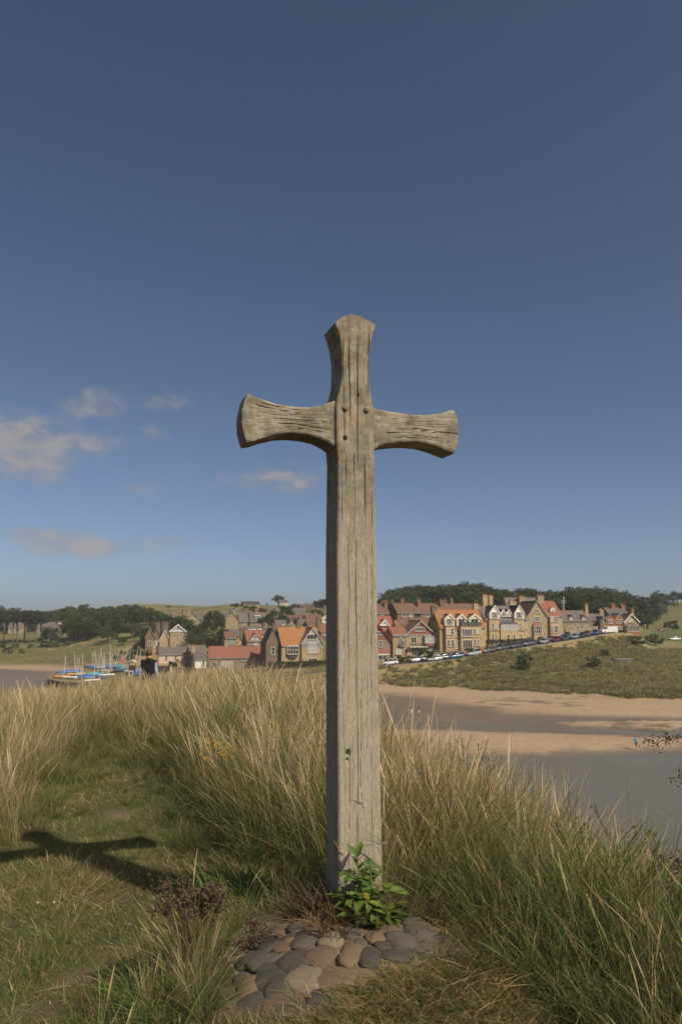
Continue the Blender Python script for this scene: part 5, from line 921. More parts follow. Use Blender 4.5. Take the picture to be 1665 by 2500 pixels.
for px, py, mt, lb in ((299, 1612, 'buoy_pink', 'bright pink buoy hung on a leaning mast'), (327, 1614, 'buoy_lime', 'lime green buoy hung between the leaning masts')):
    p = at(px, py, 214); r = tag(empty('mooring_buoy', p), lb, 'buoy'); MB().ball((0, 0, 0), .38, 10, 7, 0, (1, 1, 1.15)).build('float', mt, r, True); MB().tube([(0, 0, .4), (0, 0, .9)], .03, 5).build('rope', 'alu', r)
p = at(320, 1650, 200); r = tag(empty('timber_frame', (p.x, p.y, hz(p.x, p.y))), 'white wooden frame with a dark opening among the dinghies', 'frame')
for x in (-.45, .45): MB().box(x-.09, x+.09, -.09, .09, -.1, 1.5).build('post', 'paint_white', r)
MB().box(-.6, .6, -.1, .1, 1.505, 1.7).build('crossbeam', 'paint_white', r)
p = at(323, 1640, 207); r = tag(empty('notice_shelter', (p.x, p.y, hz(p.x, p.y))), 'dark notice board with a small pitched white roof on the quay', 'notice board')
for x in (-.9, .9): MB().box(x-.07, x+.07, -.07, .07, -.2, 3.4).build('post', 'wood_fence', r)
MB().box(-.8, .8, -.05, .05, .9, 2.6).build('board', 'wood_fence', r); MB().chevron([(-1.2, 3.3), (0, 4.0), (1.2, 3.3)], 'y', -.4, .4, .1).build('roof', 'paint_white', r)

# ------------------------------------------------------------------ the wooden cross
TH = R(18.5); CB = at(880, 2195, 3.6)
def cm(px, py, yo=0):
    """photo point -> cross-local (x, z) on its front plane"""
    d = ray(px, py); n = Vector((math.sin(TH), -math.cos(TH), 0)); P = CB-n*yo; t = n.dot(P-Vector((0, 0, EYE)))/n.dot(d); q = Vector((0, 0, EYE))+d*t-P
    return q.x*math.cos(TH)+q.y*math.sin(TH), q.z
zc = lambda a, b, yo=0: cm(550+a/2.613, 740+b/2.613, yo)
def woodmat(name, stretch, seed):
    m = bpy.data.materials.new(name); m.use_nodes = True; t = m.node_tree; b = t.nodes['Principled BSDF']; M[name] = m; b.inputs['Roughness'].default_value = .9; b.inputs['Specular IOR Level'].default_value = .15
    c = t.nodes.new('ShaderNodeTexCoord'); 
    def noise(sc, st, det=6, rough=.65, dist=0):
        mp = t.nodes.new('ShaderNodeMapping'); mp.inputs['Scale'].default_value = st; mp.inputs['Location'].default_value = (seed, seed, seed); t.links.new(c.outputs['Object'], mp.inputs[0])
        n = t.nodes.new('ShaderNodeTexNoise'); n.inputs['Scale'].default_value = sc; n.inputs['Detail'].default_value = det; n.inputs['Roughness'].default_value = rough; n.inputs['Distortion'].default_value = dist; t.links.new(mp.outputs[0], n.inputs['Vector']); return n.outputs['Fac']
    def ramp(fac, a, b_): 
        r = t.nodes.new('ShaderNodeMapRange'); r.inputs[1].default_value = a; r.inputs[2].default_value = b_; t.links.new(fac, r.inputs[0]); return r.outputs[0]
    def mix(f, a, b_, mode='MIX'):
        x = t.nodes.new('ShaderNodeMixRGB'); x.blend_type = mode
        for k, v in ((0, f), (1, a), (2, b_)):
            if isinstance(v, tuple): x.inputs[k].default_value = (*v, 1)
            elif isinstance(v, (int, float)): x.inputs[k].default_value = v
            else: t.links.new(v, x.inputs[k])
        return x.outputs[0]
    grain = noise(1, stretch, 8, .7, .25); fine = noise(1, tuple(s*3.2 for s in stretch), 6, .7); big = noise(2.2, (1, 1, 1), 5); spots = noise(60, (1, 1, 1), 5, .6); lich = noise(9, (1, 1, 1), 6, .7)
    col = mix(ramp(grain, .32, .68), (.29, .25, .183), (.46, .402, .302)); col = mix(ramp(fine, .38, .5), mix(1, col, (.60, .57, .52), 'MULTIPLY'), col)
    col = mix(mathn(t, 'MULTIPLY', ramp(big, .45, .7), .4), col, (.27, .24, .165))                     # greyer, greener weathering
    col = mix(mathn(t, 'MULTIPLY', ramp(spots, .56, .68), .6), col, (.52, .475, .39)); spk = noise(95, (1, 1, .35), 4, .6); col = mix(mathn(t, 'MULTIPLY', ramp(spk, .56, .66), .55), col, (.135, .112, .075))                      # pale flecks of lichen
    z = t.nodes.new('ShaderNodeSeparateXYZ'); t.links.new(c.outputs['Object'], z.inputs[0])
    top = mathn(t, 'MULTIPLY', mathn(t, 'SUBTRACT', z.outputs[2], 1.55), 2.2, clamp=True)                # the head is more weathered and lichen-grown
    col = mix(mathn(t, 'MULTIPLY', mathn(t, 'MULTIPLY', ramp(lich, .38, .60), top), .8), col, (.125, .108, .070)); l2 = noise(13, (1, 1, 1), 5, .7)
    col = mix(mathn(t, 'MULTIPLY', mathn(t, 'MULTIPLY', ramp(l2, .60, .68), top), .6), col, (.33, .22, .07)); col = mix(mathn(t, 'MULTIPLY', mathn(t, 'MULTIPLY', ramp(noise(5, (1, 1, 1), 4), .55, .68), top), .5), col, (.36, .23, .13))
    t.links.new(col, b.inputs['Base Color'])
    h = mathn(t, 'ADD', mathn(t, 'MULTIPLY', grain, .7), mathn(t, 'ADD', mathn(t, 'MULTIPLY', fine, .6), mathn(t, 'MULTIPLY', spots, .25)))
    bp = t.nodes.new('ShaderNodeBump'); bp.inputs['Strength'].default_value = .8; bp.inputs['Distance'].default_value = .006; t.links.new(h, bp.inputs['Height']); t.links.new(bp.outputs[0], b.inputs['Normal'])
woodmat('wood_post', (95, 95, 2.6), 3); woodmat('wood_arm', (4.0, 95, 95), 8)
mat('wood_hole', (.012, .010, .008), None, rough=1)
def cracks_z(x, z, spec):
    d = np.zeros_like(x)
    for (x0, z0, z1, amp, fr, dep, wd, dr) in spec:
        xc = x0+dr*(z-z0)+amp*np.sin(z*fr+x0*40)+.35*amp*np.sin(z*fr*2.7+1); w = wd*(.6+.6*vnoise(z*6, z*0, int(x0*1000) % 50)); ends = np.clip((z-z0)/.12, 0, 1)*np.clip((z1-z)/.12, 0, 1); d += dep*ends*np.exp(-((x-xc)/w)**2)
    return d
def tri(w, xs, ys): return np.interp(w, xs, ys)
def build_post(root):
    # outlines read off along the height (front-left, front-right)
    Lp = [(700, 122), (722, 175), (738, 240), (748, 330), (749, 420), (744, 490), (730, 545), (718, 600), (711, 650), (711, 760), (714, 900), (722, 1000)]; Rp = [(964, 137), (945, 190), (930, 260), (920, 330), (917, 430), (920, 510), (932, 580), (943, 640), (949, 700), (950, 800), (951, 900), (951, 1000)]
    lo = [zc(*p) for p in Lp]+[cm(822.5+(827-822.5)*k, 1123+(2080-1123)*k) for k in (.25, .5, .75, 1)]; hi = [zc(*p) for p in Rp]+[cm(914+(933-914)*k, 1123+(2080-1123)*k) for k in (.25, .5, .75, 1)]
    lo.append((lo[-1][0], -.35)); hi.append((hi[-1][0], -.35)); lo.sort(key=lambda p: p[1]); hi.sort(key=lambda p: p[1])
    zl, xl = [p[1] for p in lo], [p[0] for p in lo]; zr, xr = [p[1] for p in hi], [p[0] for p in hi]; Dp = .188; ztL, ztR, ztM = zc(700, 122)[1], zc(964, 137)[1], zc(815, 70)[1]
    nf, ns, nrow = 66, 22, 470; zs = np.linspace(-.35, 1, nrow)
    s_ = np.linspace(0, 1, nf); top = lambda s: np.where(s < .44, ztL+(ztM-ztL)*np.sin(s/.44*math.pi/2), ztR+(ztM-ztR)*np.cos((s-.44)/.56*math.pi/2))
    T = top(s_); rows = []
    zmax = ztM; zb = zmax-.28; base = np.concatenate([np.linspace(-.35, zb, nrow-60), zb+(zmax-zb)*np.linspace(0, 1, 61)[1:]])
    ring_s = np.concatenate([s_, np.ones(ns), s_[::-1], np.zeros(ns)]); ring_y = np.concatenate([np.zeros(nf), np.linspace(0, 1, ns+2)[1:-1], np.ones(nf), np.linspace(1, 0, ns+2)[1:-1]])*Dp
    side = np.concatenate([np.zeros(nf), np.ones(ns), np.full(nf, 2), np.full(ns, 3)]).astype(int); n = len(ring_s)
    S, B = np.meshgrid(ring_s, base); Yv = np.repeat(ring_y[None], nrow, 0); Z = np.where(B > zb, zb+(B-zb)/(zmax-zb)*(np.interp(S, s_, T)-zb), B)
    x0 = np.interp(Z, zl, xl); x1 = np.interp(Z, zr, xr); X = x0+(x1-x0)*S; U = X
    # weather checks and cracks pressed into the front, rough arrises, raised grain
    xq = lambda px, py: cm(px, py)[0]
    spec = [(xq(872, 2000), -.1, 1.72, .003, 4, .012, .0022, .0), (xq(851, 1300), .9, 1.75, .002, 5, .009, .002, 0), (xq(905, 1500), .1, 2.0, .003, 3, .008, .002, .004), (xq(853, 2050), -.1, .75, .002, 6, .008, .002, 0), (xq(885, 1900), .3, 1.1, .006, 7, .009, .002, -.01), (xq(838, 1500), .5, 1.6, .002, 4, .006, .0018, .002), (xq(893, 1200), .6, 1.8, .003, 5, .006, .0018, .0),
            (zc(768, 750)[0], 1.86, 2.1, .001, 5, .014, .003, 0), (zc(890, 850)[0], 1.7, 2.12, .002, 5, .012, .0035, 0), (zc(845, 400)[0], 2.0, 2.75, .002, 5, .012, .0028, 0), (zc(795, 200)[0], 2.2, 2.75, .003, 5, .012, .003, .0), (zc(905, 200)[0], 2.35, 2.78, .002, 5, .016, .003, .03), (zc(765, 300)[0], 2.1, 2.75, .002, 6, .010, .003, -.02), (zc(820, 700)[0], 1.6, 2.2, .002, 5, .008, .0025, 0), (zc(745, 800)[0], 1.62, 2.12, .001, 4, .006, .0025, 0)]
    fr = (side == 0)[None]; dep = cracks_z(U, Z, [(q[0], q[1], q[2], q[3], q[4], q[5]*(.55 if q[1] < 1.5 else .8), q[6]*.75, q[7]) for q in spec]); hole = lambda px, py, rx, rz, dp: dp*np.exp(-((((U-cm(px, py)[0])/rx)**2+((Z-cm(px, py)[1])/rz)**2)**2))
    dep = dep+hole(843, 1069, .009, .009, .05)+hole(875, 964, .005, .005, .03)+hole(850, 1838, .010, .014, .03)+hole(848, 1855, .006, .007, .02)
    rd = .5+fbm(U*55, Z*2.0, 61, 3); dep = dep+.0009*rd+.003*np.clip((Z-2.05)/.4, 0, 1)*(.5+fbm(U*90, Z*2.4, 66, 3))*2
    edge = np.minimum(S, 1-S); dep = dep+.006*np.exp(-(edge/.02)**2)
    Yv = np.where(fr, dep, Yv)
    for k, sg in ((1, -1), (3, 1)): X = np.where((side == k)[None], X+sg*(.003*(.5+fbm(Yv*60, Z*2.5, 70+k, 3))+cracks_z(Yv, Z, [(.06, -.2, 2.4, .004, 5, .008, .003, 0), (.12, .3, 2.7, .004, 4, .006, .003, 0)])), X)
    Z = Z+np.where(B > zmax-.02, .012*fbm(U*70, Yv*12, 77, 3), 0)
    v = np.stack([X, Yv, Z], -1).reshape(-1, 3); i = np.arange(nrow-1)[:, None]*n; j = np.arange(n)[None]; f = np.stack([i+j, i+(j+1) % n, i+n+(j+1) % n, i+n+j], -1).reshape(-1, 4)
    tb = (nrow-1)*n; cap = [(tb+a, tb+a+1, tb+nf+ns+(nf-2-a), tb+nf+ns+(nf-1-a)) for a in range(nf-1)]
    # weathered end grain: side columns join through the first and last cap strips
    f = np.vstack([f, cap]); sr = [tb+nf-1]+[tb+nf+q for q in range(ns)]+[tb+nf+ns]; sl = [tb+nf+ns+nf-1]+[tb+nf+ns+nf+q for q in range(ns)]+[tb]
    me = np_mesh('post', v, f, 'wood_post', smooth=True); me.set_sharp_from_angle(angle=R(38)); o = link('post', me, root); return o
def build_arm(root, sgn):
    yo = .02; Da = .15
    if sgn < 0:
        tp = [(140, 572), (175, 588), (220, 606), (330, 642), (450, 660), (550, 662), (620, 650), (690, 622), (760, 615)]; bt = [(140, 882), (180, 878), (240, 858), (340, 834), (430, 829), (520, 838), (600, 856), (660, 885), (700, 915), (760, 930)]; tipm = zc(103, 735, yo)[0]
    else:
        tp = [(1462, 680), (1430, 683), (1380, 700), (1290, 712), (1200, 712), (1090, 697), (1000, 680), (950, 665), (880, 660)]; bt = [(1470, 955), (1420, 938), (1350, 910), (1280, 892), (1200, 884), (1120, 886), (1040, 895), (985, 910), (955, 930), (880, 938)]; tipm = zc(1492, 800, yo)[0]
    t_ = sorted(zc(*p, yo) for p in tp); b_ = sorted(zc(*p, yo) for p in bt); xt, zt = [p[0] for p in t_], [p[1] for p in t_]; xb, zb = [p[0] for p in b_], [p[1] for p in b_]
    xe = xt[0] if sgn < 0 else xt[-1]; xi = 0.0 if sgn < 0 else .05
    nf, ns, nrow = 44, 16, 150; s_ = np.linspace(0, 1, nf); ring_s = np.concatenate([s_, np.ones(ns), s_[::-1], np.zeros(ns)]); ring_y = np.concatenate([np.zeros(nf), np.linspace(0, 1, ns+2)[1:-1], np.ones(nf), np.linspace(1, 0, ns+2)[1:-1]])*Da; side = np.concatenate([np.zeros(nf), np.ones(ns), np.full(nf, 2), np.full(ns, 3)]).astype(int); n = len(ring_s)
    S, Tt = np.meshgrid(ring_s, np.linspace(0, 1, nrow)); X = xi+(xe-xi)*Tt; Z0 = np.interp(X, xb, zb); Z1 = np.interp(X, xt, zt); Z = Z0+(Z1-Z0)*S; Yv = np.repeat(ring_y[None], nrow, 0)
    X = X+(tipm-xe)*np.clip((Tt-.55)/.45, 0, 1)**2*(1-(2*S-1)**2)
    fr = (side == 0)[None]; dep = np.zeros_like(X); g = np.random.default_rng(5 if sgn < 0 else 9)
    for k in range(9 if sgn < 0 else 8):                       # long checks following the sweep of the grain
        s0 = .08+.84*(k+.5)/9+g.uniform(-.03, .03); a = g.uniform(.15, .55); b = min(1, a+g.uniform(.35, .7)); w = .008*g.uniform(.7, 1.4); dep += g.uniform(.003, .008)*np.clip((Tt-a)/.06, 0, 1)*np.clip((b-Tt)/.06+(b >= .99), 0, 1)*np.exp(-((S-s0-.10*(Tt-.5)*(1 if sgn < 0 else -1)-.012*np.sin(Tt*9+k))/w)**2)
    dep += .0025*(.5+fbm(X*9, S*30, 91, 3))+.006*np.exp(-(np.minimum(S, 1-S)/.03)**2)
    Yv = np.where(fr, dep, Yv)+yo; tip = np.clip((Tt-.97)/.03, 0, 1); X = X-sgn*tip*.006*(.5+fbm(S*18, Yv*20, 95, 3)); up = (side == 1)[None]; Z = np.where(up, Z+.012*fbm(X*14, Yv*18, 97, 3), Z); Z = np.where((side == 3)[None], Z+.008*fbm(X*10, Yv*14, 98, 3), Z)
    v = np.stack([X, Yv, Z], -1).reshape(-1, 3); i = np.arange(nrow-1)[:, None]*n; j = np.arange(n)[None]; f = np.stack([i+j, i+(j+1) % n, i+n+(j+1) % n, i+n+j], -1).reshape(-1, 4)
    tb = (nrow-1)*n; cap = [(tb+a, tb+a+1, tb+nf+ns+(nf-2-a), tb+nf+ns+(nf-1-a)) for a in range(nf-1)]; f = np.vstack([f, cap]); 
    if sgn > 0: f = f[:, ::-1]
    am = np_mesh('arm', v, f, 'wood_arm', smooth=True); am.set_sharp_from_angle(angle=R(38)); link('arm', am, root)
def cross():
    root = tag(empty('wooden_cross', CB, TH), 'tall weathered grey oak cross with flared ends rising from cobbles', 'cross'); build_post(root); build_arm(root, -1); build_arm(root, 1)
    for a, b in ((767, 668), (903, 680)):
        x, z = zc(a, b); MB().ball((x, -.004, z), .0145, 12, 8, 0, (1, .6, 1.1)).build('wooden_peg', 'wood_arm', root, True)
    # mortar collar of knot wood
    x, z = cm(849, 1832); MB().ball((x, .018, z+.004), .008, 8, 6, 0, (.9, .6, 1.5)).build('knot', 'stem_pale', root, True)
mat('stem_pale', (.40, .29, .17), (.30, .21, .12), 30, .9)
cross()

# ------------------------------------------------------------------ cobbled mound round the foot
MC = Vector((CB.x+.03, CB.y-.10))
def mound_h(x, y):
    e = np.sqrt(((x-MC.x)/.58)**2+((y-MC.y)/.64)**2); a = 1.30-.19*0
    return CB.z+.0-.128*np.clip(e, 0, 1.9)**1.5-.6*np.clip(e-1, 0, 1)**2
COBP = None
def on_mound(px, py):
    d = ray(px, py); t = 2.2
    while t < 6:
        p = Vector((0, 0, EYE))+d*t
        if p.z < float(mound_h(np.array(p.x), np.array(p.y))): return p
        t += .004
    return p
COBP = [tuple(on_mound(a, b).xy) for a, b in ((500, 2360), (580, 2275), (690, 2225), (800, 2190), (1000, 2205), (1075, 2285), (1065, 2335), (960, 2345), (915, 2385), (900, 2420), (800, 2440), (770, 2480), (730, 2600), (520, 2600), (510, 2440))]
mat('mortar', (.23, .17, .095), (.15, .115, .07), 9, .95, .8, bscale=40, c3=(.20, .15, .05), s3=4)
mat('cobble_dark', (0.089, 0.075, 0.061), (0.060, 0.051, 0.043), 7, .75, .35, c3=(0.128, 0.106, 0.085), s3=6, t3=.58, bscale=30)
mat('cobble_grey', (0.128, 0.106, 0.085), (0.085, 0.072, 0.058), 7, .8, .4, c3=(0.187, 0.145, 0.076), s3=7, t3=.56, bscale=30)
mat('cobble_tan', (0.216, 0.151, 0.090), (0.151, 0.104, 0.061), 7, .85, .4, c3=(0.101, 0.076, 0.054), s3=9, t3=.6, bscale=30)
mat('cobble_brown', (0.172, 0.113, 0.074), (0.117, 0.078, 0.053), 7, .85, .4, c3=(0.211, 0.156, 0.094), s3=7, bscale=30)
mat('cobble_pale', (0.259, 0.205, 0.137), (0.187, 0.144, 0.094), 7, .85, .4, c3=(0.122, 0.094, 0.065), s3=9, t3=.6, bscale=30)
def mound():
    root = tag(empty('cobble_mound', (MC.x, MC.y, CB.z-.3)), 'low mound of rounded cobbles set in mortar at the cross foot', 'stone mound'); o = Vector(root.location)
    n, k = 26, 72; v = []; f = []
    for i in range(n):
        r = 1.45*i/(n-1)
        for j in range(k):
            a = 2*math.pi*j/k; x = MC.x+.58*r*math.cos(a); y = MC.y+.64*r*math.sin(a); z = float(mound_h(np.array(x), np.array(y)))-.008+.016*float(fbm(np.array(x*14), np.array(y*14), 81, 3)); v.append((x-o.x, y-o.y, z-o.z))
    for i in range(n-1): f += [(i*k+j, i*k+(j+1) % k, (i+1)*k+(j+1) % k, (i+1)*k+j) for j in range(k)]
    MB().add(v, f).build('mortar_bed', 'mortar', root, True)
    ST = [(460, 507, 74, 74, 0, 'dark'), (508, 520, 128, 72, -32, 'grey'), (548, 548, 105, 58, -38, 'dark'), (645, 517, 116, 98, -15, 'dark'), (760, 497, 104, 88, 0, 'brown'), (885, 477, 82, 122, 5, 'tan'), (967, 500, 74, 92, 10, 'dark'), (697, 415, 102, 84, -10, 'grey'), (635, 420, 72, 62, 10, 'tan'), (600, 452, 60, 66, 0, 'brown'), (802, 425, 84, 72, 0, 'pale'), (548, 442, 86, 70, -20, 'dark'),
          (685, 602, 142, 108, -12, 'pale'), (825, 590, 150, 100, -5, 'tan'), (915, 586, 62, 90, 15, 'tan'), (540, 600, 118, 84, -30, 'dark'), (577, 636, 112, 98, -28, 'dark'), (450, 632, 104, 86, -25, 'tan'), (420, 593, 74, 48, -10, 'grey'), (466, 706, 118, 124, 20, 'dark'), (602, 692, 140, 86, -22, 'brown'), (745, 682, 82, 84, -10, 'dark'), (640, 742, 120, 96, -30, 'grey'), (522, 768, 120, 66, -10, 'brown'), (410, 770, 90, 70, 20, 'tan'),
          (985, 415, 74, 50, 0, 'tan'), (1095, 432, 114, 78, 5, 'grey'), (1085, 485, 108, 62, 15, 'dark'), (1190, 466, 84, 58, 10, 'grey'), (1185, 402, 112, 82, 25, 'grey'), (1175, 362, 74, 44, 10, 'brown'), (1340, 470, 92, 46, 30, 'grey'), (1352, 530, 104, 46, 28, 'grey'), (1425, 570, 62, 36, 20, 'pale'), (508, 432, 62, 52, 0, 'dark'), (880, 395, 70, 50, 0, 'grey'), (760, 380, 60, 40, 0, 'brown'), (1040, 380, 66, 46, 0, 'brown'),
          (1140, 345, 80, 50, 0, 'grey'), (650, 375, 70, 40, 0, 'grey'), (560, 395, 70, 44, 0, 'brown'), (925, 440, 50, 40, 0, 'grey'), (1270, 420, 70, 46, 20, 'grey'), (720, 770, 90, 70, 0, 'brown'), (1020, 450, 60, 44, 0, 'dark')]
    import bmesh
    g = random.Random(4)
    for q, (a, b, w, hh, rot, c) in enumerate(ST):
        p = on_mound(350+a/1.742, 2050+b/1.742); dist = (p-Vector((0, 0, EYE))).length; sx = w/1.742*dist/F/2*1.06; up = Vector((0, 0, 1)); nrm = Vector((((p.x-MC.x)/.58)*.28, ((p.y-MC.y)/.64)*.28, 1)).normalized()
        fore = max(.42, abs((p-Vector((0, 0, EYE))).normalized().dot(nrm))+.22); sy = hh/1.742*dist/F/2/fore*1.0
        bm = bmesh.new(); bmesh.ops.create_icosphere(bm, subdivisions=3, radius=1); off = Vector((q*3.1, q*1.7, q*.9))
        for vv in bm.verts:
            k = 1+.26*mnoise.noise(vv.co*1.0+off)+.11*mnoise.noise(vv.co*2.6+off)+.03*mnoise.noise(vv.co*7+off); c2 = vv.co.copy(); pw = .8; c2 = Vector([math.copysign(abs(t)**pw, t) for t in c2]); vv.co = c2*k
        m = bpy.data.meshes.new('cobble'); bm.to_mesh(m); bm.free(); m.polygons.foreach_set('use_smooth', [True]*len(m.polygons)); m.materials.append(M['cobble_'+c])
        s = link('cobble', m, root, p-o-nrm*min(sx, sy)*.20, None, (sx*1.07, sy*1.07, min(sx, sy)*.52)); qt = nrm.to_track_quat('Z', 'Y'); s.rotation_mode = 'QUATERNION'; from mathutils import Quaternion; s.rotation_quaternion = qt @ Quaternion((0, 0, 1), R(-rot))
mound()

# ------------------------------------------------------------------ grass
def blades(n, Rr, hmin, hmax, w, lean, cb, ct, seg=4, seed=1, seedfrac=0, droop=.0, cvar=.25, out=.6, hpow=1.0, brk=.0):
    g = np.random.default_rng(seed); a = g.random(n)*6.283; rr = Rr*np.sqrt(g.random(n)); base = np.stack([rr*np.cos(a), rr*np.sin(a), np.full(n, -.04)], 1)
    ph = np.where(g.random(n) < out, a+g.normal(size=n)*.6, g.random(n)*6.283); h = hmin+(hmax-hmin)*g.random(n)**hpow; L = h*lean*(.3+1.0*g.random(n)); dr = np.stack([np.cos(ph), np.sin(ph)], 1); th = g.random(n)*6.283; wd = np.stack([np.cos(th), np.sin(th), np.zeros(n)], 1)
    t = np.linspace(0, 1, seg+1); p = np.zeros((n, seg+1, 3)); hd = g.random(n) < seedfrac; dp = droop*g.random(n)
    p[..., 0] = base[:, None, 0]+dr[:, None, 0]*L[:, None]*t**1.8; p[..., 1] = base[:, None, 1]+dr[:, None, 1]*L[:, None]*t**1.8; p[..., 2] = base[:, None, 2]+h[:, None]*(t-dp[:, None]*t**3*.8)
    if brk:                                                    # snapped blades: kinked over part way up
        bk = g.random(n) < brk; tk = (.35+.45*g.random(n))[:, None]; ov = np.maximum(0, t[None]-tk); sg_ = g.normal(size=n)*.5
        p[..., 2] = np.where(bk[:, None], p[..., 2]-ov*h[:, None]*(1.1+.4*g.random(n))[:, None], p[..., 2]); p[..., 0] += np.where(bk[:, None], ov*h[:, None]*np.cos(ph+sg_)[:, None]*.8, 0); p[..., 1] += np.where(bk[:, None], ov*h[:, None]*np.sin(ph+sg_)[:, None]*.8, 0)
    ww = w*(.45+1.1*g.random(n))[:, None]*np.where(hd[:, None], .42+1.5*np.exp(-((t-.86)/.10)**2), (1-t)**.6+.08)
    v = np.stack([p-wd[:, None]*ww[..., None]*.5, p+wd[:, None]*ww[..., None]*.5], 2).reshape(-1, 3); m = (seg+1)*2; b = np.arange(n)[:, None]*m; k = np.arange(seg)[None]*2; f = np.stack([b+k, b+k+1, b+k+3, b+k+2], -1).reshape(-1, 4)
    cb = np.asarray(cb); ct = np.asarray(ct); ci = g.integers(0, len(cb), n); var = (1+cvar*g.normal(size=n)).clip(.5, 1.6)[:, None, None]; c = (cb[ci][:, None]*(1-t)[None, :, None]+ct[ci][:, None]*t[None, :, None])*var
    return v, f, np.repeat(c[:, :, None], 2, 2).reshape(-1, 3)
def merge(*parts):
    v, f, c, o = [], [], [], 0
    for a, b, d in parts: v.append(a); f.append(b+o); c.append(d); o += len(a)
    return np.vstack(v), np.vstack(f), np.vstack(c)
T2 = (.19, .20, .07)
G1, G2, G3, S1, S2, S3, DK = (.098, .135, .036), (.150, .185, .055), (.062, .088, .026), (.52, .39, .20), (.42, .30, .14), (.58, .46, .27), (.15, .10, .045)
def protos(prefix, lst):
    c = bpy.data.collections.new(prefix); 
    for i, (v, f, col) in enumerate(lst):
        m = np_mesh('%s_%02d' % (prefix, i), v, f, 'grass', np.clip(col, .005, .9)); c.objects.link(bpy.data.objects.new('%s_%02d' % (prefix, i), m))
    return c
def scatter(name, pts, rot, scl, idx, coll, label, cat):
    me = bpy.data.meshes.new(name); me.vertices.add(len(pts)); me.vertices.foreach_set('co', np.asarray(pts, np.float32).ravel())
    a = me.attributes.new('rot', 'FLOAT_VECTOR', 'POINT'); a.data.foreach_set('vector', np.asarray(rot, np.float32).ravel()); a = me.attributes.new('scl', 'FLOAT', 'POINT'); a.data.foreach_set('value', np.asarray(scl, np.float32)); a = me.attributes.new('idx', 'INT', 'POINT'); a.data.foreach_set('value', np.asarray(idx, np.int32))
    o = tag(link(name, me), label, cat, None, 'stuff'); md = o.modifiers.new('scatter', 'NODES'); ng = bpy.data.node_groups.new(name, 'GeometryNodeTree'); md.node_group = ng
    ng.interface.new_socket('Geometry', in_out='INPUT', socket_type='NodeSocketGeometry'); ng.interface.new_socket('Geometry', in_out='OUTPUT', socket_type='NodeSocketGeometry')
    gi = ng.nodes.new('NodeGroupInput'); go = ng.nodes.new('NodeGroupOutput'); ci = ng.nodes.new('GeometryNodeCollectionInfo'); ci.inputs['Collection'].default_value = coll; ci.inputs['Separate Children'].default_value = True; ci.inputs['Reset Children'].default_value = True
    ip = ng.nodes.new('GeometryNodeInstanceOnPoints'); ip.inputs['Pick Instance'].default_value = True
    def attr(nm, ty): n = ng.nodes.new('GeometryNodeInputNamedAttribute'); n.data_type = ty; n.inputs['Name'].default_value = nm; return n.outputs['Attribute']
    e = ng.nodes.new('FunctionNodeEulerToRotation'); L = ng.links.new; L(attr('rot', 'FLOAT_VECTOR'), e.inputs[0]); L(gi.outputs[0], ip.inputs['Points']); L(ci.outputs[0], ip.inputs['Instance']); L(attr('idx', 'INT'), ip.inputs['Instance Index']); L(e.outputs[0], ip.inputs['Rotation']); L(attr('scl', 'FLOAT'), ip.inputs['Scale']); L(ip.outputs[0], go.inputs[0]); return o
def on_mound_mask(x, y, k=1.0): return (((x-MC.x)/.58)**2+((y-MC.y)/.64)**2) < k*k
def sector(n, r0, r1, a, g, p=1.0):
    r = r0+(r1-r0)*g.random(n)**p; az = (g.random(n)*2-1)*R(a); return r*np.sin(az), r*np.cos(az)
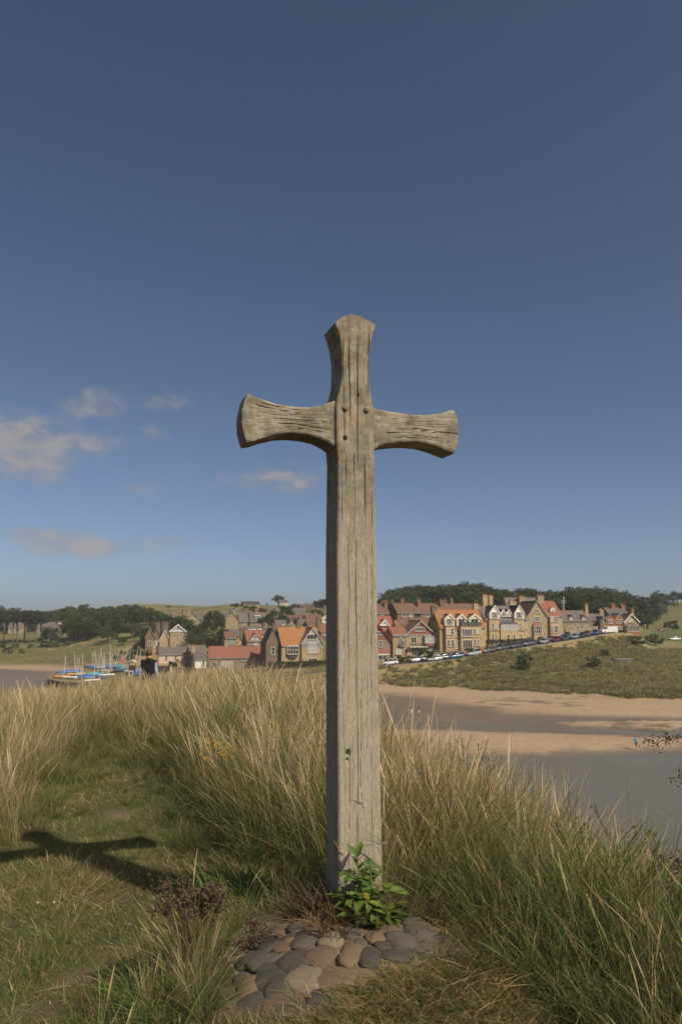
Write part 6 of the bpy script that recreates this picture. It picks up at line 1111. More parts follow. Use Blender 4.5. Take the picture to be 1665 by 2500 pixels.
def grass():
    g = np.random.default_rng(21)
    # tall straw tufts (0-3), mixed (4-7), green arching clumps (8-10)
    P = []
    for s in range(4): P.append(merge(blades(58, .12, .45, .95, .0036, .40, [G3, G1, G1, S2], [S1, S2, S3, S1], 6, 100+s, .42, .12, .3, brk=.08), blades(44, .14, .2, .6, .0048, .75, [G3, G1, DK, G1], [G2, S2, S2, G2], 5, 140+s, 0, .45, .3, brk=.2)))
    for s in range(4): P.append(merge(blades(54, .13, .4, .85, .0040, .48, [G3, G1, G1, G1], [G2, S2, G2, T2], 6, 200+s, .22, .2, .3, brk=.1), blades(44, .15, .2, .55, .0050, .85, [G3, G3, DK, G1], [G2, G1, S2, G2], 5, 240+s, 0, .5, .3, brk=.2)))
    for s in range(3): P.append(merge(blades(70, .11, .22, .50, .0062, .95, [G3, G1, G1], [G1, G2, T2], 6, 300+s, 0, .6, .25, brk=.12), blades(10, .12, .3, .6, .004, .6, [G1, S2], [S2, S1], 5, 330+s, .3, .2)))
    C = protos('tuft', P)
    x, y = sector(16500, 2.5, 31, 62, g, 1.15); z = near_h(x, y)
    tm = turfmask(x, y) | inpoly(x, y, COBP) | (on_mound_mask(x, y, .8) & (y < CB.y+.1)); rr = np.hypot(x, y)
    pathside = fbm(x*.8, y*.8, 33, 3)
    keep = ~tm & (z > H(x, y)-.02) & (rr > 2.6) & ~((np.abs(x) < .9) & (y < 2.9)); x, y, z, rr = x[keep], y[keep], z[keep], rr[keep]
    nz = fbm(x*.35, y*.35, 34, 3); n2 = fbm(x*1.3, y*1.3, 35, 3); straw = np.clip(.30+2.6*nz+.50*(y-6)/6+.65*((x > .1) & (y > 3.8))+g.normal(size=len(x))*.2, 0, 1)
    near_edge = np.zeros(len(x))
    for k in range(6):
        ang = k*math.pi/3; near_edge += turfmask(x+.25*math.cos(ang), y+.25*math.sin(ang))/6.
    right = (x > .3) & (y < 4.6); straw = np.where(right & (y < 4.1), straw*.55, straw)
    idx = np.where(g.random(len(x)) < straw*.85, g.integers(0, 4, len(x)), g.integers(4, 8, len(x))); idx = np.where((near_edge > .3) & (g.random(len(x)) < .5), g.integers(8, 11, len(x)), idx); low = ((y < 3.6) & (x > -2)) | ((x > .2) & (y < 4.3) & (y > 3.2)); idx = np.where(low & (g.random(len(x)) < .22), g.integers(8, 11, len(x)), idx)
    hump = np.exp(-(((x+.95)/1.0)**2+((y-8.2)/3.2)**2)); s = (.66+.5*n2+.22*g.random(len(x)))*(1+.34*hump)*np.interp(y, [9, 14, 30], [1, 1.22, 1.3])*(1-.45*np.clip(near_edge*1.4, 0, 1)); s = s*np.where(x > .35, np.interp(y, [2, 2.7, 3.3, 5], [.5, .8, 1.05, 1.05]), np.interp(y, [2, 3, 4, 5], [.45, .55, .85, 1])); s = np.where((x < -1.2) & (y < 6.5), s*np.interp(y, [3, 4.5, 6.5], [.6, .7, 1]), s)
    # thin where the walked path squeezes through
    rot = np.stack([g.normal(size=len(x))*.10, -.10+g.normal(size=len(x))*.14, g.random(len(x))*6.283], 1)
    scatter('tall_grass', np.stack([x, y, z-.02], 1), rot, np.clip(s, .25, 1.5), idx, C, 'tall dry straw and green grass covering the hilltop', 'grass')
    xm, ym = sector(7000, 2.3, 12, 55, g, 1.0); wn = fbm(xm*1.6, ym*1.6, 37, 3); ed = np.zeros(len(xm))
    for k in range(8): ed += (~turfmask(xm+.32*math.cos(k*.785), ym+.32*math.sin(k*.785)))/8.
    km = inpoly(xm, ym, TURF) & (g.random(len(xm)) < np.clip(-.12+1.6*wn+.75*ed+.22*np.clip(ym-4.6, 0, 4), 0, 1)) & (bare(xm, ym) < .4); xm, ym, ed = xm[km], ym[km], ed[km]
    scatter('path_tufts', np.stack([xm, ym, near_h(xm, ym)-.01], 1), np.stack([g.normal(size=len(xm))*.15, g.normal(size=len(xm))*.15, g.random(len(xm))*6.283], 1), .2+.22*g.random(len(xm))+.3*ed, np.where(g.random(len(xm)) < .75, g.integers(8, 11, len(xm)), g.integers(4, 8, len(xm))), C, 'low green grass tufts creeping over the edges of the path', 'grass')
    # short trodden turf
    P = [merge(blades(125, .17, .018, .07, .0034, 1.0, [G3, G1, G1, DK, S2], [G1, G2, T2, T2, S2], 2, 400+s, 0, .3), blades(26, .17, .01, .03, .0028, 2.6, [S2, DK], [S1, S2], 2, 430+s, 0, .5)) for s in range(3)]
    P += [merge(blades(110, .17, .02, .10, .0034, 1.1, [G3, DK, S2, G1], [G1, S2, S2, G2], 3, 450+s, 0, .4), blades(40, .18, .012, .05, .0030, 3.0, [S2, DK, S2], [S1, S2, S3], 3, 480+s, 0, .6)) for s in range(3)]
    C = protos('turf', P); x, y = sector(36000, 1.9, 11.0, 62, g, .9); x2, y2 = g.uniform(-.9, 1.6, 2600), g.uniform(2.3, 3.6, 2600); x = np.concatenate([x, x2]); y = np.concatenate([y, y2]); z = near_h(x, y)
    A, B = inpoly(x, y, TURF), inpoly(x, y, DRYT); b = bare(x, y); md = inpoly(x, y, COBP); z = np.maximum(z, mound_h(x, y)-.005)
    near_t = turfmask(x, y); edge = (~near_t) & (np.hypot(x, y) < 7) & (g.random(len(x)) < .35); keep = ((A | B | edge) & ~md & (g.random(len(x)) > b*.93)); x, y, z, B, b = x[keep], y[keep], z[keep], B[keep], b[keep]
    dry = fbm(x*1.1, y*1.1, 55, 3); idx = np.where(B | (dry+.25*g.normal(size=len(x))*.4 > .17), g.integers(3, 6, len(x)), g.integers(0, 3, len(x))); sc = (.75+.5*g.random(len(x)))*(1-.35*b)*(1+.8*np.clip(fbm(x*2, y*2, 57), -.3, .5))
    scatter('short_turf', np.stack([x, y, z], 1), np.stack([g.normal(size=len(x))*.05, g.normal(size=len(x))*.05, g.random(len(x))*6.283], 1), sc, idx, C, 'short trodden green turf of the path and mound edge', 'grass')
    P = [blades(14, .22, .01, .05, .0042, 9.0, [S2, S1, DK], [S1, S3, S2], 5, 800+s, .2, .5, .25, .2) for s in range(4)]; C = protos('litter', P)
    x, y = sector(1500, 2.4, 8.5, 50, g, .9); keep = (turfmask(x, y) & (fbm(x*1.4, y*1.4, 83, 3) > -.02)) | ((x > .5) & (y < 3.9)); keep &= ~inpoly(x, y, COBP); x, y = x[keep], y[keep]
    scatter('straw_litter', np.stack([x, y, near_h(x, y)+.035+.06*((x > .5) & ~turfmask(x, y))], 1), np.stack([g.normal(size=len(x))*.1, g.normal(size=len(x))*.1, g.random(len(x))*6.283], 1), .5+.6*g.random(len(x)), g.integers(0, 4, len(x)), C, 'flattened dead straw lying on the turf', 'grass')
    # marram on the dunes and rough grass banks far off
    MA, MBk, MC_ = (.165, .16, .062), (.27, .25, .108), (.42, .34, .17)
    P = [blades(70, .75, .4, 1.05, .07, .7, [MA, MA, MBk], [MBk, MBk, MC_], 3, 600+s, 0, .4, .2) for s in range(4)]; C = protos('marram', P)
    Y = g.uniform(146, 246, 15000); px = g.uniform(880, 1760, 15000); x = (px-CX)/1820*Y; z = H(x, Y); dr = np.full(len(x), 99.)
    for p in ROAD: dr = np.minimum(dr, np.hypot(x-p.x, Y-p.y))
    behind = np.interp(px, [880, 1000, 1120, 1237, 1300, 1410, 1490, 1560, 1700], [187, 187, 192, 201, 207, 223, 238, 246, 246])
    keep = (z > 1.75+.5*fbm(x*.2, Y*.2, 62)) & (dr > 3.6) & (Y < behind); x, Y, z = x[keep], Y[keep], z[keep]
    sc = .55+.75*g.random(len(x))+.9*fbm(x*.12, Y*.12, 63); scatter('dune_grass', np.stack([x, Y, z-.1], 1), np.stack([g.normal(size=len(x))*.1, g.normal(size=len(x))*.1, g.random(len(x))*6.28], 1), np.clip(sc, .3, 1.5), g.integers(0, 4, len(x)), C, 'bushy marram grass covering the dunes below the parked cars', 'grass')
    x = []; Y = g.uniform(170, 400, 9000); px = g.uniform(-200, 880, 9000); x = (px-CX)/1820*Y; z = H(x, Y); ok = (z > 2.2) & (Y > 236) & (px < 330) | ((Y < 212) & (z > 1.7) & (px > 560) & (Y > 176)) | ((Y < 184) & (z > 1.6) & (px > 240)); okk = ok & (fbm(x*.05, Y*.05, 66) > -.12); x, Y, z = x[okk], Y[okk], z[okk]
    scatter('rough_grass', np.stack([x, Y, z-.1], 1), np.stack([g.normal(size=len(x))*.1, g.normal(size=len(x))*.1, g.random(len(x))*6.28], 1), .35+.5*g.random(len(x)), g.integers(0, 4, len(x)), C, 'rough tussocky grass on the field and quay side', 'grass')
    # long single seed stems standing above the rest
    P = [blades(9, .16, .65, 1.1, .0040, .42, [S2, S1], [S3, S1], 6, 700+s, 1.0, .14) for s in range(5)]; C = protos('stalk', P)
    x, y = sector(2300, 3.6, 24, 42, g, 1.0); keep = ~turfmask(x, y) & ~on_mound_mask(x, y, 1.3) & (fbm(x*.6, y*.6, 71) > -.12) & ((y > 4.2) | (x > .9)); x, y = x[keep], y[keep]; z = near_h(x, y)
    scatter('seed_stalks', np.stack([x, y, z], 1), np.stack([g.normal(size=len(x))*.1, -.2+g.normal(size=len(x))*.12, g.random(len(x))*1.2-.6], 1), .72+.35*g.random(len(x)), g.integers(0, 5, len(x)), C, 'long pale seed stalks standing above the tall grass', 'grass')
grass()
# bright green clump of broad grass by the path
def clump(px, py, label, sc=1.0, seed=900, n=150, cols=(((.06, .10, .022), (.08, .13, .03)), ((.13, .21, .045), (.17, .25, .06)))):
    p = max(on_ground(px, py), on_mound(px, py), key=lambda q: -q.y) if (px > 700 and py < 2300) else on_ground(px, py); v, f, c = blades(n, .16, .12, .32, .0085, 1.15, cols[0], cols[1], 6, seed, 0, .55, .2, .8); r = tag(empty('grass_clump', p), label, 'grass clump'); r.scale = (sc,)*3; link('blades', np_mesh('blades', v, f, 'grass', c), r)
clump(430, 2490, 'bright green broad-bladed grass clump beside the cobbles', .8); clump(500, 2330, 'smaller green grass clump under the thin dead stalks', .6, 905, 70)
clump(395, 2440, 'lush green grass clump below the dead brown plant', .9, 911, 110); clump(560, 2210, 'green grass clump in shade behind the cobbles', .9, 915, 100); clump(620, 2185, 'dark grass clump left of the cross foot', .9, 917, 90)

clump(815, 2262, 'withered brown grass tuft at the left foot of the cross', .7, 931, 110, (((.10, .062, .03), (.12, .08, .04)), ((.26, .165, .085), (.20, .12, .06))))
for q, (px, py, lb) in enumerate(((760, 2225, 'withered grass tuft on the shaded side of the cross foot'), (722, 2232, 'dry grass tuft on the top cobbles left of the cross'), (905, 2258, 'dead grass under the leafy plant'), (1015, 2228, 'dry grass tuft right of the leafy plant'), (790, 2212, 'brown grass tuft against the left face of the cross'), (845, 2232, 'thin dead grass before the front face of the cross'), (1050, 2245, 'green grass tuft on the right end of the cobbles'), (690, 2228, 'short green tuft behind the left cobbles'), (955, 2220, 'grass tuft against the right edge of the cross'), (740, 2205, 'shaded grass tuft behind the cobbles'))):
    clump(px, py, lb, .5, 941+q, 80, (((.10, .062, .03), (.08, .085, .035)), ((.22, .15, .075), (.15, .15, .06))))
# ------------------------------------------------------------------ plants
def leaf_mesh(name, mt, L=1, W=.42, teeth=True):
    n = 8; v = []; f = []
    for i in range(n+1):
        t = i/n; w = W*math.sin(math.pi*min(1, t**.75))*(1+(.10 if teeth and i % 2 else 0))*.5+.004; zc_ = -.18*t*t; v += [(t*L, -w, zc_+.22*w), (t*L, 0, zc_), (t*L, w, zc_+.22*w)]
    for i in range(n): f += [(3*i, 3*i+1, 3*i+4, 3*i+3), (3*i+1, 3*i+2, 3*i+5, 3*i+4)]
    return MB().add(v, f).mesh(name, mt, True)
def leafy():
    g = random.Random(12); LM_ = leaf_mesh('leaf', 'leaf_plant'); LY = leaf_mesh('leaf', 'leaf_yellow'); base = on_mound(885, 2255); root = tag(empty('leafy_plant', base), 'glossy green leafy plant growing at the foot of the cross', 'plant')
    tips = [(868, 2085, .0), (905, 2110, .02), (840, 2130, -.02), (930, 2130, .05), (960, 2165, .05), (985, 2215, -.02), (950, 2230, -.10), (900, 2200, -.12), (860, 2190, -.10), (1000, 2245, -.06), (920, 2255, -.14), (830, 2185, -.05), (965, 2260, -.10)]
    for q, (px, py, dy) in enumerate(tips):
        t = at(px, py, 3.5+dy)-base; m = t*.5+Vector((g.uniform(-.02, .02), .01, abs(t.z)*.25+.015)); P = smooth_line([Vector((g.uniform(-.03, .06), 0, -.02)), m, t], 4); st = MB().tube(P, [.0035]*len(P), 5).build('stem', 'leaf_plant', root)
        k = 14 if q < 3 else 22
        for i in range(k):
            p = P[min(len(P)-1, int((.3+.7*i/(k-1))*(len(P)-1)))]; a = g.uniform(0, 6.28) if i < k-2 else g.uniform(0, 6.28); s = g.uniform(.045, .085)*(1 if i < k-1 else .8)
            el = g.uniform(-.5, .25) if not (q == 0 and i > 2) else -.9; o = link('leaf', LY if (q > 4 and g.random() < .12) else LM_, root, p, (g.uniform(-.4, .4), el, a), (s, s, s))
leafy()
def dead_plant(px, py, label, h, spread, seedmat, n, Yoff=0, name='dead_flower_plant', cat='plant', sz=.008, top=.25):
    g = random.Random(px); p = on_ground(px, py); root = tag(empty(name, p), label, cat); sm = MB(); hd = MB()
    for i in range(n):
        a = g.uniform(0, 6.28); L = spread*g.uniform(.2, 1); tip = Vector((math.cos(a)*L, math.sin(a)*L*.7, h*g.uniform(1-top, 1)-.3*L)); P = smooth_line([Vector((g.uniform(-.02, .02), g.uniform(-.02, .02), -.02)), Vector((tip.x*.3, tip.y*.3, tip.z*.55)), tip], 3); sm.tube(P, [.0028, .0026, .0024, .002, .0018, .0015, .0012][:len(P)], 4)
        for k in range(14):
            e = tip+Vector((g.gauss(0, .028), g.gauss(0, .028), g.gauss(.0, .018))); 
            if k % 2 == 0: sm.tube([P[-2], e], .0009, 3, cap=False)
            hd.ball(e, sz*g.uniform(.5, 1.0), 5, 4)
    sm.build('stem', 'stem_brown', root); hd.build('seed_heads', seedmat, root)['kind'] = 'stuff'
dead_plant(462, 2390, 'dead brown seed-headed plant standing beside the path', .40, .16, 'seed_brown', 26); dead_plant(505, 2350, 'thin dead brown stalks right of the big dead plant', .30, .10, 'seed_brown', 9)
dead_plant(600, 2330, 'small withered brown plant by the left cobbles', .14, .12, 'seed_brown', 9, sz=.006)
def ragwort():
    g = random.Random(2); p = on_ground(535, 2010); root = tag(empty('yellow_wildflower', p), 'yellow flowering ragwort among the tall grass', 'wildflower'); top = at(540, 1806, p.y).z-p.z; st = MB(); fl = MB(); lf = MB()
    for i in range(11):
        x = g.uniform(-.10, .12); t = Vector((x, g.uniform(-.08, .05), top*g.uniform(.75, 1))); st.tube([(x*.2, 0, 0), (x*.6, t.y*.5, t.z*.6), t], [.004, .003, .002], 4)
        for k in range(9): fl.ball(t+Vector((g.gauss(0, .022), g.gauss(0, .022), g.gauss(0, .012))), .0085, 6, 4, 0, (1, 1, .45))
    st.build('stem', 'leaf_hedge', root); fl.build('flowers', 'petal_yellow', root)['kind'] = 'stuff'
ragwort()
dg = MB().ball((0, 0, .035), .007, 6, 4, 0, (1, 1, .6)).mesh('bloom', 'petal_white'); dst = MB().tube([(0, 0, -.01), (0, 0, .034)], .0012, 4).mesh('stalk', 'leaf_hedge')
for px, py in ((92, 2218), (132, 2217), (470, 1952)):
    r = tag(empty('white_clover', on_ground(px, py)), 'tiny white clover bloom in the short turf', 'flower', 'clover blooms in the turf'); r.scale = (.9,)*3 if px < 300 else (1.6,)*3; link('bloom', dg, r); link('stalk', dst, r)
# tall dry umbel stems on the edge, right of the post
for px, py, top, lb in ((1142, 2050, 1800, 'tall dry dark stem with bare branching top on slope edge'), (1172, 2050, 1815, 'second dry branching stem on the slope edge'), (1120, 2040, 1850, 'shorter dry stem left of the branching stems'), (1195, 2060, 1845, 'thin dry stem right of the branching stems')):
    g = random.Random(px); Y = 4.9; b = at(px, py, Y); b.z = float(near_h(np.array(b.x), np.array(b.y))); h = at(px, top, Y).z-b.z; r = tag(empty('dry_stem', b), lb, 'dry plant'); m = MB().tube([(0, 0, -.02), (.01, 0, h*.5), (g.uniform(-.03, .03), 0, h)], [.005, .004, .003], 5)
    for k in range(7): z = h*g.uniform(.55, .98); m.tube([(0, 0, z), (g.uniform(-.07, .07), g.uniform(-.05, .05), z+g.uniform(.03, .10))], .002, 4)
    m.build('stem', 'stem_brown', r)
# thorn bush whose branch reaches in from the right
def thorn():
    g = random.Random(8); b = Vector((2.75, 4.7, 0)); b.z = float(near_h(np.array(b.x), np.array(b.y))); r = tag(empty('thorn_bush', b), 'hawthorn with a small-leaved branch reaching over the water', 'bush'); tk = MB(); lv = []
    ends = [at(1585, 1815, 4.5), at(1650, 1900, 4.4), at(1690, 1850, 4.6), at(1720, 1960, 4.5), at(1760, 1880, 4.9), at(1740, 1800, 5.0), at(1800, 1980, 4.6)]
    for q, e in enumerate(ends):
        e = e-b; P = smooth_line([Vector((0, 0, -.05)), Vector((.02+e.x*.15, e.y*.3, e.z*.55)), Vector((e.x*.55, e.y*.6, e.z*.98)), e], 6); tk.tube(P, [max(.002, .014*(1-i/len(P))) for i in range(len(P))], 5)
        for i in range(6, len(P)):
            for k in range(30):
                p = P[i].lerp(P[i-1], g.random())+Vector((g.gauss(0, .026), g.gauss(0, .035), g.gauss(0, .022))); lv.append(p)
    for k in range(420): lv.append(Vector((g.gauss(0.1, .22), g.gauss(0, .22), abs(g.gauss(.35, .25)))))
    tk.build('branches', 'stem_brown', r); n = len(lv); gg = np.random.default_rng(4); p = np.array([tuple(q) for q in lv]); s = .017*(.6+.8*gg.random(n)); a = gg.normal(size=(n, 3)); a /= np.linalg.norm(a, axis=1)[:, None]; c = np.cross(a, gg.normal(size=(n, 3))); c /= np.linalg.norm(c, axis=1)[:, None]; a *= s[:, None]; c *= (s*.6)[:, None]
    link('foliage', np_mesh('foliage', np.stack([p-a*.5, p+c*.5, p+a*.5, p-c*.5], 1).reshape(-1, 3), np.arange(4*n).reshape(-1, 4), 'leaf_thorn'), r)
thorn()
def bramble(x, y, label, seed):
    g = random.Random(seed); b = Vector((x, y, float(near_h(np.array(x), np.array(y))))); r = tag(empty('dead_bramble', b), label, 'bush'); r.scale = (1.15, 1.15, 1.3); t = MB(); hd = MB()
    for i in range(46):
        a = g.uniform(0, 6.28); L = g.uniform(.1, .35); e = Vector((math.cos(a)*L, math.sin(a)*L, g.uniform(.15, .6))); P = smooth_line([Vector((g.gauss(0, .05), g.gauss(0, .05), -.02)), Vector((e.x*.4, e.y*.4, e.z*.7)), e], 3); t.tube(P, .0028, 4)
        for k in range(16): q = P[g.randrange(2, len(P))]+Vector((g.gauss(0, .009), g.gauss(0, .009), g.gauss(0, .012))); hd.ball(q, g.uniform(.0025, .006), 5, 4, 0, (1, .8, 1.3))
    t.build('stem', 'stem_brown', r); hd.build('withered_leaves', 'seed_brown', r)['kind'] = 'stuff'
for i, (x, y) in enumerate(((1.72, 4.0), (1.95, 4.25), (2.15, 4.5), (1.62, 4.5), (2.0, 3.8))): bramble(x, y, ('dark withered bramble at the right slope edge', 'brown tangle of bramble behind the first bramble', 'far bramble tangle below the thorn branch', 'low bramble left of the withered tangles', 'withered bramble beside the near right grass')[i], 30+i)

# ------------------------------------------------------------------ people
def person(loc, rz, label, J, mats, hair='hair', gilet=False, sc=1.0):
    """J overrides joints; body is one skinned surface coloured by garment; x = right, y = forward (facing), z = up"""
    j = dict(pel=(0, 0, .95), wai=(0, 0, 1.08), che=(0, .0, 1.30), nec=(0, -.01, 1.47), he0=(0, .01, 1.56), he1=(0, .015, 1.66), he2=(0, .01, 1.725),
             shL=(-.17, 0, 1.41), elL=(-.24, -.03, 1.13), wrL=(-.25, .05, .90), haL=(-.25, .07, .82), shR=(.17, 0, 1.41), elR=(.24, -.03, 1.13), wrR=(.25, .05, .90), haR=(.25, .07, .82),
             hiL=(-.09, 0, .90), knL=(-.10, .03, .50), anL=(-.10, 0, .09), toL=(-.10, .15, .04), hiR=(.09, 0, .90), knR=(.10, .03, .50), anR=(.10, 0, .09), toR=(.10, .15, .04)); j.update(J)
    rad = dict(pel=(.165, .12), wai=(.16, .12), che=(.18, .13), nec=(.058, .06), he0=(.066, .08), he1=(.077, .092), he2=(.055, .065), sh=(.068, .07), el=(.046, .046), wr=(.031, .03), ha=(.04, .022), hi=(.09, .095), kn=(.06, .062), an=(.042, .045), to=(.04, .03))
    names = list(j); idx = {k: i for i, k in enumerate(names)}; E = [('pel', 'wai'), ('wai', 'che'), ('che', 'nec'), ('nec', 'he0'), ('he0', 'he1'), ('he1', 'he2')]
    for s in 'LR': E += [('che', 'sh'+s), ('sh'+s, 'el'+s), ('el'+s, 'wr'+s), ('wr'+s, 'ha'+s), ('pel', 'hi'+s), ('hi'+s, 'kn'+s), ('kn'+s, 'an'+s), ('an'+s, 'to'+s)]
    V = [Vector(j[k]) for k in names]; EE = [(idx[a], idx[b]) for a, b in E]; RR = [rad.get(k, rad.get(k[:2])) for k in names]; zone = {}; roots = [idx['pel']]
    for s in 'LR':                                             # five fingers per hand, thumb from the side of the palm
        h, w = Vector(j['ha'+s]), Vector(j['wr'+s]); d = (h-w).normalized(); sd = d.orthogonal().normalized(); sd = Vector((0, 1, 0))-d*d.y; sd = sd.normalized() if sd.length > .1 else Vector((1, 0, 0)); inn = d.cross(sd)
        for q, ln in enumerate((.062, .075, .08, .072, .056)):
            o = h+sd*(.03-.02*(q-1) if q else .028)-(d*.045 if q == 0 else Vector()); dd = (d+sd*.9).normalized() if q == 0 else d; a = len(V); V += [o, o+dd*ln*.6, o+dd*ln*.95+inn*ln*.3*(1 if s == 'L' else -1)]; EE += [(a, a+1), (a+1, a+2)]; RR += [(.010, .010), (.009, .009), (.0075, .0075)]; roots.append(a)
    me = bpy.data.meshes.new('body'); me.from_pydata(V, EE, []); o = bpy.data.objects.new('tmp', me); COL.objects.link(o); o.modifiers.new('s', 'SKIN').use_smooth_shade = True
    sv = me.skin_vertices[0].data
    for i, r in enumerate(RR): sv[i].radius = r; sv[i].use_root = i in roots
    m2 = o.modifiers.new('d', 'SUBSURF'); m2.levels = m2.render_levels = 1; dg_ = bpy.context.evaluated_depsgraph_get(); bm_ = bpy.data.meshes.new_from_object(o.evaluated_get(dg_)); bpy.data.objects.remove(o); bm_.name = 'body'
    for k in ('skin', mats['top'], mats['sleeve'], mats['legs'], mats['shoe'], mats['calf']): bm_.materials.append(M[k])
    segs = [(V[a], V[b], names[a], names[b]) for a, b in EE[:len(E)]]
    mi = []
    for p in bm_.polygons:
        c = p.center; best = None
        for (a, b, na, nb) in segs:
            ab = b-a; t = max(0, min(1, (c-a).dot(ab)/ab.length_squared)); dd = (c-(a+ab*t)).length
            if best is None or dd < best[0]: best = (dd, na, nb, t)
        _, na, nb, t = best
        if nb[:2] in ('he',) or (na == 'che' and nb == 'nec' and t > (.97 if gilet else .75)): k = 0
        elif nb[:2] in ('wa', 'ch') and not (na == 'pel' and t < .3): k = 1
        elif na == 'che': k = 1
        elif nb[:2] == 'el': k = 2 if abs(c.x) > .165 or best[0] < .05 else 1
        elif nb[:2] == 'wr': k = 2 if mats.get('long') else 0
        elif nb[:2] == 'ha': k = 0
        elif nb[:2] == 'an': k = 5 if t < .85 else 4
        elif nb[:2] == 'to': k = 4
        else: k = 3
        mi.append(k)
    bm_.polygons.foreach_set('material_index', mi); root = tag(empty('person', loc, rz), label, 'person'); root.scale = (sc,)*3; b = link('body', bm_, root)
    hc = Vector(j['he1']); up = (Vector(j['he2'])-Vector(j['he0'])).normalized(); hm = MB()
    hm.ball(hc+Vector((0, -.016, .014)), .098, 14, 10, 0, (.93, 1.0, 1.06)); v = [Vector(q) for q in hm.v]; keep = [f for f in hm.f if not (sum((v[i]-hc).y for i in f)/len(f) > .045 and sum((v[i]-hc).z for i in f)/len(f) < .055) and sum((v[i]-hc).z for i in f)/len(f) > -.07]; hm.f = keep; hm.mi = [0]*len(keep)
    hr = hm.build('hair', hair, root, True)
    fc = MB()
    for s in (-1, 1): fc.ball(hc+Vector((s*.083, .0, -.018)), .02, 6, 5, 0, (.5, .8, 1.4))
    fc.ball(hc+Vector((0, .098, -.03)), .016, 6, 5, 0, (.8, 1, 1.2)); fc.build('ears_and_nose', 'skin', root, True); ey = MB()
    for s in (-1, 1): ey.ball(hc+Vector((s*.032, .083, -.002)), .011, 6, 5)
    ey.ball(hc+Vector((0, .088, -.062)), .018, 6, 4, 0, (1.2, .3, .25)); ey.build('eyes_and_mouth', 'hair_dark', root, True)
    if gilet:
        nv = bm_.vertices; ids = [p for p, k in zip(bm_.polygons, mi) if k == 1]; mp = {}; vv = []; ff = []
        for p in ids:
            q = []
            for i in p.vertices:
                if i not in mp: mp[i] = len(vv); vv.append(nv[i].co+nv[i].normal*.026)
                q.append(mp[i])
            ff.append(q)
        gl = MB(); gl.add(vv, ff); go = gl.build('gilet', 'cloth_black', root, True); sol = go.modifiers.new('t', 'SOLIDIFY'); sol.thickness = .012; sol.offset = 0
        MB().tube([(0.0, -.015, 1.42), (0.0, -.02, 1.48), (.0, -.025, 1.535)], [.12, .088, .08], 14).build('collar', 'cloth_black', root, True)
    return root
pm = at(365, 1587, 21.5); pz = float(near_h(np.array(pm.x), np.array(pm.y)))
person((pm.x, pm.y, pm.z-1.755), .12, 'person in a black gilet and pale blue shirt walking away through grass', dict(knL=(-.1, .12, .52), anL=(-.1, .05, .10), toL=(-.1, .2, .06), knR=(.1, -.03, .5), anR=(.1, -.22, .13), toR=(.1, -.1, .04), shL=(-.175, 0, 1.40), shR=(.175, 0, 1.40), elL=(-.235, -.03, 1.13), wrL=(-.255, .02, .90), haL=(-.255, .04, .82), elR=(.235, -.05, 1.13), wrR=(.27, .03, .90), haR=(.275, .05, .82)),
       dict(top='cloth_black', sleeve='cloth_shirt', legs='cloth_dark', shoe='cloth_black', calf='cloth_dark', long=True), gilet=True)
PGROUND = pm
def sand_person(px, py, Y, rz, label, J, mats, hair='hair_dark', sc=1.0):
    p = at(px, py, Y); return person((p.x, p.y, max(hz(p.x, p.y), 0)-.0), rz, label, J, mats, hair, sc=sc)
walk = dict(knL=(-.09, .2, .52), anL=(-.09, .26, .1), toL=(-.09, .4, .06), knR=(.09, -.02, .5), anR=(.09, -.25, .14), toR=(.09, -.12, .05), wrL=(-.25, -.12, .92), haL=(-.25, -.15, .84), wrR=(.25, .16, .95), haR=(.25, .2, .88))
yy = lambda py, z=.35: (EYE-z)*1820/(py-YH)
sand_person(1004, 1738, yy(1738), math.pi, 'person in a dark top and long white skirt walking on wet sand', dict(elL=(-.27, .03, 1.2), wrL=(-.15, .2, 1.28), haL=(-.09, .22, 1.33), elR=(.27, .03, 1.2), wrR=(.15, .2, 1.28), haR=(.09, .22, 1.33)), dict(top='cloth_dark', sleeve='skin', legs='cloth_white', shoe='cloth_white', calf='cloth_white'), sc=.92)
sand_person(1022, 1740, yy(1740), -math.pi/2, 'person in green top striding on wet sand with bare legs', walk, dict(top='cloth_green', sleeve='cloth_dark', legs='cloth_white', shoe='skin', calf='skin'))
sand_person(1551, 1818, yy(1818, .25), -2.5, 'person in a teal shirt and black shorts wading barefoot off the sandbar', dict(knR=(.1, .12, .5), anR=(.1, .1, .1), toR=(.1, .24, .05)), dict(top='cloth_teal', sleeve='cloth_teal', legs='cloth_black', shoe='skin', calf='skin'), sc=1.03)
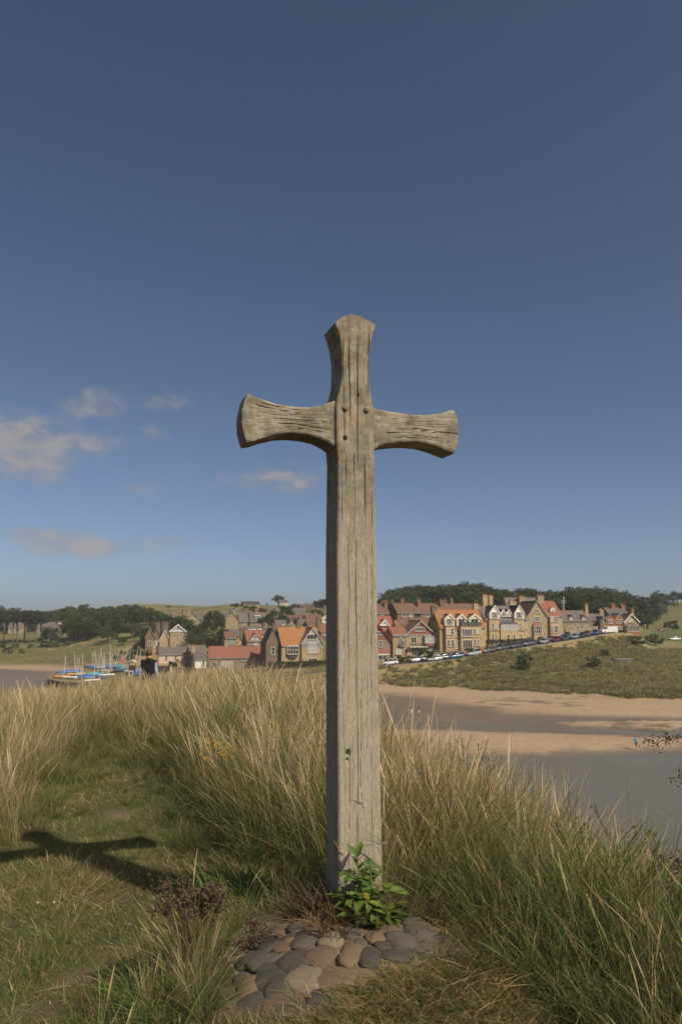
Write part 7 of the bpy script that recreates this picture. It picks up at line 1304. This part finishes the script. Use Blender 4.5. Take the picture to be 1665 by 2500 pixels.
sand_person(1583, 1814, yy(1814, .3), math.pi/2, 'person in a black top and pale trousers bending forward on the sandbar', dict(pel=(0, -.12, .82), wai=(0, -.02, .95), che=(0, .16, 1.12), nec=(0, .32, 1.19), he0=(0, .40, 1.22), he1=(0, .48, 1.27), he2=(0, .50, 1.33), shL=(-.17, .24, 1.18), elL=(-.2, .42, .98), wrL=(-.18, .64, .95), haL=(-.18, .72, .94), shR=(.17, .24, 1.18), elR=(.2, .42, .98), wrR=(.18, .62, .92), haR=(.18, .7, .9), hiL=(-.09, -.12, .78), hiR=(.09, -.12, .78), knL=(-.1, .1, .45), knR=(.1, .1, .45)), dict(top='cloth_black', sleeve='cloth_black', legs='cloth_cream', shoe='skin', calf='cloth_cream'))
q, _ = road_at(933); person((q.x, q.y-1.2, q.z+.1), 2.6, 'person in white standing outside the shop', {}, dict(top='cloth_white', sleeve='cloth_white', legs='cloth_cream', shoe='cloth_dark', calf='skin'), 'hair_dark'); q, _ = road_at(938.5); person((q.x, q.y-1.0, q.z+.1), 2.2, 'person in dark clothes standing beside the white-clad person', walk, dict(top='cloth_dark', sleeve='cloth_dark', legs='cloth_black', shoe='cloth_black', calf='cloth_black'), 'hair_dark')
# small things on the dunes: a concrete bunker top and a white marker post
p = at(1516, 1592, 200); zg = hz(p.x, p.y); r = tag(empty('concrete_bunker', (p.x, p.y, zg), .1), 'flat grey concrete slab half buried in the dune', 'bunker'); MB().prism([(-2.2, -.6), (2.2, -.6), (2.0, .75), (-1.7, .75)], 'y', -1.2, 1.2).build('wall', 'render_grey', r); MB().box(-2.4, 2.4, -1.4, 1.4, .755, .98).build('roof_slab', 'render_grey', r)
p = at(944, 1637, 187); r = tag(empty('marker_post', (p.x, p.y, hz(p.x, p.y))), 'short white marker post on the bank below the white hatchback', 'post'); MB().tube([(0, 0, -.3), (0, 0, .9), (0, 0, 1.0)], [.16, .15, .09], 8).build('shaft', 'hull_white', r); MB().tube([(0, 0, .6), (0, 0, .75)], .165, 8).build('band', 'car_red', r)

# ------------------------------------------------------------------ a little sea air between here and the hill
hm = bpy.data.materials.new('haze'); hm.use_nodes = True; ht = hm.node_tree; ht.nodes.clear(); pv = ht.nodes.new('ShaderNodeVolumePrincipled'); ho = ht.nodes.new('ShaderNodeOutputMaterial'); ht.links.new(pv.outputs[0], ho.inputs['Volume'])
pv.inputs['Color'].default_value = (.86, .90, .96, 1); pv.inputs['Density'].default_value = .00019; pv.inputs['Anisotropy'].default_value = .0; M['haze'] = hm
tag(link('haze', MB().box(-3100, 3100, -3100, 3100, -9, 60).mesh('haze', 'haze')), 'thin pale sea air over the estuary', 'haze', None, 'stuff')
